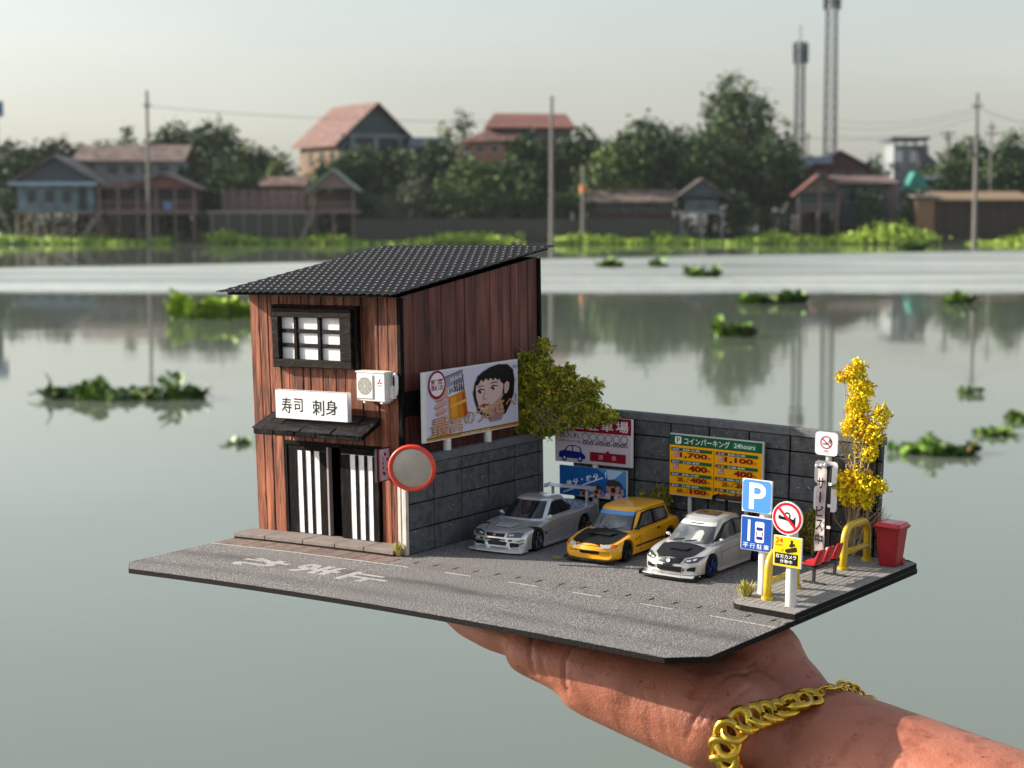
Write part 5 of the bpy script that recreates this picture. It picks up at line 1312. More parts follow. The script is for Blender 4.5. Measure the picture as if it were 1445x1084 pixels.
c3.decal('number_plate', [(-.24, .595), (.24, .595), (.24, .675), (-.24, .675)], 'front', m_blk_gloss, off=.08)
c3.decal('air_intake', [(-.46, .31), (.46, .31), (.66, .38), (.58, .59), (-.58, .59), (-.66, .38)], 'front', m_blk_gloss, off=.03)
c3.sym('fog_intake', [(.78, .40), (1.14, .42), (1.16, .60), (1.0, .58), (.82, .52)], 'front', m_blk_gloss, off=.03)
c3.sym('headlamp', [(.68, .76), (.90, .74), (1.20, .80), (1.34, .99), (1.10, .98), (.74, .90)], 'front', m_lampd, off=.035)
c3.sym('lamp_lens', [(.76, .80), (.94, .81), (.96, .88), (.78, .86)], 'front', m_lamp, off=.055)
c3.sym('lamp_lens', [(1.02, .84), (1.14, .87), (1.14, .93), (1.02, .90)], 'front', m_lamp, off=.055)
mb = c3.mb(); q_ = [(-1.36, .10), (-1.28, -.16), (-.8, -.30), (.8, -.30), (1.28, -.16), (1.36, .10), (1.36, .5), (-1.36, .5)]
mb.add([(a, b, .09) for a, b in q_]+[(a, b, .13) for a, b in q_], [(0, 7, 6, 5, 4, 3, 2, 1), tuple(range(8, 16))] + [(i, (i+1) % 8, (i+1) % 8+8, i+8) for i in range(8)])
mb.build('front_splitter', m_carbon, c3.T)
mb = c3.mb(); q_ = [(-1.30, .08), (-1.22, -.10), (-.78, -.20), (.78, -.20), (1.22, -.10), (1.30, .08), (1.3, .5), (-1.3, .5)]
mb.add([(a, b, .17) for a, b in q_]+[(a, b, .21) for a, b in q_], [(0, 7, 6, 5, 4, 3, 2, 1), tuple(range(8, 16))] + [(i, (i+1) % 8, (i+1) % 8+8, i+8) for i in range(8)])
mb.build('splitter_lip', silver_l, c3.T)
for sx in (-1, 1):
    c3.mb().tube([(sx*.62, .10, .52), (sx*.70, -.24, .14)], .02, 6).build('splitter_stay', m_chrome, c3.T)
    c3.mb().box((sx*1.34-.015, -.16, .08), (sx*1.34+.015, .25, .30)).build('end_plate', m_carbon, c3.T)
    for y in (1.28, 5.55): c3.wheel(sx*1.44, y, .50, .40, mat('blue_rim', (.015, .03, .16), .3, metal=.6), 7)
    c3.mirror(1.18, 2.35, 1.42, pearl, sx)
    c3.mb().cbox((sx*1.36-.06, 1.95, .16), (sx*1.36+.06, 4.95, .28), .02).build('side_skirt', pearl, c3.T)
    c3.mb().cbox((sx*.7-.03, 6.5, 1.5), (sx*.7+.03, 6.75, 2.42), .01).build('wing_strut', m_blk_gloss, c3.T)
    c3.line('wiper', [(sx*.3-.35, 1.38), (sx*.3+.15, 1.46)], 'front', m_blk_gloss, w=.03, off=.04)
c3.mb().prism([(6.35, 2.42), (6.42, 2.39), (6.95, 2.48), (6.96, 2.52), (6.6, 2.49)], -1.25, 1.25, axis=0).box((-1.27, 6.3, 2.32), (-1.24, 7.0, 2.56)).box((1.24, 6.3, 2.32), (1.27, 7.0, 2.56)).build('rear_wing', m_carbon, c3.T)
c3.line('door_gap', [(2.15, .36), (2.1, 1.3)], 'R'); c3.line('door_gap', [(3.9, .36), (3.92, 1.42)], 'R'); c3.line('body_crease', [(2.1, .98), (6.6, 1.16)], 'R', m_chrome, w=.014)
c3.line('door_handle', [(3.5, 1.18), (3.75, 1.19)], 'R', pearl, w=.07, off=.05); c3.line('door_handle', [(5.0, 1.26), (5.25, 1.27)], 'R', pearl, w=.07, off=.05)
for k in range(9): c3.line('rivet', [(1.00+.028*k*math.cos(.3), .62+.13*k), (1.02+.028*k, .64+.13*k)], 'top', m_blk_gloss, w=.03, off=.03)

# ================================================================== SIGNS AND STREET FURNITURE
m_wpost = mat('white_post', (.76, .74, .70), .45, noises=[(2, (.66, .62, .56), .55, .75)])
m_card = mat('white_card_edge', (.74, .73, .73), .5)
m_yel = mat('yellow_tube', (.62, .42, .015), .38, coat=.4, noises=[(4, (.45, .28, .02), .58, .75)])
m_red = mat('red_plastic', (.52, .012, .016), .35, coat=.3)
m_binred = mat('red_bin_plastic', (.36, .008, .016), .45, noises=[(3, (.27, .008, .014), .45, .7)])
m_blackp = mat('black_metal', (.018, .018, .02), .5)
def board(T, u0, u1, z0, z1, v, th=.10, m=None, name='board', c=.012):
    """plate whose printed face looks to the street (towards smaller v)"""
    MB().cbox((u0, v, z0), (u1, v+th, z1), c).build(name, m or m_card, T)
    return Canvas((u0, v, z1), (u1-u0, 0, 0), (0, 0, z0-z1), (0, -1, 0))

# traffic mirror
T = Thing('traffic_mirror', 'round traffic mirror with an orange red rim at the front end of the side wall', 'mirror', (10.6, 8.35, 0))
def mring(r0, prof):
    mb = MB(); n = 40; vs = []
    for k in range(n):
        a = 2*math.pi*k/n
        for (dr, dv) in prof: vs.append((10.95+math.cos(a)*(r0+dr), 8.05+dv, 4.12+math.sin(a)*(r0+dr)*.97))
    m_ = len(prof); mb.add(vs, [(k*m_+i, ((k+1) % n)*m_+i, ((k+1) % n)*m_+(i+1) % m_, k*m_+(i+1) % m_) for k in range(n) for i in range(m_)]); return mb.rot((10.95, 8.05, 4.12), R(24))
mring(1.0, [(-.11, -.05), (-.08, -.11), (.02, -.13), (.08, -.09), (.10, .02), (.07, .10), (-.05, .12), (-.11, .10)]).build('rim', mat('orange_red_plastic', (.72, .045, .018), .4, coat=.3), T, smooth=True)
mb = MB(); n = 32; vs = [(10.95, 7.93, 4.12)]
for j in (1, 2, 3, 4):
    for k in range(n): a = 2*math.pi*k/n; q = .91*j/4; vs.append((10.95+math.cos(a)*q, 7.93+.09*(j/4)**2, 4.12+math.sin(a)*q))
fs = [(0, 1+(k+1) % n, 1+k) for k in range(n)] + [(1+(j-1)*n+k, 1+(j-1)*n+(k+1) % n, 1+j*n+(k+1) % n, 1+j*n+k) for j in (1, 2, 3) for k in range(n)]
mb.add(vs, fs).rot((10.95, 8.05, 4.12), R(24)).build('mirror_glass', mat('dull_mirror', (.52, .46, .41), .35, metal=.7, noises=[(1.2, (.42, .37, .33), .4, .7)], bump=[(3, .01, 3)]), T, smooth=True)
MB().cyl((10.95, 8.15, 4.12), .92, .03, 28, axis=1).rot((10.95, 8.05, 4.12), R(24)).build('back_plate', mat('orange_red_plastic', (.8, .07, .02)), T)
MB().cbox((10.1, 8.2, 4.0), (11.0, 8.34, 4.2), .02).build('bracket', m_blackp, T)

# billboard with the drink advertisement, on the side wall
T = Thing('drink_billboard', 'billboard advertising amber beer with a dark haired woman, standing on the side wall', 'billboard', (10.1, 13.5, 4.42))
v0, v1, z0, z1 = 10.0, 17.52, 4.92, 8.18
MB().cbox((9.98, v0, z0), (10.12, v1, z1), .012).build('board', m_card, T)
for v in (11.84, 15.04): MB().cyl((10.06, v, 4.40), .19, .55, 14).build('leg', m_wpost, T, smooth=True, autosm=40)
cv = Canvas((10.12, v0, z1), (0, v1-v0, 0), (0, 0, z0-z1), (1, 0, 0))
cv.rect(.035, .02, .99, .98, '#cfc8dc')
cv.rect(.03, .935, .995, .955, '#8a5a18'); cv.rect(.03, .955, .995, .985, '#b98429'); cv.text('AUTHENTIC TASTE', .38, .957, .68, .982, '#f0e6d0', .02)
# glass of beer
gx = lambda t, y: (.235+.155*t+.02*(1-y)*(t-.5)*-1, y)
cv.poly([(.22, .10), (.40, .03), (.455, .74), (.25, .80)], '#a9a8b4')
cv.poly([(.225, .11), (.395, .045), (.405, .20), (.235, .26)], '#8f90a2')
cv.poly([(.245, .27), (.41, .21), (.415, .33), (.255, .40)], '#dcd9e2')
cv.poly([(.25, .40), (.425, .335), (.455, .70), (.265, .765)], '#c9761b')
cv.poly([(.27, .42), (.33, .40), (.345, .72), (.285, .74)], '#dd962e')
cv.poly([(.39, .37), (.42, .36), (.448, .69), (.41, .70)], '#a4520f')
cv.poly([(.27, .52), (.44, .46), (.442, .50), (.272, .56)], '#e2a94f')
for i in range(5): cv.poly([(.31+i*.022, .10), (.318+i*.022, .097), (.328+i*.022, .34), (.316+i*.022, .345)], '#4c4d58')
cv.poly([(.22, .10), (.40, .03), (.402, .055), (.222, .125)], '#6b6c7c')
cv.text('ASAHI', .265, .13, .385, .19, '#e9e6ee', .03, shear=-.33)
cv.text('SHOKUSAI', .255, .275, .405, .36, '#4a4550', .03, shear=-.33)
# hand round the glass
sk = '#c79a92'
for (x, y, w, h, a) in ((.175, .40, .12, .085, -.35), (.165, .50, .125, .085, -.3), (.17, .595, .12, .085, -.2), (.185, .69, .11, .08, -.1)):
    cv.poly([(x-w*.5, y+h*.3-a*.0), (x-w*.3, y-h*.2), (x+w*.3, y-h*.5+a*.1), (x+w*.52, y-h*.3+a*.1), (x+w*.52, y+h*.3+a*.1), (x-w*.2, y+h*.75)], sk)
    cv.line([(x-w*.45, y+h*.42), (x+w*.1, y+h*.25), (x+w*.5, y-h*.02)], .004, '#8e5f5c')
cv.poly([(.12, .72), (.245, .74), (.27, .93), (.14, .93)], '#c08e84')
cv.poly([(.20, .34), (.225, .24), (.245, .25), (.24, .40)], sk)
# red seal
cv.disc(.135, .20, .088, '#8c1b2b', sx=1.0, n=28); cv.disc(.135, .195, .072, '#e4dbe6', n=28); cv.rect(.062, .155, .208, .235, '#e4dbe6'); cv.text('鮮度', .072, .115, .198, .195, '#8c1b2b', .05); cv.text('製法', .072, .20, .198, .28, '#8c1b2b', .05)
# woman's portrait, a plain generic drawing
HR = '#140f14'; SK = '#d2afaa'; SH = '#a07a7c'
cv.poly([(.60, .12), (.68, .06), (.78, .03), (.88, .05), (.94, .14), (.955, .30), (.945, .50), (.90, .66), (.85, .78), (.78, .80), (.72, .86), (.66, .80), (.56, .70), (.52, .52), (.505, .40), (.53, .24)], HR)
cv.poly([(.66, .60), (.80, .55), (.84, .74), (.80, .86), (.68, .86)], SH)
cv.poly([(.545, .24), (.60, .20), (.70, .19), (.79, .24), (.83, .34), (.82, .48), (.77, .62), (.70, .70), (.63, .72), (.585, .68), (.555, .58), (.535, .46), (.53, .35)], SK)
cv.poly([(.70, .62), (.80, .50), (.82, .40), (.825, .50), (.77, .64), (.70, .705), (.64, .72)], '#b58c8a')
cv.poly([(.84, .34), (.87, .30), (.895, .33), (.89, .42), (.86, .48), (.84, .47)], SK); cv.line([(.86, .34), (.875, .38), (.86, .44)], .006, SH)
cv.poly([(.53, .30), (.55, .17), (.62, .10), (.75, .08), (.86, .14), (.84, .33), (.80, .30), (.785, .24), (.77, .27), (.74, .225), (.72, .26), (.69, .215), (.665, .25), (.64, .21), (.61, .26), (.59, .22), (.56, .29)], HR)
for (ex, ey, s_) in ((.585, .385, 1.), (.725, .36, 1.1)):
    cv.poly([(ex-.035*s_, ey+.012), (ex, ey-.028), (ex+.035*s_, ey), (ex, ey+.03)], '#e8e2e6'); cv.disc(ex-.008, ey, .017, '#1d1216', n=14); cv.disc(ex-.003, ey-.008, .005, '#d8d2d8', n=8)
    cv.line([(ex-.038*s_, ey+.01), (ex-.01, ey-.03), (ex+.038*s_, ey-.005)], .008, '#22161a')
cv.line([(.555, .325), (.585, .31), (.615, .318)], .006, '#4a3239'); cv.line([(.685, .298), (.72, .283), (.765, .295)], .006, '#4a3239')
cv.line([(.625, .40), (.61, .47), (.60, .505), (.625, .515), (.645, .505)], .006, SH)
cv.poly([(.575, .60), (.61, .575), (.635, .585), (.675, .60), (.64, .635), (.605, .64)], '#8f3f4a'); cv.line([(.585, .603), (.63, .606), (.668, .601)], .004, '#5a2029')
# golden lettering
for i, (t, x0, x1, y0, y1, cc) in enumerate((('最', .06, .235, .68, .94, '#a56a22'), ('高', .255, .39, .69, .93, '#b67f33'), ('の', .405, .51, .66, .84, '#a9742b'), ('う', .53, .615, .60, .84, '#b07726'), ('ま', .62, .72, .58, .80, '#c58a2f'), ('さ', .735, .83, .54, .76, '#c58a2f'), ('へ', .845, .96, .56, .68, '#b8761f'))):
    cv.text(t, x0, y0, x1, y1, '#efe6ea', .045, shear=-.06); cv.text(t, x0, y0, x1, y1, cc, .012, shear=-.06)
cv.text('ー', .955, .50, .965, .62, '#7b5a52', rot=90); cv.text('ビ', .95, .26, .97, .31, '#55506a'); cv.text('味', .93, .07, .955, .12, '#253a7a', .03); cv.text('生', .96, .07, .985, .12, '#253a7a', .03)
cv.done('print', T)

# parking sign + poster below it
T = Thing('monthly_parking_sign', 'white and red parking sign with a blue car drawing, half hidden by the olive shrub', 'sign', (13.3, 19.3, 0))
cv = board(T, 11.10, 15.53, 3.04, 5.38, 19.26, .12)
cv.rect(.0, .0, .985, .335, '#8d0f22'); cv.rect(.0, .335, .985, .99, '#cdbfcb')
for i, t in enumerate('月極駐車場'): cv.text(t, .03+i*.19, .06, .19+i*.19, .29, '#f0e8ee', .035)
for i, t in enumerate('名入れ'): cv.text(t, .05+i*.095, .375, .135+i*.095, .485, '#121014', .02)
for i in range(6): cv.ring(.40+i*.10, .435, .045, .007, '#2a262a')
cv.text('(お問い合わせ)', .05, .525, .27, .575, '#1d1a1e', .01); cv.text('TEL', .285, .53, .35, .58, '#1d1a1e', .02); cv.text('000-0000-0000', .365, .515, .94, .60, '#1d1a1e', .025)
B_ = '#14237a'
cv.poly([(.05, .86), (.06, .78), (.12, .75), (.17, .65), (.22, .63), (.30, .64), (.34, .68), (.355, .78), (.40, .84), (.395, .91), (.06, .91)], B_)
cv.poly([(.145, .75), (.18, .665), (.225, .655), (.225, .755)], '#cdbfcb'); cv.poly([(.24, .655), (.30, .66), (.325, .695), (.335, .765), (.24, .755)], '#cdbfcb')
for x in (.125, .33): cv.disc(x, .91, .035, B_, n=18); cv.disc(x, .91, .015, '#d8ccd6', n=14)
cv.rect(.46, .74, .92, .93, '#8d0f22'); cv.disc(.69, .74, .022, '#8d0f22', n=14); cv.text('満', .57, .785, .63, .89, '#c9a0ab', .02); cv.text('車', .74, .785, .80, .89, '#c9a0ab', .02)
cv.done('print', T)
MB().cyl((13.3, 19.5, 0), .16, 5.0, 12).build('post', m_wpost, T)
T = Thing('blue_poster_board', 'blue poster with cheering people in caps below the red and white parking sign', 'poster', (13.3, 19.2, 1.5))
cv = board(T, 11.36, 15.25, 1.40, 2.87, 19.24, .10)
cv.rect(.0, .0, .99, .99, '#1a62ae'); cv.poly([(.55, 0), (.99, 0), (.99, .6), (.8, .4)], '#4f93cf'); cv.poly([(.7, .02), (.95, .02), (.82, .3), (.72, .35)], '#bcd6ea')
for i, t in enumerate('塩分・鉄分'): cv.text(t if t != '・' else '●', .10+i*.10, .50-i*.075, .185+i*.10, .75-i*.075, '#ffffff', .09, shear=-.35) if t != '・' else cv.disc(.34, .42, .012, '#e8eef6')
cv.line([(.05, .92), (.65, .30)], .018, '#dce6f0'); cv.text('!', .68, .1, .70, .3, '#ffffff', .05)
for (x, y, s_) in ((.36, .82, .055), (.55, .70, .07), (.80, .55, .10)):
    cv.poly([(x-s_*1.5, 1.0-.01), (x-s_*1.0, y+s_*2.4), (x+s_*1.1, y+s_*2.4), (x+s_*1.7, .99)], '#d3cbd0'); cv.poly([(x-s_*.3, y+s_*1.9), (x+s_*.3, y+s_*1.9), (x+s_*.15, .99), (x-s_*.4, .99)], '#1c3a2a')
    cv.disc(x, y+s_*.5, s_, '#c29080', n=18); cv.poly([(x-s_*1.05, y+s_*.1), (x-s_*.9, y-s_*1.6), (x+s_*.2, y-s_*2.2), (x+s_*1.0, y-s_*1.6), (x+s_*1.5, y-s_*.2)], '#3d4034')
    cv.disc(x+.005, y+s_*1.3, s_*.38, '#4a1518', n=14); cv.line([(x-s_*.6, y+s_*.1), (x-s_*.2, y)], s_*.14, '#3a221c'); cv.line([(x+s_*.2, y), (x+s_*.6, y+s_*.1)], s_*.14, '#3a221c')
    cv.line([(x+s_*.7, y+s_*3.6), (x+s_*1.5, y+s_*2.2), (x+s_*1.3, y+s_*.8)], s_*.4, '#c29080')
cv.done('print', T)

# coin parking price board
T = Thing('price_board', 'orange and green coin parking price board on the back wall', 'sign', (20, 19.3, 0))
cv = board(T, 17.62, 22.55, 1.98, 4.93, 19.22, .14, mat('pale_metal_edge', (.55, .56, .58), .4))
G = '#12603a'; OR = '#ffb000'; RD = '#8a1313'
cv.rect(.0, .02, .985, .985, OR); cv.rect(.0, .02, .985, .185, G)
cv.poly([(.065, .045), (.115, .045), (.125, .06), (.125, .14), (.115, .165), (.065, .165), (.055, .14), (.055, .06)], '#f2f2ee'); cv.text('P', .075, .06, .108, .15, G, .05)
cv.text('コインパーキング', .155, .05, .645, .16, '#f2f2ee', .035); cv.rect(.675, .055, .925, .155, '#2e7a52'); cv.text('24hours', .69, .065, .91, .14, '#eef2ec', .03)
cv.rect(.478, .21, .484, .96, '#6f5f1c')
rows = [(.225, '8:00~21:00', '1,700', '1,100', 1), (.425, '21:00~8:00', '400', '400', 1), (.625, '8:00~21:00', '25分/400', '25分/200', 0), (.805, '21:00~8:00', '60分/100', '60分/100', 0)]
for (y, tm, a_, b2, big) in rows:
    for k, (x, val) in enumerate(((.015, a_), (.50, b2))):
        cv.rect(x, y, x+.445, y+.052, G)
        cv.rect(x+.01, y+.004, x+.095, y+.048, '#1d4f86' if k == 0 else '#8a1313'); cv.text('最大料' if k == 0 else '土日', x+.018, y+.010, x+.088, y+.043, '#f0f0ee', .02)
        cv.text(tm, x+.13, y+.010, x+.31, y+.043, '#f0f0ee', .03)
        if big:
            w = .30 if len(val) > 3 else .20
            cv.poly([(x+.03, y+.068), (x+.085, y+.068), (x+.085, y+.148), (x+.03, y+.148)], '#a54a66'); cv.text('最大', x+.034, y+.074, x+.081, y+.108, '#fbe9ee', .03); cv.text('料金', x+.034, y+.112, x+.081, y+.144, '#fbe9ee', .03)
            cv.text(val, x+.395-w, y+.068, x+.395, y+.165, RD, .12); cv.text('円', x+.402, y+.118, x+.43, y+.158, RD, .03)
        else:
            cv.text(val.split('/')[0][:2], x+.075, y+.075, x+.135, y+.14, RD, .12); cv.text('分', x+.14, y+.105, x+.165, y+.14, RD, .03); cv.line([(x+.175, y+.15), (x+.20, y+.068)], .006, RD)
            cv.text(val.split('/')[1], x+.215, y+.062, x+.395, y+.143, RD, .12); cv.text('円', x+.402, y+.105, x+.43, y+.143, RD, .03)
cv.done('print', T)
for u in (18.6, 21.6): MB().cyl((u, 19.45, 0), .1, 2.0, 10).build('leg', m_wpost, T)

# parking sign post at the pavement corner
T = Thing('parking_sign_post', 'white post with a light blue P sign above a dark blue parallel parking sign', 'sign', (27.42, 10.1, .27))
MB().tube([(27.44, 10.14, .27), (27.38, 10.14, 4.9)], .235, 20).build('post', m_wpost, T, smooth=True, autosm=40)
MB().cbox((26.50, 9.80, 3.63), (27.84, 9.90, 4.99), .015).build('upper_plate', m_card, T)
cv = Canvas((26.50, 9.80, 4.99), (1.34, 0, 0), (0, 0, -1.36), (0, -1, 0))
rr = lambda a, b, c, d, r_: [(a+r_*(1-math.cos(t)), b+r_*(1-math.sin(t))) for t in (0, .52, 1.05, 1.57)] + [(c-r_*(1-math.sin(t)), b+r_*(1-math.cos(t))) for t in (0, .52, 1.05, 1.57)] + [(c-r_*(1-math.cos(t)), d-r_*(1-math.sin(t))) for t in (0, .52, 1.05, 1.57)] + [(a+r_*(1-math.sin(t)), d-r_*(1-math.cos(t))) for t in (0, .52, 1.05, 1.57)]
cv.poly(rr(.02, .02, .97, .98, .12), '#4f92dc'); cv.text('P', .24, .10, .80, .90, '#f4f4f2', .06)
cv.done('upper_print', T)
MB().cbox((26.50, 9.80, 2.06), (27.90, 9.90, 3.46), .015).build('lower_plate', m_card, T)
cv = Canvas((26.50, 9.80, 3.46), (1.40, 0, 0), (0, 0, -1.40), (0, -1, 0))
cv.rect(.02, .02, .98, .98, '#1450ae'); cv.rect(.22, .10, .30, .73, '#f4f4f2')
cv.poly(rr(.46, .13, .75, .74, .05), '#f4f4f2'); cv.poly([(.49, .34), (.52, .29), (.69, .29), (.72, .34), (.69, .39), (.52, .39)], '#1b2c7c'); cv.poly([(.52, .56), (.69, .56), (.72, .61), (.69, .655), (.52, .655), (.49, .61)], '#1b2c7c')
cv.poly([(.49, .39), (.515, .44), (.515, .53), (.49, .57)], '#1b2c7c'); cv.poly([(.72, .39), (.695, .44), (.695, .53), (.72, .57)], '#1b2c7c')
for i, t in enumerate('平行駐車'): cv.text(t, .08+i*.225, .78, .25+i*.225, .93, '#eef0f4', .012)
cv.done('lower_print', T)

# no horn sign and camera notice
T = Thing('no_horn_sign_post', 'white post with a round red no horn sign above a yellow security camera notice', 'sign', (29.25, 9.0, .27))
MB().tube([(29.26, 9.0, .27), (29.20, 9.0, 4.1)], .225, 20).build('post', m_wpost, T, smooth=True, autosm=40)
MB().cyl((29.11, 8.68, 3.84), .665, .09, 36, axis=1).build('round_plate', m_card, T)
cv = Canvas((28.45, 8.68, 4.50), (1.32, 0, 0), (0, 0, -1.32), (0, -1, 0))
cv.disc(.5, .5, .47, '#c3142c', n=40); cv.disc(.5, .5, .385, '#efeeee', n=40)
cv.poly([(.20, .47), (.25, .42), (.32, .46), (.55, .47), (.70, .52), (.76, .42), (.78, .42), (.78, .74), (.74, .72), (.66, .62), (.40, .56), (.30, .56), (.22, .54)], '#0d0d0f'); cv.ring(.50, .43, .115, .05, '#0d0d0f', a0=170, a1=400)
cv.poly([(.20, .26), (.26, .20), (.80, .74), (.74, .80)], '#c3142c')
cv.done('round_print', T)
MB().cbox((28.55, 8.70, 1.87), (29.79, 8.79, 3.10), .015).build('yellow_plate', m_card, T)
cv = Canvas((28.55, 8.70, 3.10), (1.24, 0, 0), (0, 0, -1.23), (0, -1, 0))
cv.rect(.02, .02, .96, .98, '#e6cc10'); cv.rect(.06, .55, .88, .92, '#0e0d0c')
cv.text('24', .08, .07, .33, .23, '#c0261a', .05); cv.text('hour', .08, .25, .32, .33, '#c0261a', .03)
cv.poly([(.42, .42), (.80, .30), (.84, .40), (.82, .46), (.50, .54), (.42, .50)], '#2e1a12'); cv.poly([(.60, .10), (.68, .10), (.68, .32), (.60, .34)], '#2e1a12'); cv.poly([(.56, .24), (.74, .20), (.76, .28), (.56, .33)], '#2e1a12')
cv.ring(.34, .47, .05, .012, '#8a5a14', a0=90, a1=270); cv.ring(.36, .47, .03, .010, '#8a5a14', a0=90, a1=270)
for i, t in enumerate('防犯カメラ'): cv.text(t, .11+i*.148, .59, .235+i*.148, .72, '#f2f0ec', .03)
for i, t in enumerate('作動中'): cv.text(t, .26+i*.15, .755, .385+i*.15, .88, '#f2f0ec', .03)
cv.done('yellow_print', T)

# three small round-cornered plates on one post by the back wall
T = Thing('no_smoking_sign_post', 'white post with three round cornered plates, a no smoking sign on top', 'sign', (26.0, 18.7, .27))
MB().cyl((26.0, 18.78, .0), .15, 5.4, 14).build('post', m_wpost, T)
def rplate(u0, u1, z0, z1, v, nm, c=.14):
    P = [(u0+c, z0), (u1-c, z0), (u1-c*.3, z0+c*.3), (u1, z0+c), (u1, z1-c), (u1-c*.3, z1-c*.3), (u1-c, z1), (u0+c, z1), (u0+c*.3, z1-c*.3), (u0, z1-c), (u0, z0+c), (u0+c*.3, z0+c*.3)]
    MB().prism(P, v, v+.08, axis=1).build(nm, m_gloss_w, T)
    return Canvas((u0, v, z1), (u1-u0, 0, 0), (0, 0, z0-z1), (0, -1, 0))
cv = rplate(25.42, 26.50, 4.76, 5.80, 18.55, 'top_plate')
cv.ring(.5, .44, .27, .05, '#9c1428'); cv.line([(.30, .27), (.70, .63)], .05, '#9c1428'); cv.rect(.34, .48, .60, .53, '#1b1b1b'); cv.line([(.58, .46), (.64, .36), (.60, .28)], .03, '#1b1b1b'); cv.line([(.66, .48), (.70, .38), (.66, .30)], .03, '#1b1b1b')
cv.text('禁煙', .42, .77, .60, .84, '#1b1b1b', .03); cv.text('No smoking', .36, .87, .66, .91, '#1b1b1b', .02); cv.done('print', T)
cv = rplate(25.44, 26.54, 3.48, 4.50, 18.55, 'middle_plate')
cv.ring(.5, .38, .26, .045, '#2f62a8', a0=160, a1=400); cv.disc(.42, .36, .06, '#1b1b1b', n=12); cv.disc(.58, .32, .06, '#1b1b1b', n=12); cv.done('print', T)
rplate(25.44, 26.56, 2.24, 3.34, 18.55, 'bottom_plate')

# banner flag
T = Thing('banner_flag', 'tall narrow folded banner flag, pinkish white with black lettering, behind the red seats', 'flag', (27.25, 16.4, .27))
MB().cyl((27.22, 16.45, .27), .045, 4.35, 8).build('pole', m_blackp, T)
MB().tube([(26.6, 16.4, 4.58), (27.3, 16.45, 4.68)], .04, 8).build('top_bar', m_blackp, T)
mb = MB(); N = 22
for i in range(N+1):
    z = 4.62-3.75*i/N; wv = .05*math.sin(i*.6)
    for j, u in enumerate((26.62, 26.75, 26.92, 27.05)): mb.v.append(Vector((u+.02*math.sin(i*.5), 16.36+wv*(1-j/3)+.03*math.sin(j*2+i*.3), z+.10*(j/3))))
for i in range(N):
    for j in range(3): mb.f.append([i*4+j, i*4+j+1, i*4+5+j, i*4+4+j]); mb.m.append(0)
mb.build('pale_cloth', mat('pinkish_white_cloth', (.56, .50, .50), .8, noises=[(2, (.38, .32, .33), .5, .7)]), T, smooth=True)
mb = MB()
for i in range(N+1):
    z = 4.66-3.7*i/N
    for j, u in enumerate((27.05, 27.12, 27.20)): mb.v.append(Vector((u, 16.40+.04*math.sin(j*2.2+i*.4)+.03*j, z)))
for i in range(N):
    for j in range(2): mb.f.append([i*3+j, i*3+j+1, i*3+4+j, i*3+3+j]); mb.m.append(0)
mb.build('black_cloth', mat('black_cloth', (.02, .015, .014), .7), T, smooth=True)
cv = Canvas((26.62, 16.28, 4.6), (.45, 0, 0), (0, 0, -3.7), (0, -1, 0))
for i, t in enumerate('サービス中'): cv.text(t if t != 'ー' else 'l', .12 if t != 'ー' else .42, .12+i*.165, .90 if t != 'ー' else .58, .25+i*.165, '#1a1414', .06)
cv.done('lettering', T)
mb = MB()
for i in range(4): mb.box((27.16, 16.36, 1.0+i*.95), (27.32, 16.44, 1.12+i*.95))
for k, u in enumerate((26.6, 26.82, 27.0)): mb.ball((u, 16.33, 4.66+k*.04), .075, seg=5)
mb.build('clip', m_wpost, T)

# yellow hooped barriers
def barrier(v0, v1, label):
    T = Thing('hoop_barrier', label, 'barrier', (28.02, (v0+v1)/2, .27), dio, 'yellow hooped barriers on the right pavement')
    zt = 2.12; c = .62; P = [(28.02, v0, .27)]
    P += [(28.02, v0+.02, .9)] + [(28.02, v0+.04+c*(1-math.cos(a)), zt-c+c*math.sin(a)) for a in [R(x) for x in (0, 15, 30, 45, 60, 75, 90)]]
    P += [(28.02, v1-.04-c*(1-math.cos(a)), zt-c+c*math.sin(a)) for a in [R(x) for x in (90, 75, 60, 45, 30, 15, 0)]] + [(28.02, v1-.02, .9), (28.02, v1, .27)]
    MB().tube(P, .17, 14).build('hoop', m_yel, T, smooth=True)
    MB().tube([(28.02, v0+.06, .98), (28.02, v1-.06, .98)], .13, 12).build('rail', m_yel, T, smooth=True, autosm=40)
    for v in (v0, v1): MB().cyl((28.02, v, .27), .24, .13, 16).build('collar', m_yel, T)
barrier(9.35, 11.85, 'yellow hooped barrier behind the parking sign post')
barrier(16.35, 18.75, 'yellow hooped barrier beside the red bin and below the yellow shrub')

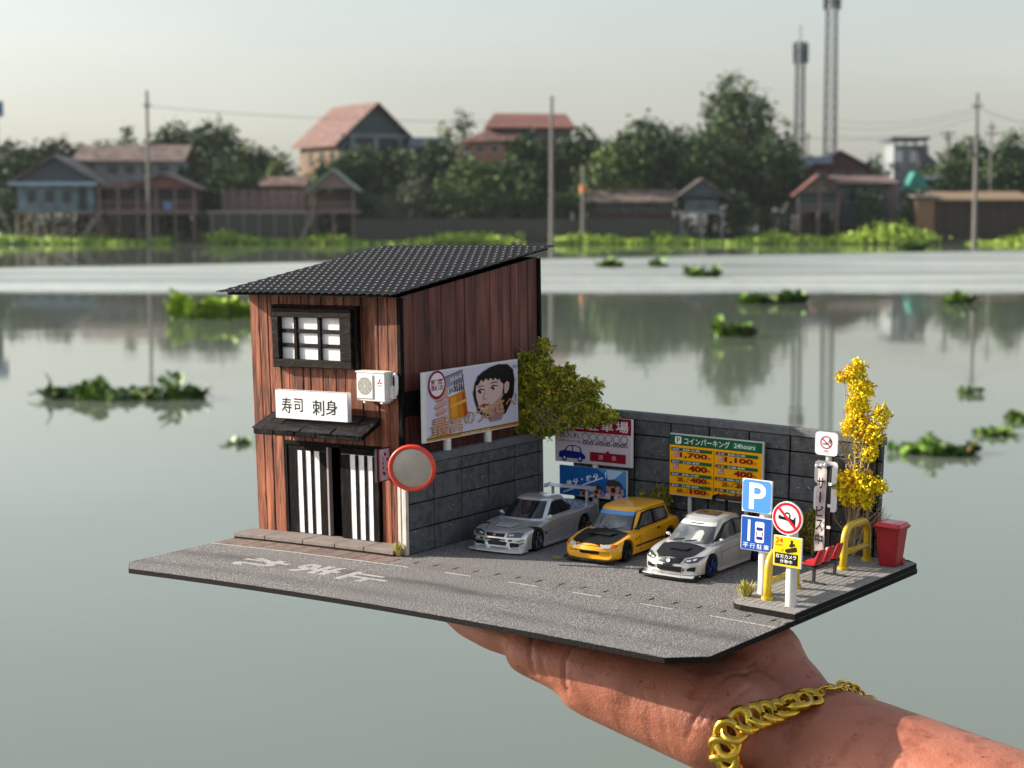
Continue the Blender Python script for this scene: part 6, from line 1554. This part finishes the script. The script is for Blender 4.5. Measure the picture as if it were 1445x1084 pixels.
# row of red seats
T = Thing('seat_row', 'row of three red shell seats on a black beam on the right pavement', 'bench', (28.2, 13.9, .27))
for v in (13.12, 15.1):
    MB().cbox((27.72, v-.07, .27), (28.75, v+.07, .34), .015).build('foot', m_blackp, T)
    MB().cbox((28.16, v-.06, .33), (28.28, v+.06, .88), .01).build('leg', m_blackp, T)
MB().cbox((28.1, 12.85, .86), (28.34, 15.35, .99), .015).build('beam', m_blackp, T)
for k in range(3):
    v = 13.25+.86*k; prof = [(27.66, 1.04), (27.74, 1.09), (27.95, 1.06), (28.20, 1.04), (28.36, 1.12), (28.44, 1.34), (28.52, 1.62), (28.55, 1.74)]
    mb = MB(); W_ = [.24, .33, .36, .35, .34, .36, .32, .20]
    vs = []
    for (u, z), w in zip(prof, W_):
        for q in (-1, -.6, 0, .6, 1): vs.append((u, v+w*q, z+.07*abs(q)**2*(1 if u < 28.3 else 0) ) if u < 28.3 else (u-.09*abs(q)**2, v+w*q, z))
    n = len(vs); off = [(-.0, 0, -.05)]*n
    vs2 = [(a[0]+(.05 if i//5 > 3 else 0), a[1], a[2]-(.05 if i//5 <= 4 else 0)) for i, a in enumerate(vs)]
    fs = [(i*5+j, i*5+j+1, i*5+6+j, i*5+5+j) for i in range(7) for j in range(4)]
    fs2 = [tuple(q+n for q in f[::-1]) for f in fs]
    edge = [0, 5, 10, 15, 20, 25, 30, 35, 36, 37, 38, 39, 34, 29, 24, 19, 14, 9, 4, 3, 2, 1]
    fs3 = [(edge[i], edge[(i+1) % 22], edge[(i+1) % 22]+n, edge[i]+n) for i in range(22)]
    mb.add(vs+vs2, fs+fs2+fs3).build('seat', m_red, T, smooth=True, autosm=50)

# wheeled bin
T = Thing('wheeled_bin', 'red wheeled rubbish bin at the back right corner of the pavement', 'bin', (29.2, 18.6, .27))
def frust(u0, u1, v0, v1, z0, U0, U1, V0, V1, z1, c=.08):
    def ring(a, b, p, q, z): return [(a+c, p, z), (b-c, p, z), (b, p+c, z), (b, q-c, z), (b-c, q, z), (a+c, q, z), (a, q-c, z), (a, p+c, z)]
    return MB().add(ring(u0, u1, v0, v1, z0)+ring(U0, U1, V0, V1, z1), [tuple(range(8))[::-1], tuple(range(8, 16))]+[(i, (i+1) % 8, (i+1) % 8+8, i+8) for i in range(8)])
frust(28.85, 29.64, 18.10, 18.95, .30, 28.70, 29.78, 17.98, 19.05, 1.95).build('body', m_binred, T)
frust(28.64, 29.84, 17.92, 19.10, 1.93, 28.58, 29.90, 17.86, 19.14, 2.05).build('rim', m_binred, T)
frust(28.60, 29.88, 17.88, 19.12, 2.05, 28.72, 29.76, 18.02, 19.0, 2.20).build('lid', m_red, T)
MB().cbox((28.95, 18.1, 2.195), (29.5, 18.8, 2.22), .005).build('paper_label', mat('pink_paper', (.62, .40, .42), .6), T)
MB().tube([(29.0, 19.2, 2.08), (29.5, 19.2, 2.08)], .05, 8).build('handle', m_binred, T)
for u in (28.85, 29.56): MB().cyl((u, 18.95, .43), .16, .12, 14, axis=0).build('wheel', m_binred, T)

# ---- little plants
m_olive = mat('olive_foam_leaf', (.50, .46, .05), .85, spec=.2, noises=[(2.2, (.20, .23, .03), .40, .58), (1.6, (.42, .37, .035), .60, .75)], island=.4)
m_yfl = mat('yellow_foam_leaf', (.85, .68, .02), .8, spec=.2, noises=[(1.4, (.62, .33, .01), .52, .66), (3, (.38, .36, .03), .60, .72)], island=.35)
m_orl = mat('orange_foam_leaf', (.78, .35, .03), .8)
m_twig = mat('tan_twig', (.38, .29, .17), .85)
m_tuft = mat('dry_grass_tuft', (.42, .40, .08), .8, island=.45, noises=[(2, (.50, .38, .16), .45, .6)])
def foam(mb, blobs, n, s, mi=0):
    """crumbs of foam foliage: small crumpled tetrahedra in clumps"""
    for (u, v, z, r, rv, rz) in blobs:
        for _ in range(max(3, int(n*r*rz))):
            while True:
                p = Vector((rng.uniform(-1, 1), rng.uniform(-1, 1), rng.uniform(-1, 1)))
                if p.length < 1: break
            c = Vector((u+p.x*r, v+p.y*rv, z+p.z*rz))
            for _ in range(3):
                q = c+Vector([rng.gauss(0, s*.9) for _ in range(3)]); t = s*rng.uniform(.45, 1.1)
                P = [q+Vector([rng.gauss(0, t*.6) for _ in range(3)]) for _ in range(5)]
                mb.add(P, [(0, 1, 2), (0, 2, 3), (1, 3, 2), (0, 3, 4), (4, 3, 1)], mi)
def twigs(mb, base, tips, r=.03, wob=.25):
    for t in tips:
        a, b = Vector(base), Vector(t); m1 = a.lerp(b, .4)+Vector([rng.gauss(0, wob*.4) for _ in range(3)]); m2 = a.lerp(b, .75)+Vector([rng.gauss(0, wob*.4) for _ in range(3)])
        mb.tube([a, m1, m2, b], [r, r*.8, r*.6, r*.35], 5)
# olive shrub on the side wall
T = Thing('olive_shrub', 'bushy olive green shrub spilling over the end of the side wall behind the billboard', 'shrub', (10.6, 19.3, 0))
BL = [(9.5, 19.0, 7.5, .6, .7, .8), (10.2, 19.2, 7.7, .7, .7, .7), (9.6, 19.0, 6.4, .8, .8, .9), (10.6, 19.2, 6.7, 1.0, .8, .9), (11.6, 19.2, 6.9, .85, .7, .8), (11.3, 19.1, 5.8, 1.1, .9, .8),
      (9.9, 19.0, 5.5, .9, .8, .8), (12.3, 19.2, 5.95, .8, .7, .7), (13.1, 19.1, 6.45, .60, .5, .55), (13.4, 19.0, 5.75, .8, .6, .5), (14.2, 19.0, 5.55, .6, .45, .32), (12.4, 18.9, 5.25, .8, .6, .40), (11.2, 18.9, 4.85, .75, .5, .4), (10.55, 19.3, 8.65, .35, .35, .25), (13.15, 19.0, 6.9, .2, .2, .22), (11.5, 19.1, 7.35, .4, .4, .3), (10.9, 18.9, 4.5, .35, .3, .25), (9.1, 18.7, 4.9, .7, .6, .6), (8.9, 18.4, 6.3, .5, .5, .9), (10.2, 18.8, 4.7, .8, .6, .4), (13.6, 18.9, 5.3, .5, .4, .25)]
mb = MB(); foam(mb, BL, 620, .115); foam(mb, [(b[0]+rng.gauss(0, b[3]*.8), b[1]-.2, b[2]+b[5]*rng.uniform(-.3, 1.1), .22, .2, .16) for b in BL[:16] for _ in range(3)], 1300, .10); mb.build('foliage', m_olive, T, kind='stuff')
mb = MB(); foam(mb, [(b[0], b[1]-.4, b[2]+.1, b[3], b[4], b[5]) for b in BL[3:9]], 9, .07); foam(mb, [(10.8, 19.0, 8.6, .12, .12, .08)], 300, .05); mb.build('orange_crumbs', m_orl, T, kind='stuff')
mb = MB(); twigs(mb, (9.9, 19.6, 4.5), [(b[0]+rng.gauss(0, .3), b[1]-.5, b[2]+b[5]*.9) for b in BL], .045, .5); twigs(mb, (9.4, 18.6, 6.0), [(8.6+rng.random(), 18.2, 8.0+rng.random()*.7) for _ in range(16)], .022, .3)
twigs(mb, (10.2, 18.6, 5.8), [(10.6+rng.random()*3, 18.1, 4.2+rng.random()*1.6) for _ in range(10)], .022, .4); twigs(mb, (9.3, 18.4, 4.5), [(9.0+rng.random(), 18.0, 6.0+rng.random()*.6) for _ in range(8)], .025, .3); mb.build('twigs', m_twig, T)
MB().tube([(9.75, 19.75, .0), (9.8, 19.75, 2.2), (9.9, 19.6, 4.6)], [.14, .12, .08], 8).build('trunk', m_twig, T)
# tall yellow shrub
T = Thing('yellow_shrub', 'tall narrow shrub with bright yellow foliage behind the yellow barrier and red bin', 'shrub', (27.2, 18.9, .27))
BY = [(27.1, 18.9, 8.55, .50, .4, .5), (26.55, 18.9, 8.35, .32, .3, .25), (27.3, 18.9, 7.75, .48, .4, .55), (27.25, 18.9, 7.0, .55, .4, .5), (27.6, 18.9, 7.9, .3, .3, .3), (28.35, 18.9, 6.75, .42, .4, .38), (27.3, 18.9, 6.1, .75, .5, .6), (28.0, 18.9, 5.9, .4, .4, .5),
      (27.9, 18.9, 5.0, .35, .35, .35), (26.75, 18.9, 3.35, .5, .5, .42), (27.2, 18.8, 3.85, .7, .5, .4), (27.9, 18.8, 3.7, .65, .5, .45), (27.2, 18.8, 3.0, .55, .5, .45), (27.8, 18.8, 3.0, .45, .4, .4), (28.4, 18.9, 3.55, .3, .3, .3)]
mb = MB(); foam(mb, BY, 560, .105); foam(mb, [(27.4, 18.9, 4.9, .6, .4, .6)], 110, .08); mb.build('foliage', m_yfl, T, kind='stuff')
mb = MB(); foam(mb, BY, 22, .10); mb.build('orange_crumbs', m_orl, T, kind='stuff')
mb = MB(); twigs(mb, (27.25, 19.0, .3), [(b[0]+rng.gauss(0, .1), b[1], b[2]) for b in BY], .05, .35); twigs(mb, (27.4, 18.9, 3.8), [(27.4+rng.gauss(0, .5), 18.8, 4.6+rng.random()*1.4) for _ in range(22)], .028, .25)
twigs(mb, (27.3, 18.9, 1.0), [(26.4+rng.random()*2.6, 18.6, 1.9+rng.random()*1.2) for _ in range(18)], .025, .3); twigs(mb, (28.3, 18.9, 1.6), [(28.3+rng.random()*.9, 18.8, 2.3+rng.random()*.4) for _ in range(8)], .02, .15); mb.build('twigs', m_twig, T)
def small_bush(u, v, z0, r, h, label, m=m_olive, n=900):
    T = Thing('small_bush', label, 'shrub', (u, v, z0))
    mb = MB(); foam(mb, [(u, v, z0+h*.5, r, r*.7, h*.45), (u+r*.4, v, z0+h*.75, r*.6, r*.4, h*.3)], n, .075); mb.build('foliage', m, T, kind='stuff')
    mb = MB(); twigs(mb, (u, v, z0), [(u+rng.gauss(0, r*.6), v-.1, z0+h*rng.uniform(.6, 1.15)) for _ in range(9)], .025, .15); mb.build('twigs', m_twig, T)
m_olive2 = mat('yellow_green_foam', (.30, .27, .035), .85, noises=[(2.2, (.13, .13, .02), .42, .62)], island=.4)
small_bush(16.85, 19.35, 0, .75, 2.25, 'yellow green bush behind the yellow car at the left foot of the price board', m_olive2)
small_bush(15.9, 19.4, 0, .25, 1.9, 'very small tuft of foliage between the blue poster and the yellow green bush', m_olive2)
small_bush(24.5, 19.0, 0, .75, 1.9, 'yellow green bush at the foot of the back wall left of the banner flag', m_olive2)
small_bush(25.2, 19.1, 0, .4, 2.3, 'thin dark bush right behind the three plate sign post', m_olive, 600)
def tuft(u, v, z, r, h, n, label, m=m_tuft):
    T = Thing('grass_tuft', label, 'grass tuft', (u, v, z), dio, 'tufts of dry grass')
    mb = MB()
    for _ in range(n):
        a = rng.uniform(0, 6.28); k = rng.uniform(.2, 1); b = Vector((u+math.cos(a)*r*.25*k, v+math.sin(a)*r*.25*k, z)); t = Vector((u+math.cos(a)*r*k, v+math.sin(a)*r*k, z+h*rng.uniform(.5, 1)*(1.1-.4*k)))
        s = Vector((-math.sin(a), math.cos(a), 0))*.03; mid = b.lerp(t, .55)+Vector((0, 0, h*.12))
        mb.add([b-s, b+s, mid+s*.8, mid-s*.8, t], [(0, 1, 2, 3), (3, 2, 4)])
    mb.build('blades', m, T, kind='stuff')
tuft(9.95, 8.2, .02, .48, .75, 90, 'yellow dry grass tuft at the foot of the mirror post')
tuft(27.05, 9.35, .2, .62, .85, 130, 'pale dry grass tuft at the foot of the P sign post')
tuft(16.35, 11.5, .0, .35, .18, 26, 'tiny flat weed on the asphalt between the silver coupe and the yellow hatchback')

# ================================================================== THE HAND THAT CARRIES THE MODEL
m_skin = mat('skin', (.37, .125, .076), .50, spec=.4, sss=.25, noises=[(.35, (.41, .15, .095), .42, .66), (1.1, (.26, .078, .046), .50, .70, 3), (6, (.38, .16, .11), .58, .74), (3.2, (.20, .055, .035), .66, .74)], bump=[(14, .03, 5, .8), (4.5, .035, 5, .6), (1.6, .07, 5, .5)])
def hand_mesh():
    mb = MB(ident)
    def ell(a, b, ra, rb, up=(0, 0, 1), n=20, seg=6):
        """tapered limb with an elliptical section: ra/rb = (half width, half thickness) at each end, round ends"""
        a, b = Vector(a), Vector(b); t = (b-a).normalized(); upv = Vector(up); x = upv.cross(t).normalized(); y = t.cross(x)
        st = []
        for k in range(seg+1):
            q = k/seg; st.append((a.lerp(b, q), ra[0]+(rb[0]-ra[0])*q, ra[1]+(rb[1]-ra[1])*q))
        pre = [(a - t*min(ra)*math.sin(g), ra[0]*math.cos(g), ra[1]*math.cos(g)) for g in (1.45, 1.1, .7, .35)]
        post = [(b + t*min(rb)*math.sin(g), rb[0]*math.cos(g), rb[1]*math.cos(g)) for g in (.35, .7, 1.1, 1.45)]
        st = pre+st+post; vs = []
        for (c, w, h) in st:
            for k in range(n): g = 2*math.pi*k/n; vs.append(c+x*math.cos(g)*w+y*math.sin(g)*h)
        fs = [(i*n+k, i*n+(k+1) % n, (i+1)*n+(k+1) % n, (i+1)*n+k) for i in range(len(st)-1) for k in range(n)]
        fs += [tuple(range(n))[::-1], tuple((len(st)-1)*n+k for k in range(n))]
        mb.add(vs, fs)
    # (u, v, z) in centimetres under the board; fingers run to the left and rear, the forearm comes from the lower right
    W = (32.6, 4.6, -4.6)
    ell((46.5, .4, -6.7), (40.5, 2.2, -5.75), (4.3, 3.7), (3.8, 3.1))
    ell((40.5, 2.2, -5.75), (35.2, 3.9, -4.85), (3.8, 3.1), (3.25, 2.45))
    ell((35.2, 3.9, -4.85), W, (3.25, 2.45), (3.2, 2.3))
    ell(W, (29.6, 3.9, -3.0), (3.3, 2.2), (4.1, 1.9))
    ell((30.0, 3.8, -2.9), (23.2, 3.2, -1.85), (4.2, 1.65), (4.2, 1.25))
    ell((30.4, 1.3, -3.3), (25.2, .6, -2.1), (2.1, 2.0), (1.7, 1.65))          # heel of the hand, little finger side
    ell((27.0, .4, -2.2), (22.6, -.1, -1.35), (1.5, 1.45), (1.1, 1.0))
    ell((29.7, 6.1, -2.7), (27.9, 7.8, -1.9), (1.8, 1.8), (1.6, 1.45))         # ball of the thumb
    ell((30.9, 5.7, -3.3), (30.0, 6.3, -2.2), (1.5, 1.5), (1.5, 1.4))
    ell((30.2, 5.0, -1.5), (28.6, 6.5, -1.35), (1.75, 1.45), (1.6, 1.3)); ell((31.5, 5.2, -3.1), (30.2, 5.2, -2.0), (1.7, 1.5), (1.7, 1.5))
    # thumb
    ell((28.4, 8.4, -1.7), (26.4, 10.6, -1.35), (1.25, 1.1), (1.05, .95)); ell((26.4, 10.6, -1.35), (24.3, 12.2, -1.2), (1.05, .92), (.85, .65))
    # four fingers lying under the board
    for (b, m1, m2, e, r0) in (((23.6, .3, -1.35), (20.6, .4, -1.1), (18.9, .9, -.95), (17.4, 1.8, -.9), .80), ((23.0, 2.3, -1.35), (19.4, 3.2, -1.15), (17.2, 4.1, -1.05), (15.5, 4.9, -1.0), .90),
                              ((23.0, 4.5, -1.35), (18.9, 5.7, -1.2), (16.4, 6.5, -1.1), (14.6, 7.1, -1.05), .95), ((23.4, 6.7, -1.4), (19.8, 8.1, -1.2), (17.6, 8.9, -1.1), (15.9, 9.6, -1.05), .90)):
        ell(b, m1, (r0*1.05, r0*.95), (r0*.95, r0*.85)); ell(m1, m2, (r0*.97, r0*.86), (r0*.88, r0*.76)); ell(m2, e, (r0*.88, r0*.76), (r0*.74, r0*.58))
    return mb
hb_ = hand_mesh()
me = bpy.data.meshes.new('h'); me.from_pydata([tuple(p) for p in hb_.v], [], hb_.f)
bm = bmesh.new(); bm.from_mesh(me); bmesh.ops.recalc_face_normals(bm, faces=bm.faces[:]); bm.to_mesh(me); bm.free()
ho = bpy.data.objects.new('h', me); COL.objects.link(ho)
md = ho.modifiers.new('r', 'REMESH'); md.mode = 'VOXEL'; md.voxel_size = .115; md.use_smooth_shade = True
md = ho.modifiers.new('s', 'SMOOTH'); md.factor = .6; md.iterations = 30
bpy.context.view_layer.update()
ev = ho.evaluated_get(bpy.context.evaluated_depsgraph_get()); em = ev.to_mesh()
HV = [v.co + Vector((-1.6, 2.8, -.30)) for v in em.vertices]; HN = [v.normal.copy() for v in em.vertices]; HF = [list(p.vertices) for p in em.polygons]
ev.to_mesh_clear(); bpy.data.objects.remove(ho)
# flatten where the skin presses against the board
for v in HV:
    if v.z > -.24 and v.x < 30.1: v.z = -.24 - .02*min(1, (v.z+.24))
HB = BVHTree.FromPolygons([tuple(v) for v in HV], HF)
def on_skin(px, py):
    """the skin point seen at a place of the picture, used only to lay out the palm lines"""
    Y = (py-542)/2700; X = (px-722.5)/2700
    inv = RM.transposed(); o = inv @ (Vector((0, 0, 0))-TT) + Vector((15, 5, 3)); d = (inv @ Vector((X, Y, 1))).normalized()
    h, n, i, dd = HB.ray_cast(o, d); return h
lines = [([(752, 898), (748, 925), (754, 950), (768, 972)], .10, .075), ([(820, 905), (800, 925), (796, 950), (800, 975)], .09, .07), ([(764, 930), (772, 955)], .06, .08), ([(690, 905), (688, 916)], .10, .09),
         ([(1062, 935), (1020, 958), (990, 1000), (970, 1040)], .06, .09), ([(1090, 930), (1050, 950), (1010, 985), (988, 1020)], .08, .08), ([(1130, 925), (1085, 925), (1040, 950), (1000, 985), (975, 1020)], .05, .07), ([(1100, 945), (1050, 975), (1015, 1010)], .06, .07),
         ([(880, 955), (890, 990), (886, 1015)], .018, .07), ([(905, 965), (915, 1000), (918, 1040)], .018, .07), ([(840, 940), (835, 975)], .015, .07), ([(930, 980), (938, 1020), (945, 1060)], .02, .08)]
creases = []
for pts, dep, wd in lines:
    P = [on_skin(*q) for q in pts]; P = [p for p in P if p]
    if len(P) > 1: creases.append((catmull([tuple(p) for p in P], 5), dep, wd))
import bisect
for i, v in enumerate(HV):
    if v.x < 20 or v.z < -7: continue
    tot = 0
    for (P, dep, wd) in creases:
        if (v-Vector(P[len(P)//2])).length > 4.5: continue
        d = min((v-Vector(p)).length for p in P)
        d = 9
        for a, b in zip(P[:-1], P[1:]):
            a = Vector(a); ab = Vector(b)-a; t = max(0, min(1, (v-a).dot(ab)/max(ab.length_squared, 1e-6))); d = min(d, (v-a-ab*t).length)
        if d < wd*3: tot += dep*math.exp(-(d/wd)**2)
    if tot: HV[i] = v - HN[i]*tot
mb = MB(lambda p: cam2w(RM @ (Vector(p)-Vector((15, 5, 3))) + TT))
mb.add(HV, HF)
P_ = Thing('person', 'bare right forearm and hand, palm up, carrying the model street from below', 'person', (32.6, 4.6, -4.6))
mb.build('hand_and_forearm', m_skin, P_, smooth=True)

# gold curb chain round the wrist
m_gold = mat('gold', (.70, .43, .07), .27, metal=1, noises=[(1.5, (.62, .46, .05), .45, .65), (6, (.40, .22, .03), .58, .75)], bump=[(3, .012, 3)])
BR = Thing('gold_bracelet', 'heavy gold curb chain bracelet with a small hook clasp round the wrist', 'bracelet', (32.6, 4.4, -2.2))
hspace = mb.space
Cw = Vector((31.6, 7.25, -4.95)); ax = Vector((-.93, .33, .12)).normalized()
def ringpt(deg, tilt):
    """point on the skin round the wrist; 0 = thumb side, 90 = palm side up, 180 = little finger side"""
    e1 = (Vector((0, 1, 0))-ax*ax.y).normalized(); e2 = e1.cross(ax) if (e1.cross(ax)).z > 0 else ax.cross(e1)
    d = e1*math.cos(R(deg))+e2*math.sin(R(deg)); c = Cw + ax*(.65+.43*math.cos(R(deg))-.60*math.sin(R(deg)))
    h, n, i, dd = HB.ray_cast(c+d*9+ax*0, -d)
    return h, n
path = []
for k in range(0, 361, 2):
    h, n = ringpt(k+2, 1.2)
    if h: path.append((h+n*.13, n))
K_ = len(path)-1; sm = []
for i in range(K_):
    w_ = [path[(i+j) % K_] for j in range(-9, 10)]; n_s = sum((q[1] for q in w_), Vector())/19
    sm.append((sum((path[(i+j) % K_][0] for j in range(-3, 4)), Vector())/7 + n_s*.02, n_s.normalized()))
path = sm + [sm[0]]
pl = [0]
for a, b in zip(path[:-1], path[1:]): pl.append(pl[-1]+(b[0]-a[0]).length)
def at(s):
    s = s % pl[-1]; i = min(max(bisect.bisect_left(pl, s), 1), len(pl)-1); t = (s-pl[i-1])/max(pl[i]-pl[i-1], 1e-6)
    return path[i-1][0].lerp(path[i][0], t), (path[i][0]-path[i-1][0]).normalized(), path[i-1][1].lerp(path[i][1], t).normalized()
def link(s, L, W_, r, roll, name='link', flat=.62, skew=.0):
    c, t, n = at(s); b = n.cross(t).normalized(); n2 = t.cross(b)
    q1 = b*math.cos(roll)+n2*math.sin(roll); q2 = n2*math.cos(roll)-b*math.sin(roll)
    P = []
    for k in range(20):
        a = 2*math.pi*k/20; x = math.cos(a)*L/2; y = math.sin(a)*W_/2
        P.append(c + t*(x+skew*y) + q1*y + q2*(.07*L*math.sin(2*a)))
    m_ = MB(hspace); m_.tube(P, [r]*20, 8, closed=True, flat=flat, up=tuple(n2)); m_.build(name, m_gold, BR, smooth=True)
s = 6.35
while s < pl[-1]+.9:
    link(s, 1.14, .96, .19, .55, skew=.45, flat=.85); s += .60
link(5.78, .95, 1.0, .15, .1, name='end_ring')
for k, ss in enumerate((5.25, 4.92)): link(ss, .60, .42, .065, 1.1*(k % 2), name='clasp_ring')
c, t, n = at(4.25); b = n.cross(t).normalized(); P = []
for k in range(25):
    q = k/24; a = -math.pi*.9+q*math.pi*1.8
    P.append(c+t*(.55*(2*q-1)+.20*math.sin(2*math.pi*q*1.0)*1.2)+b*(.20*math.sin(2*math.pi*q*1.5))+n*.03)
m_ = MB(hspace); m_.tube(P, .085, 8); m_.build('hook_clasp', m_gold, BR, smooth=True)
for k, ss in enumerate((3.55, 3.2, 2.85, 2.5, 2.15, 1.8, 1.45)): link(ss, .60, .38, .065, .9*((k % 2)*2-1), name='small_link')
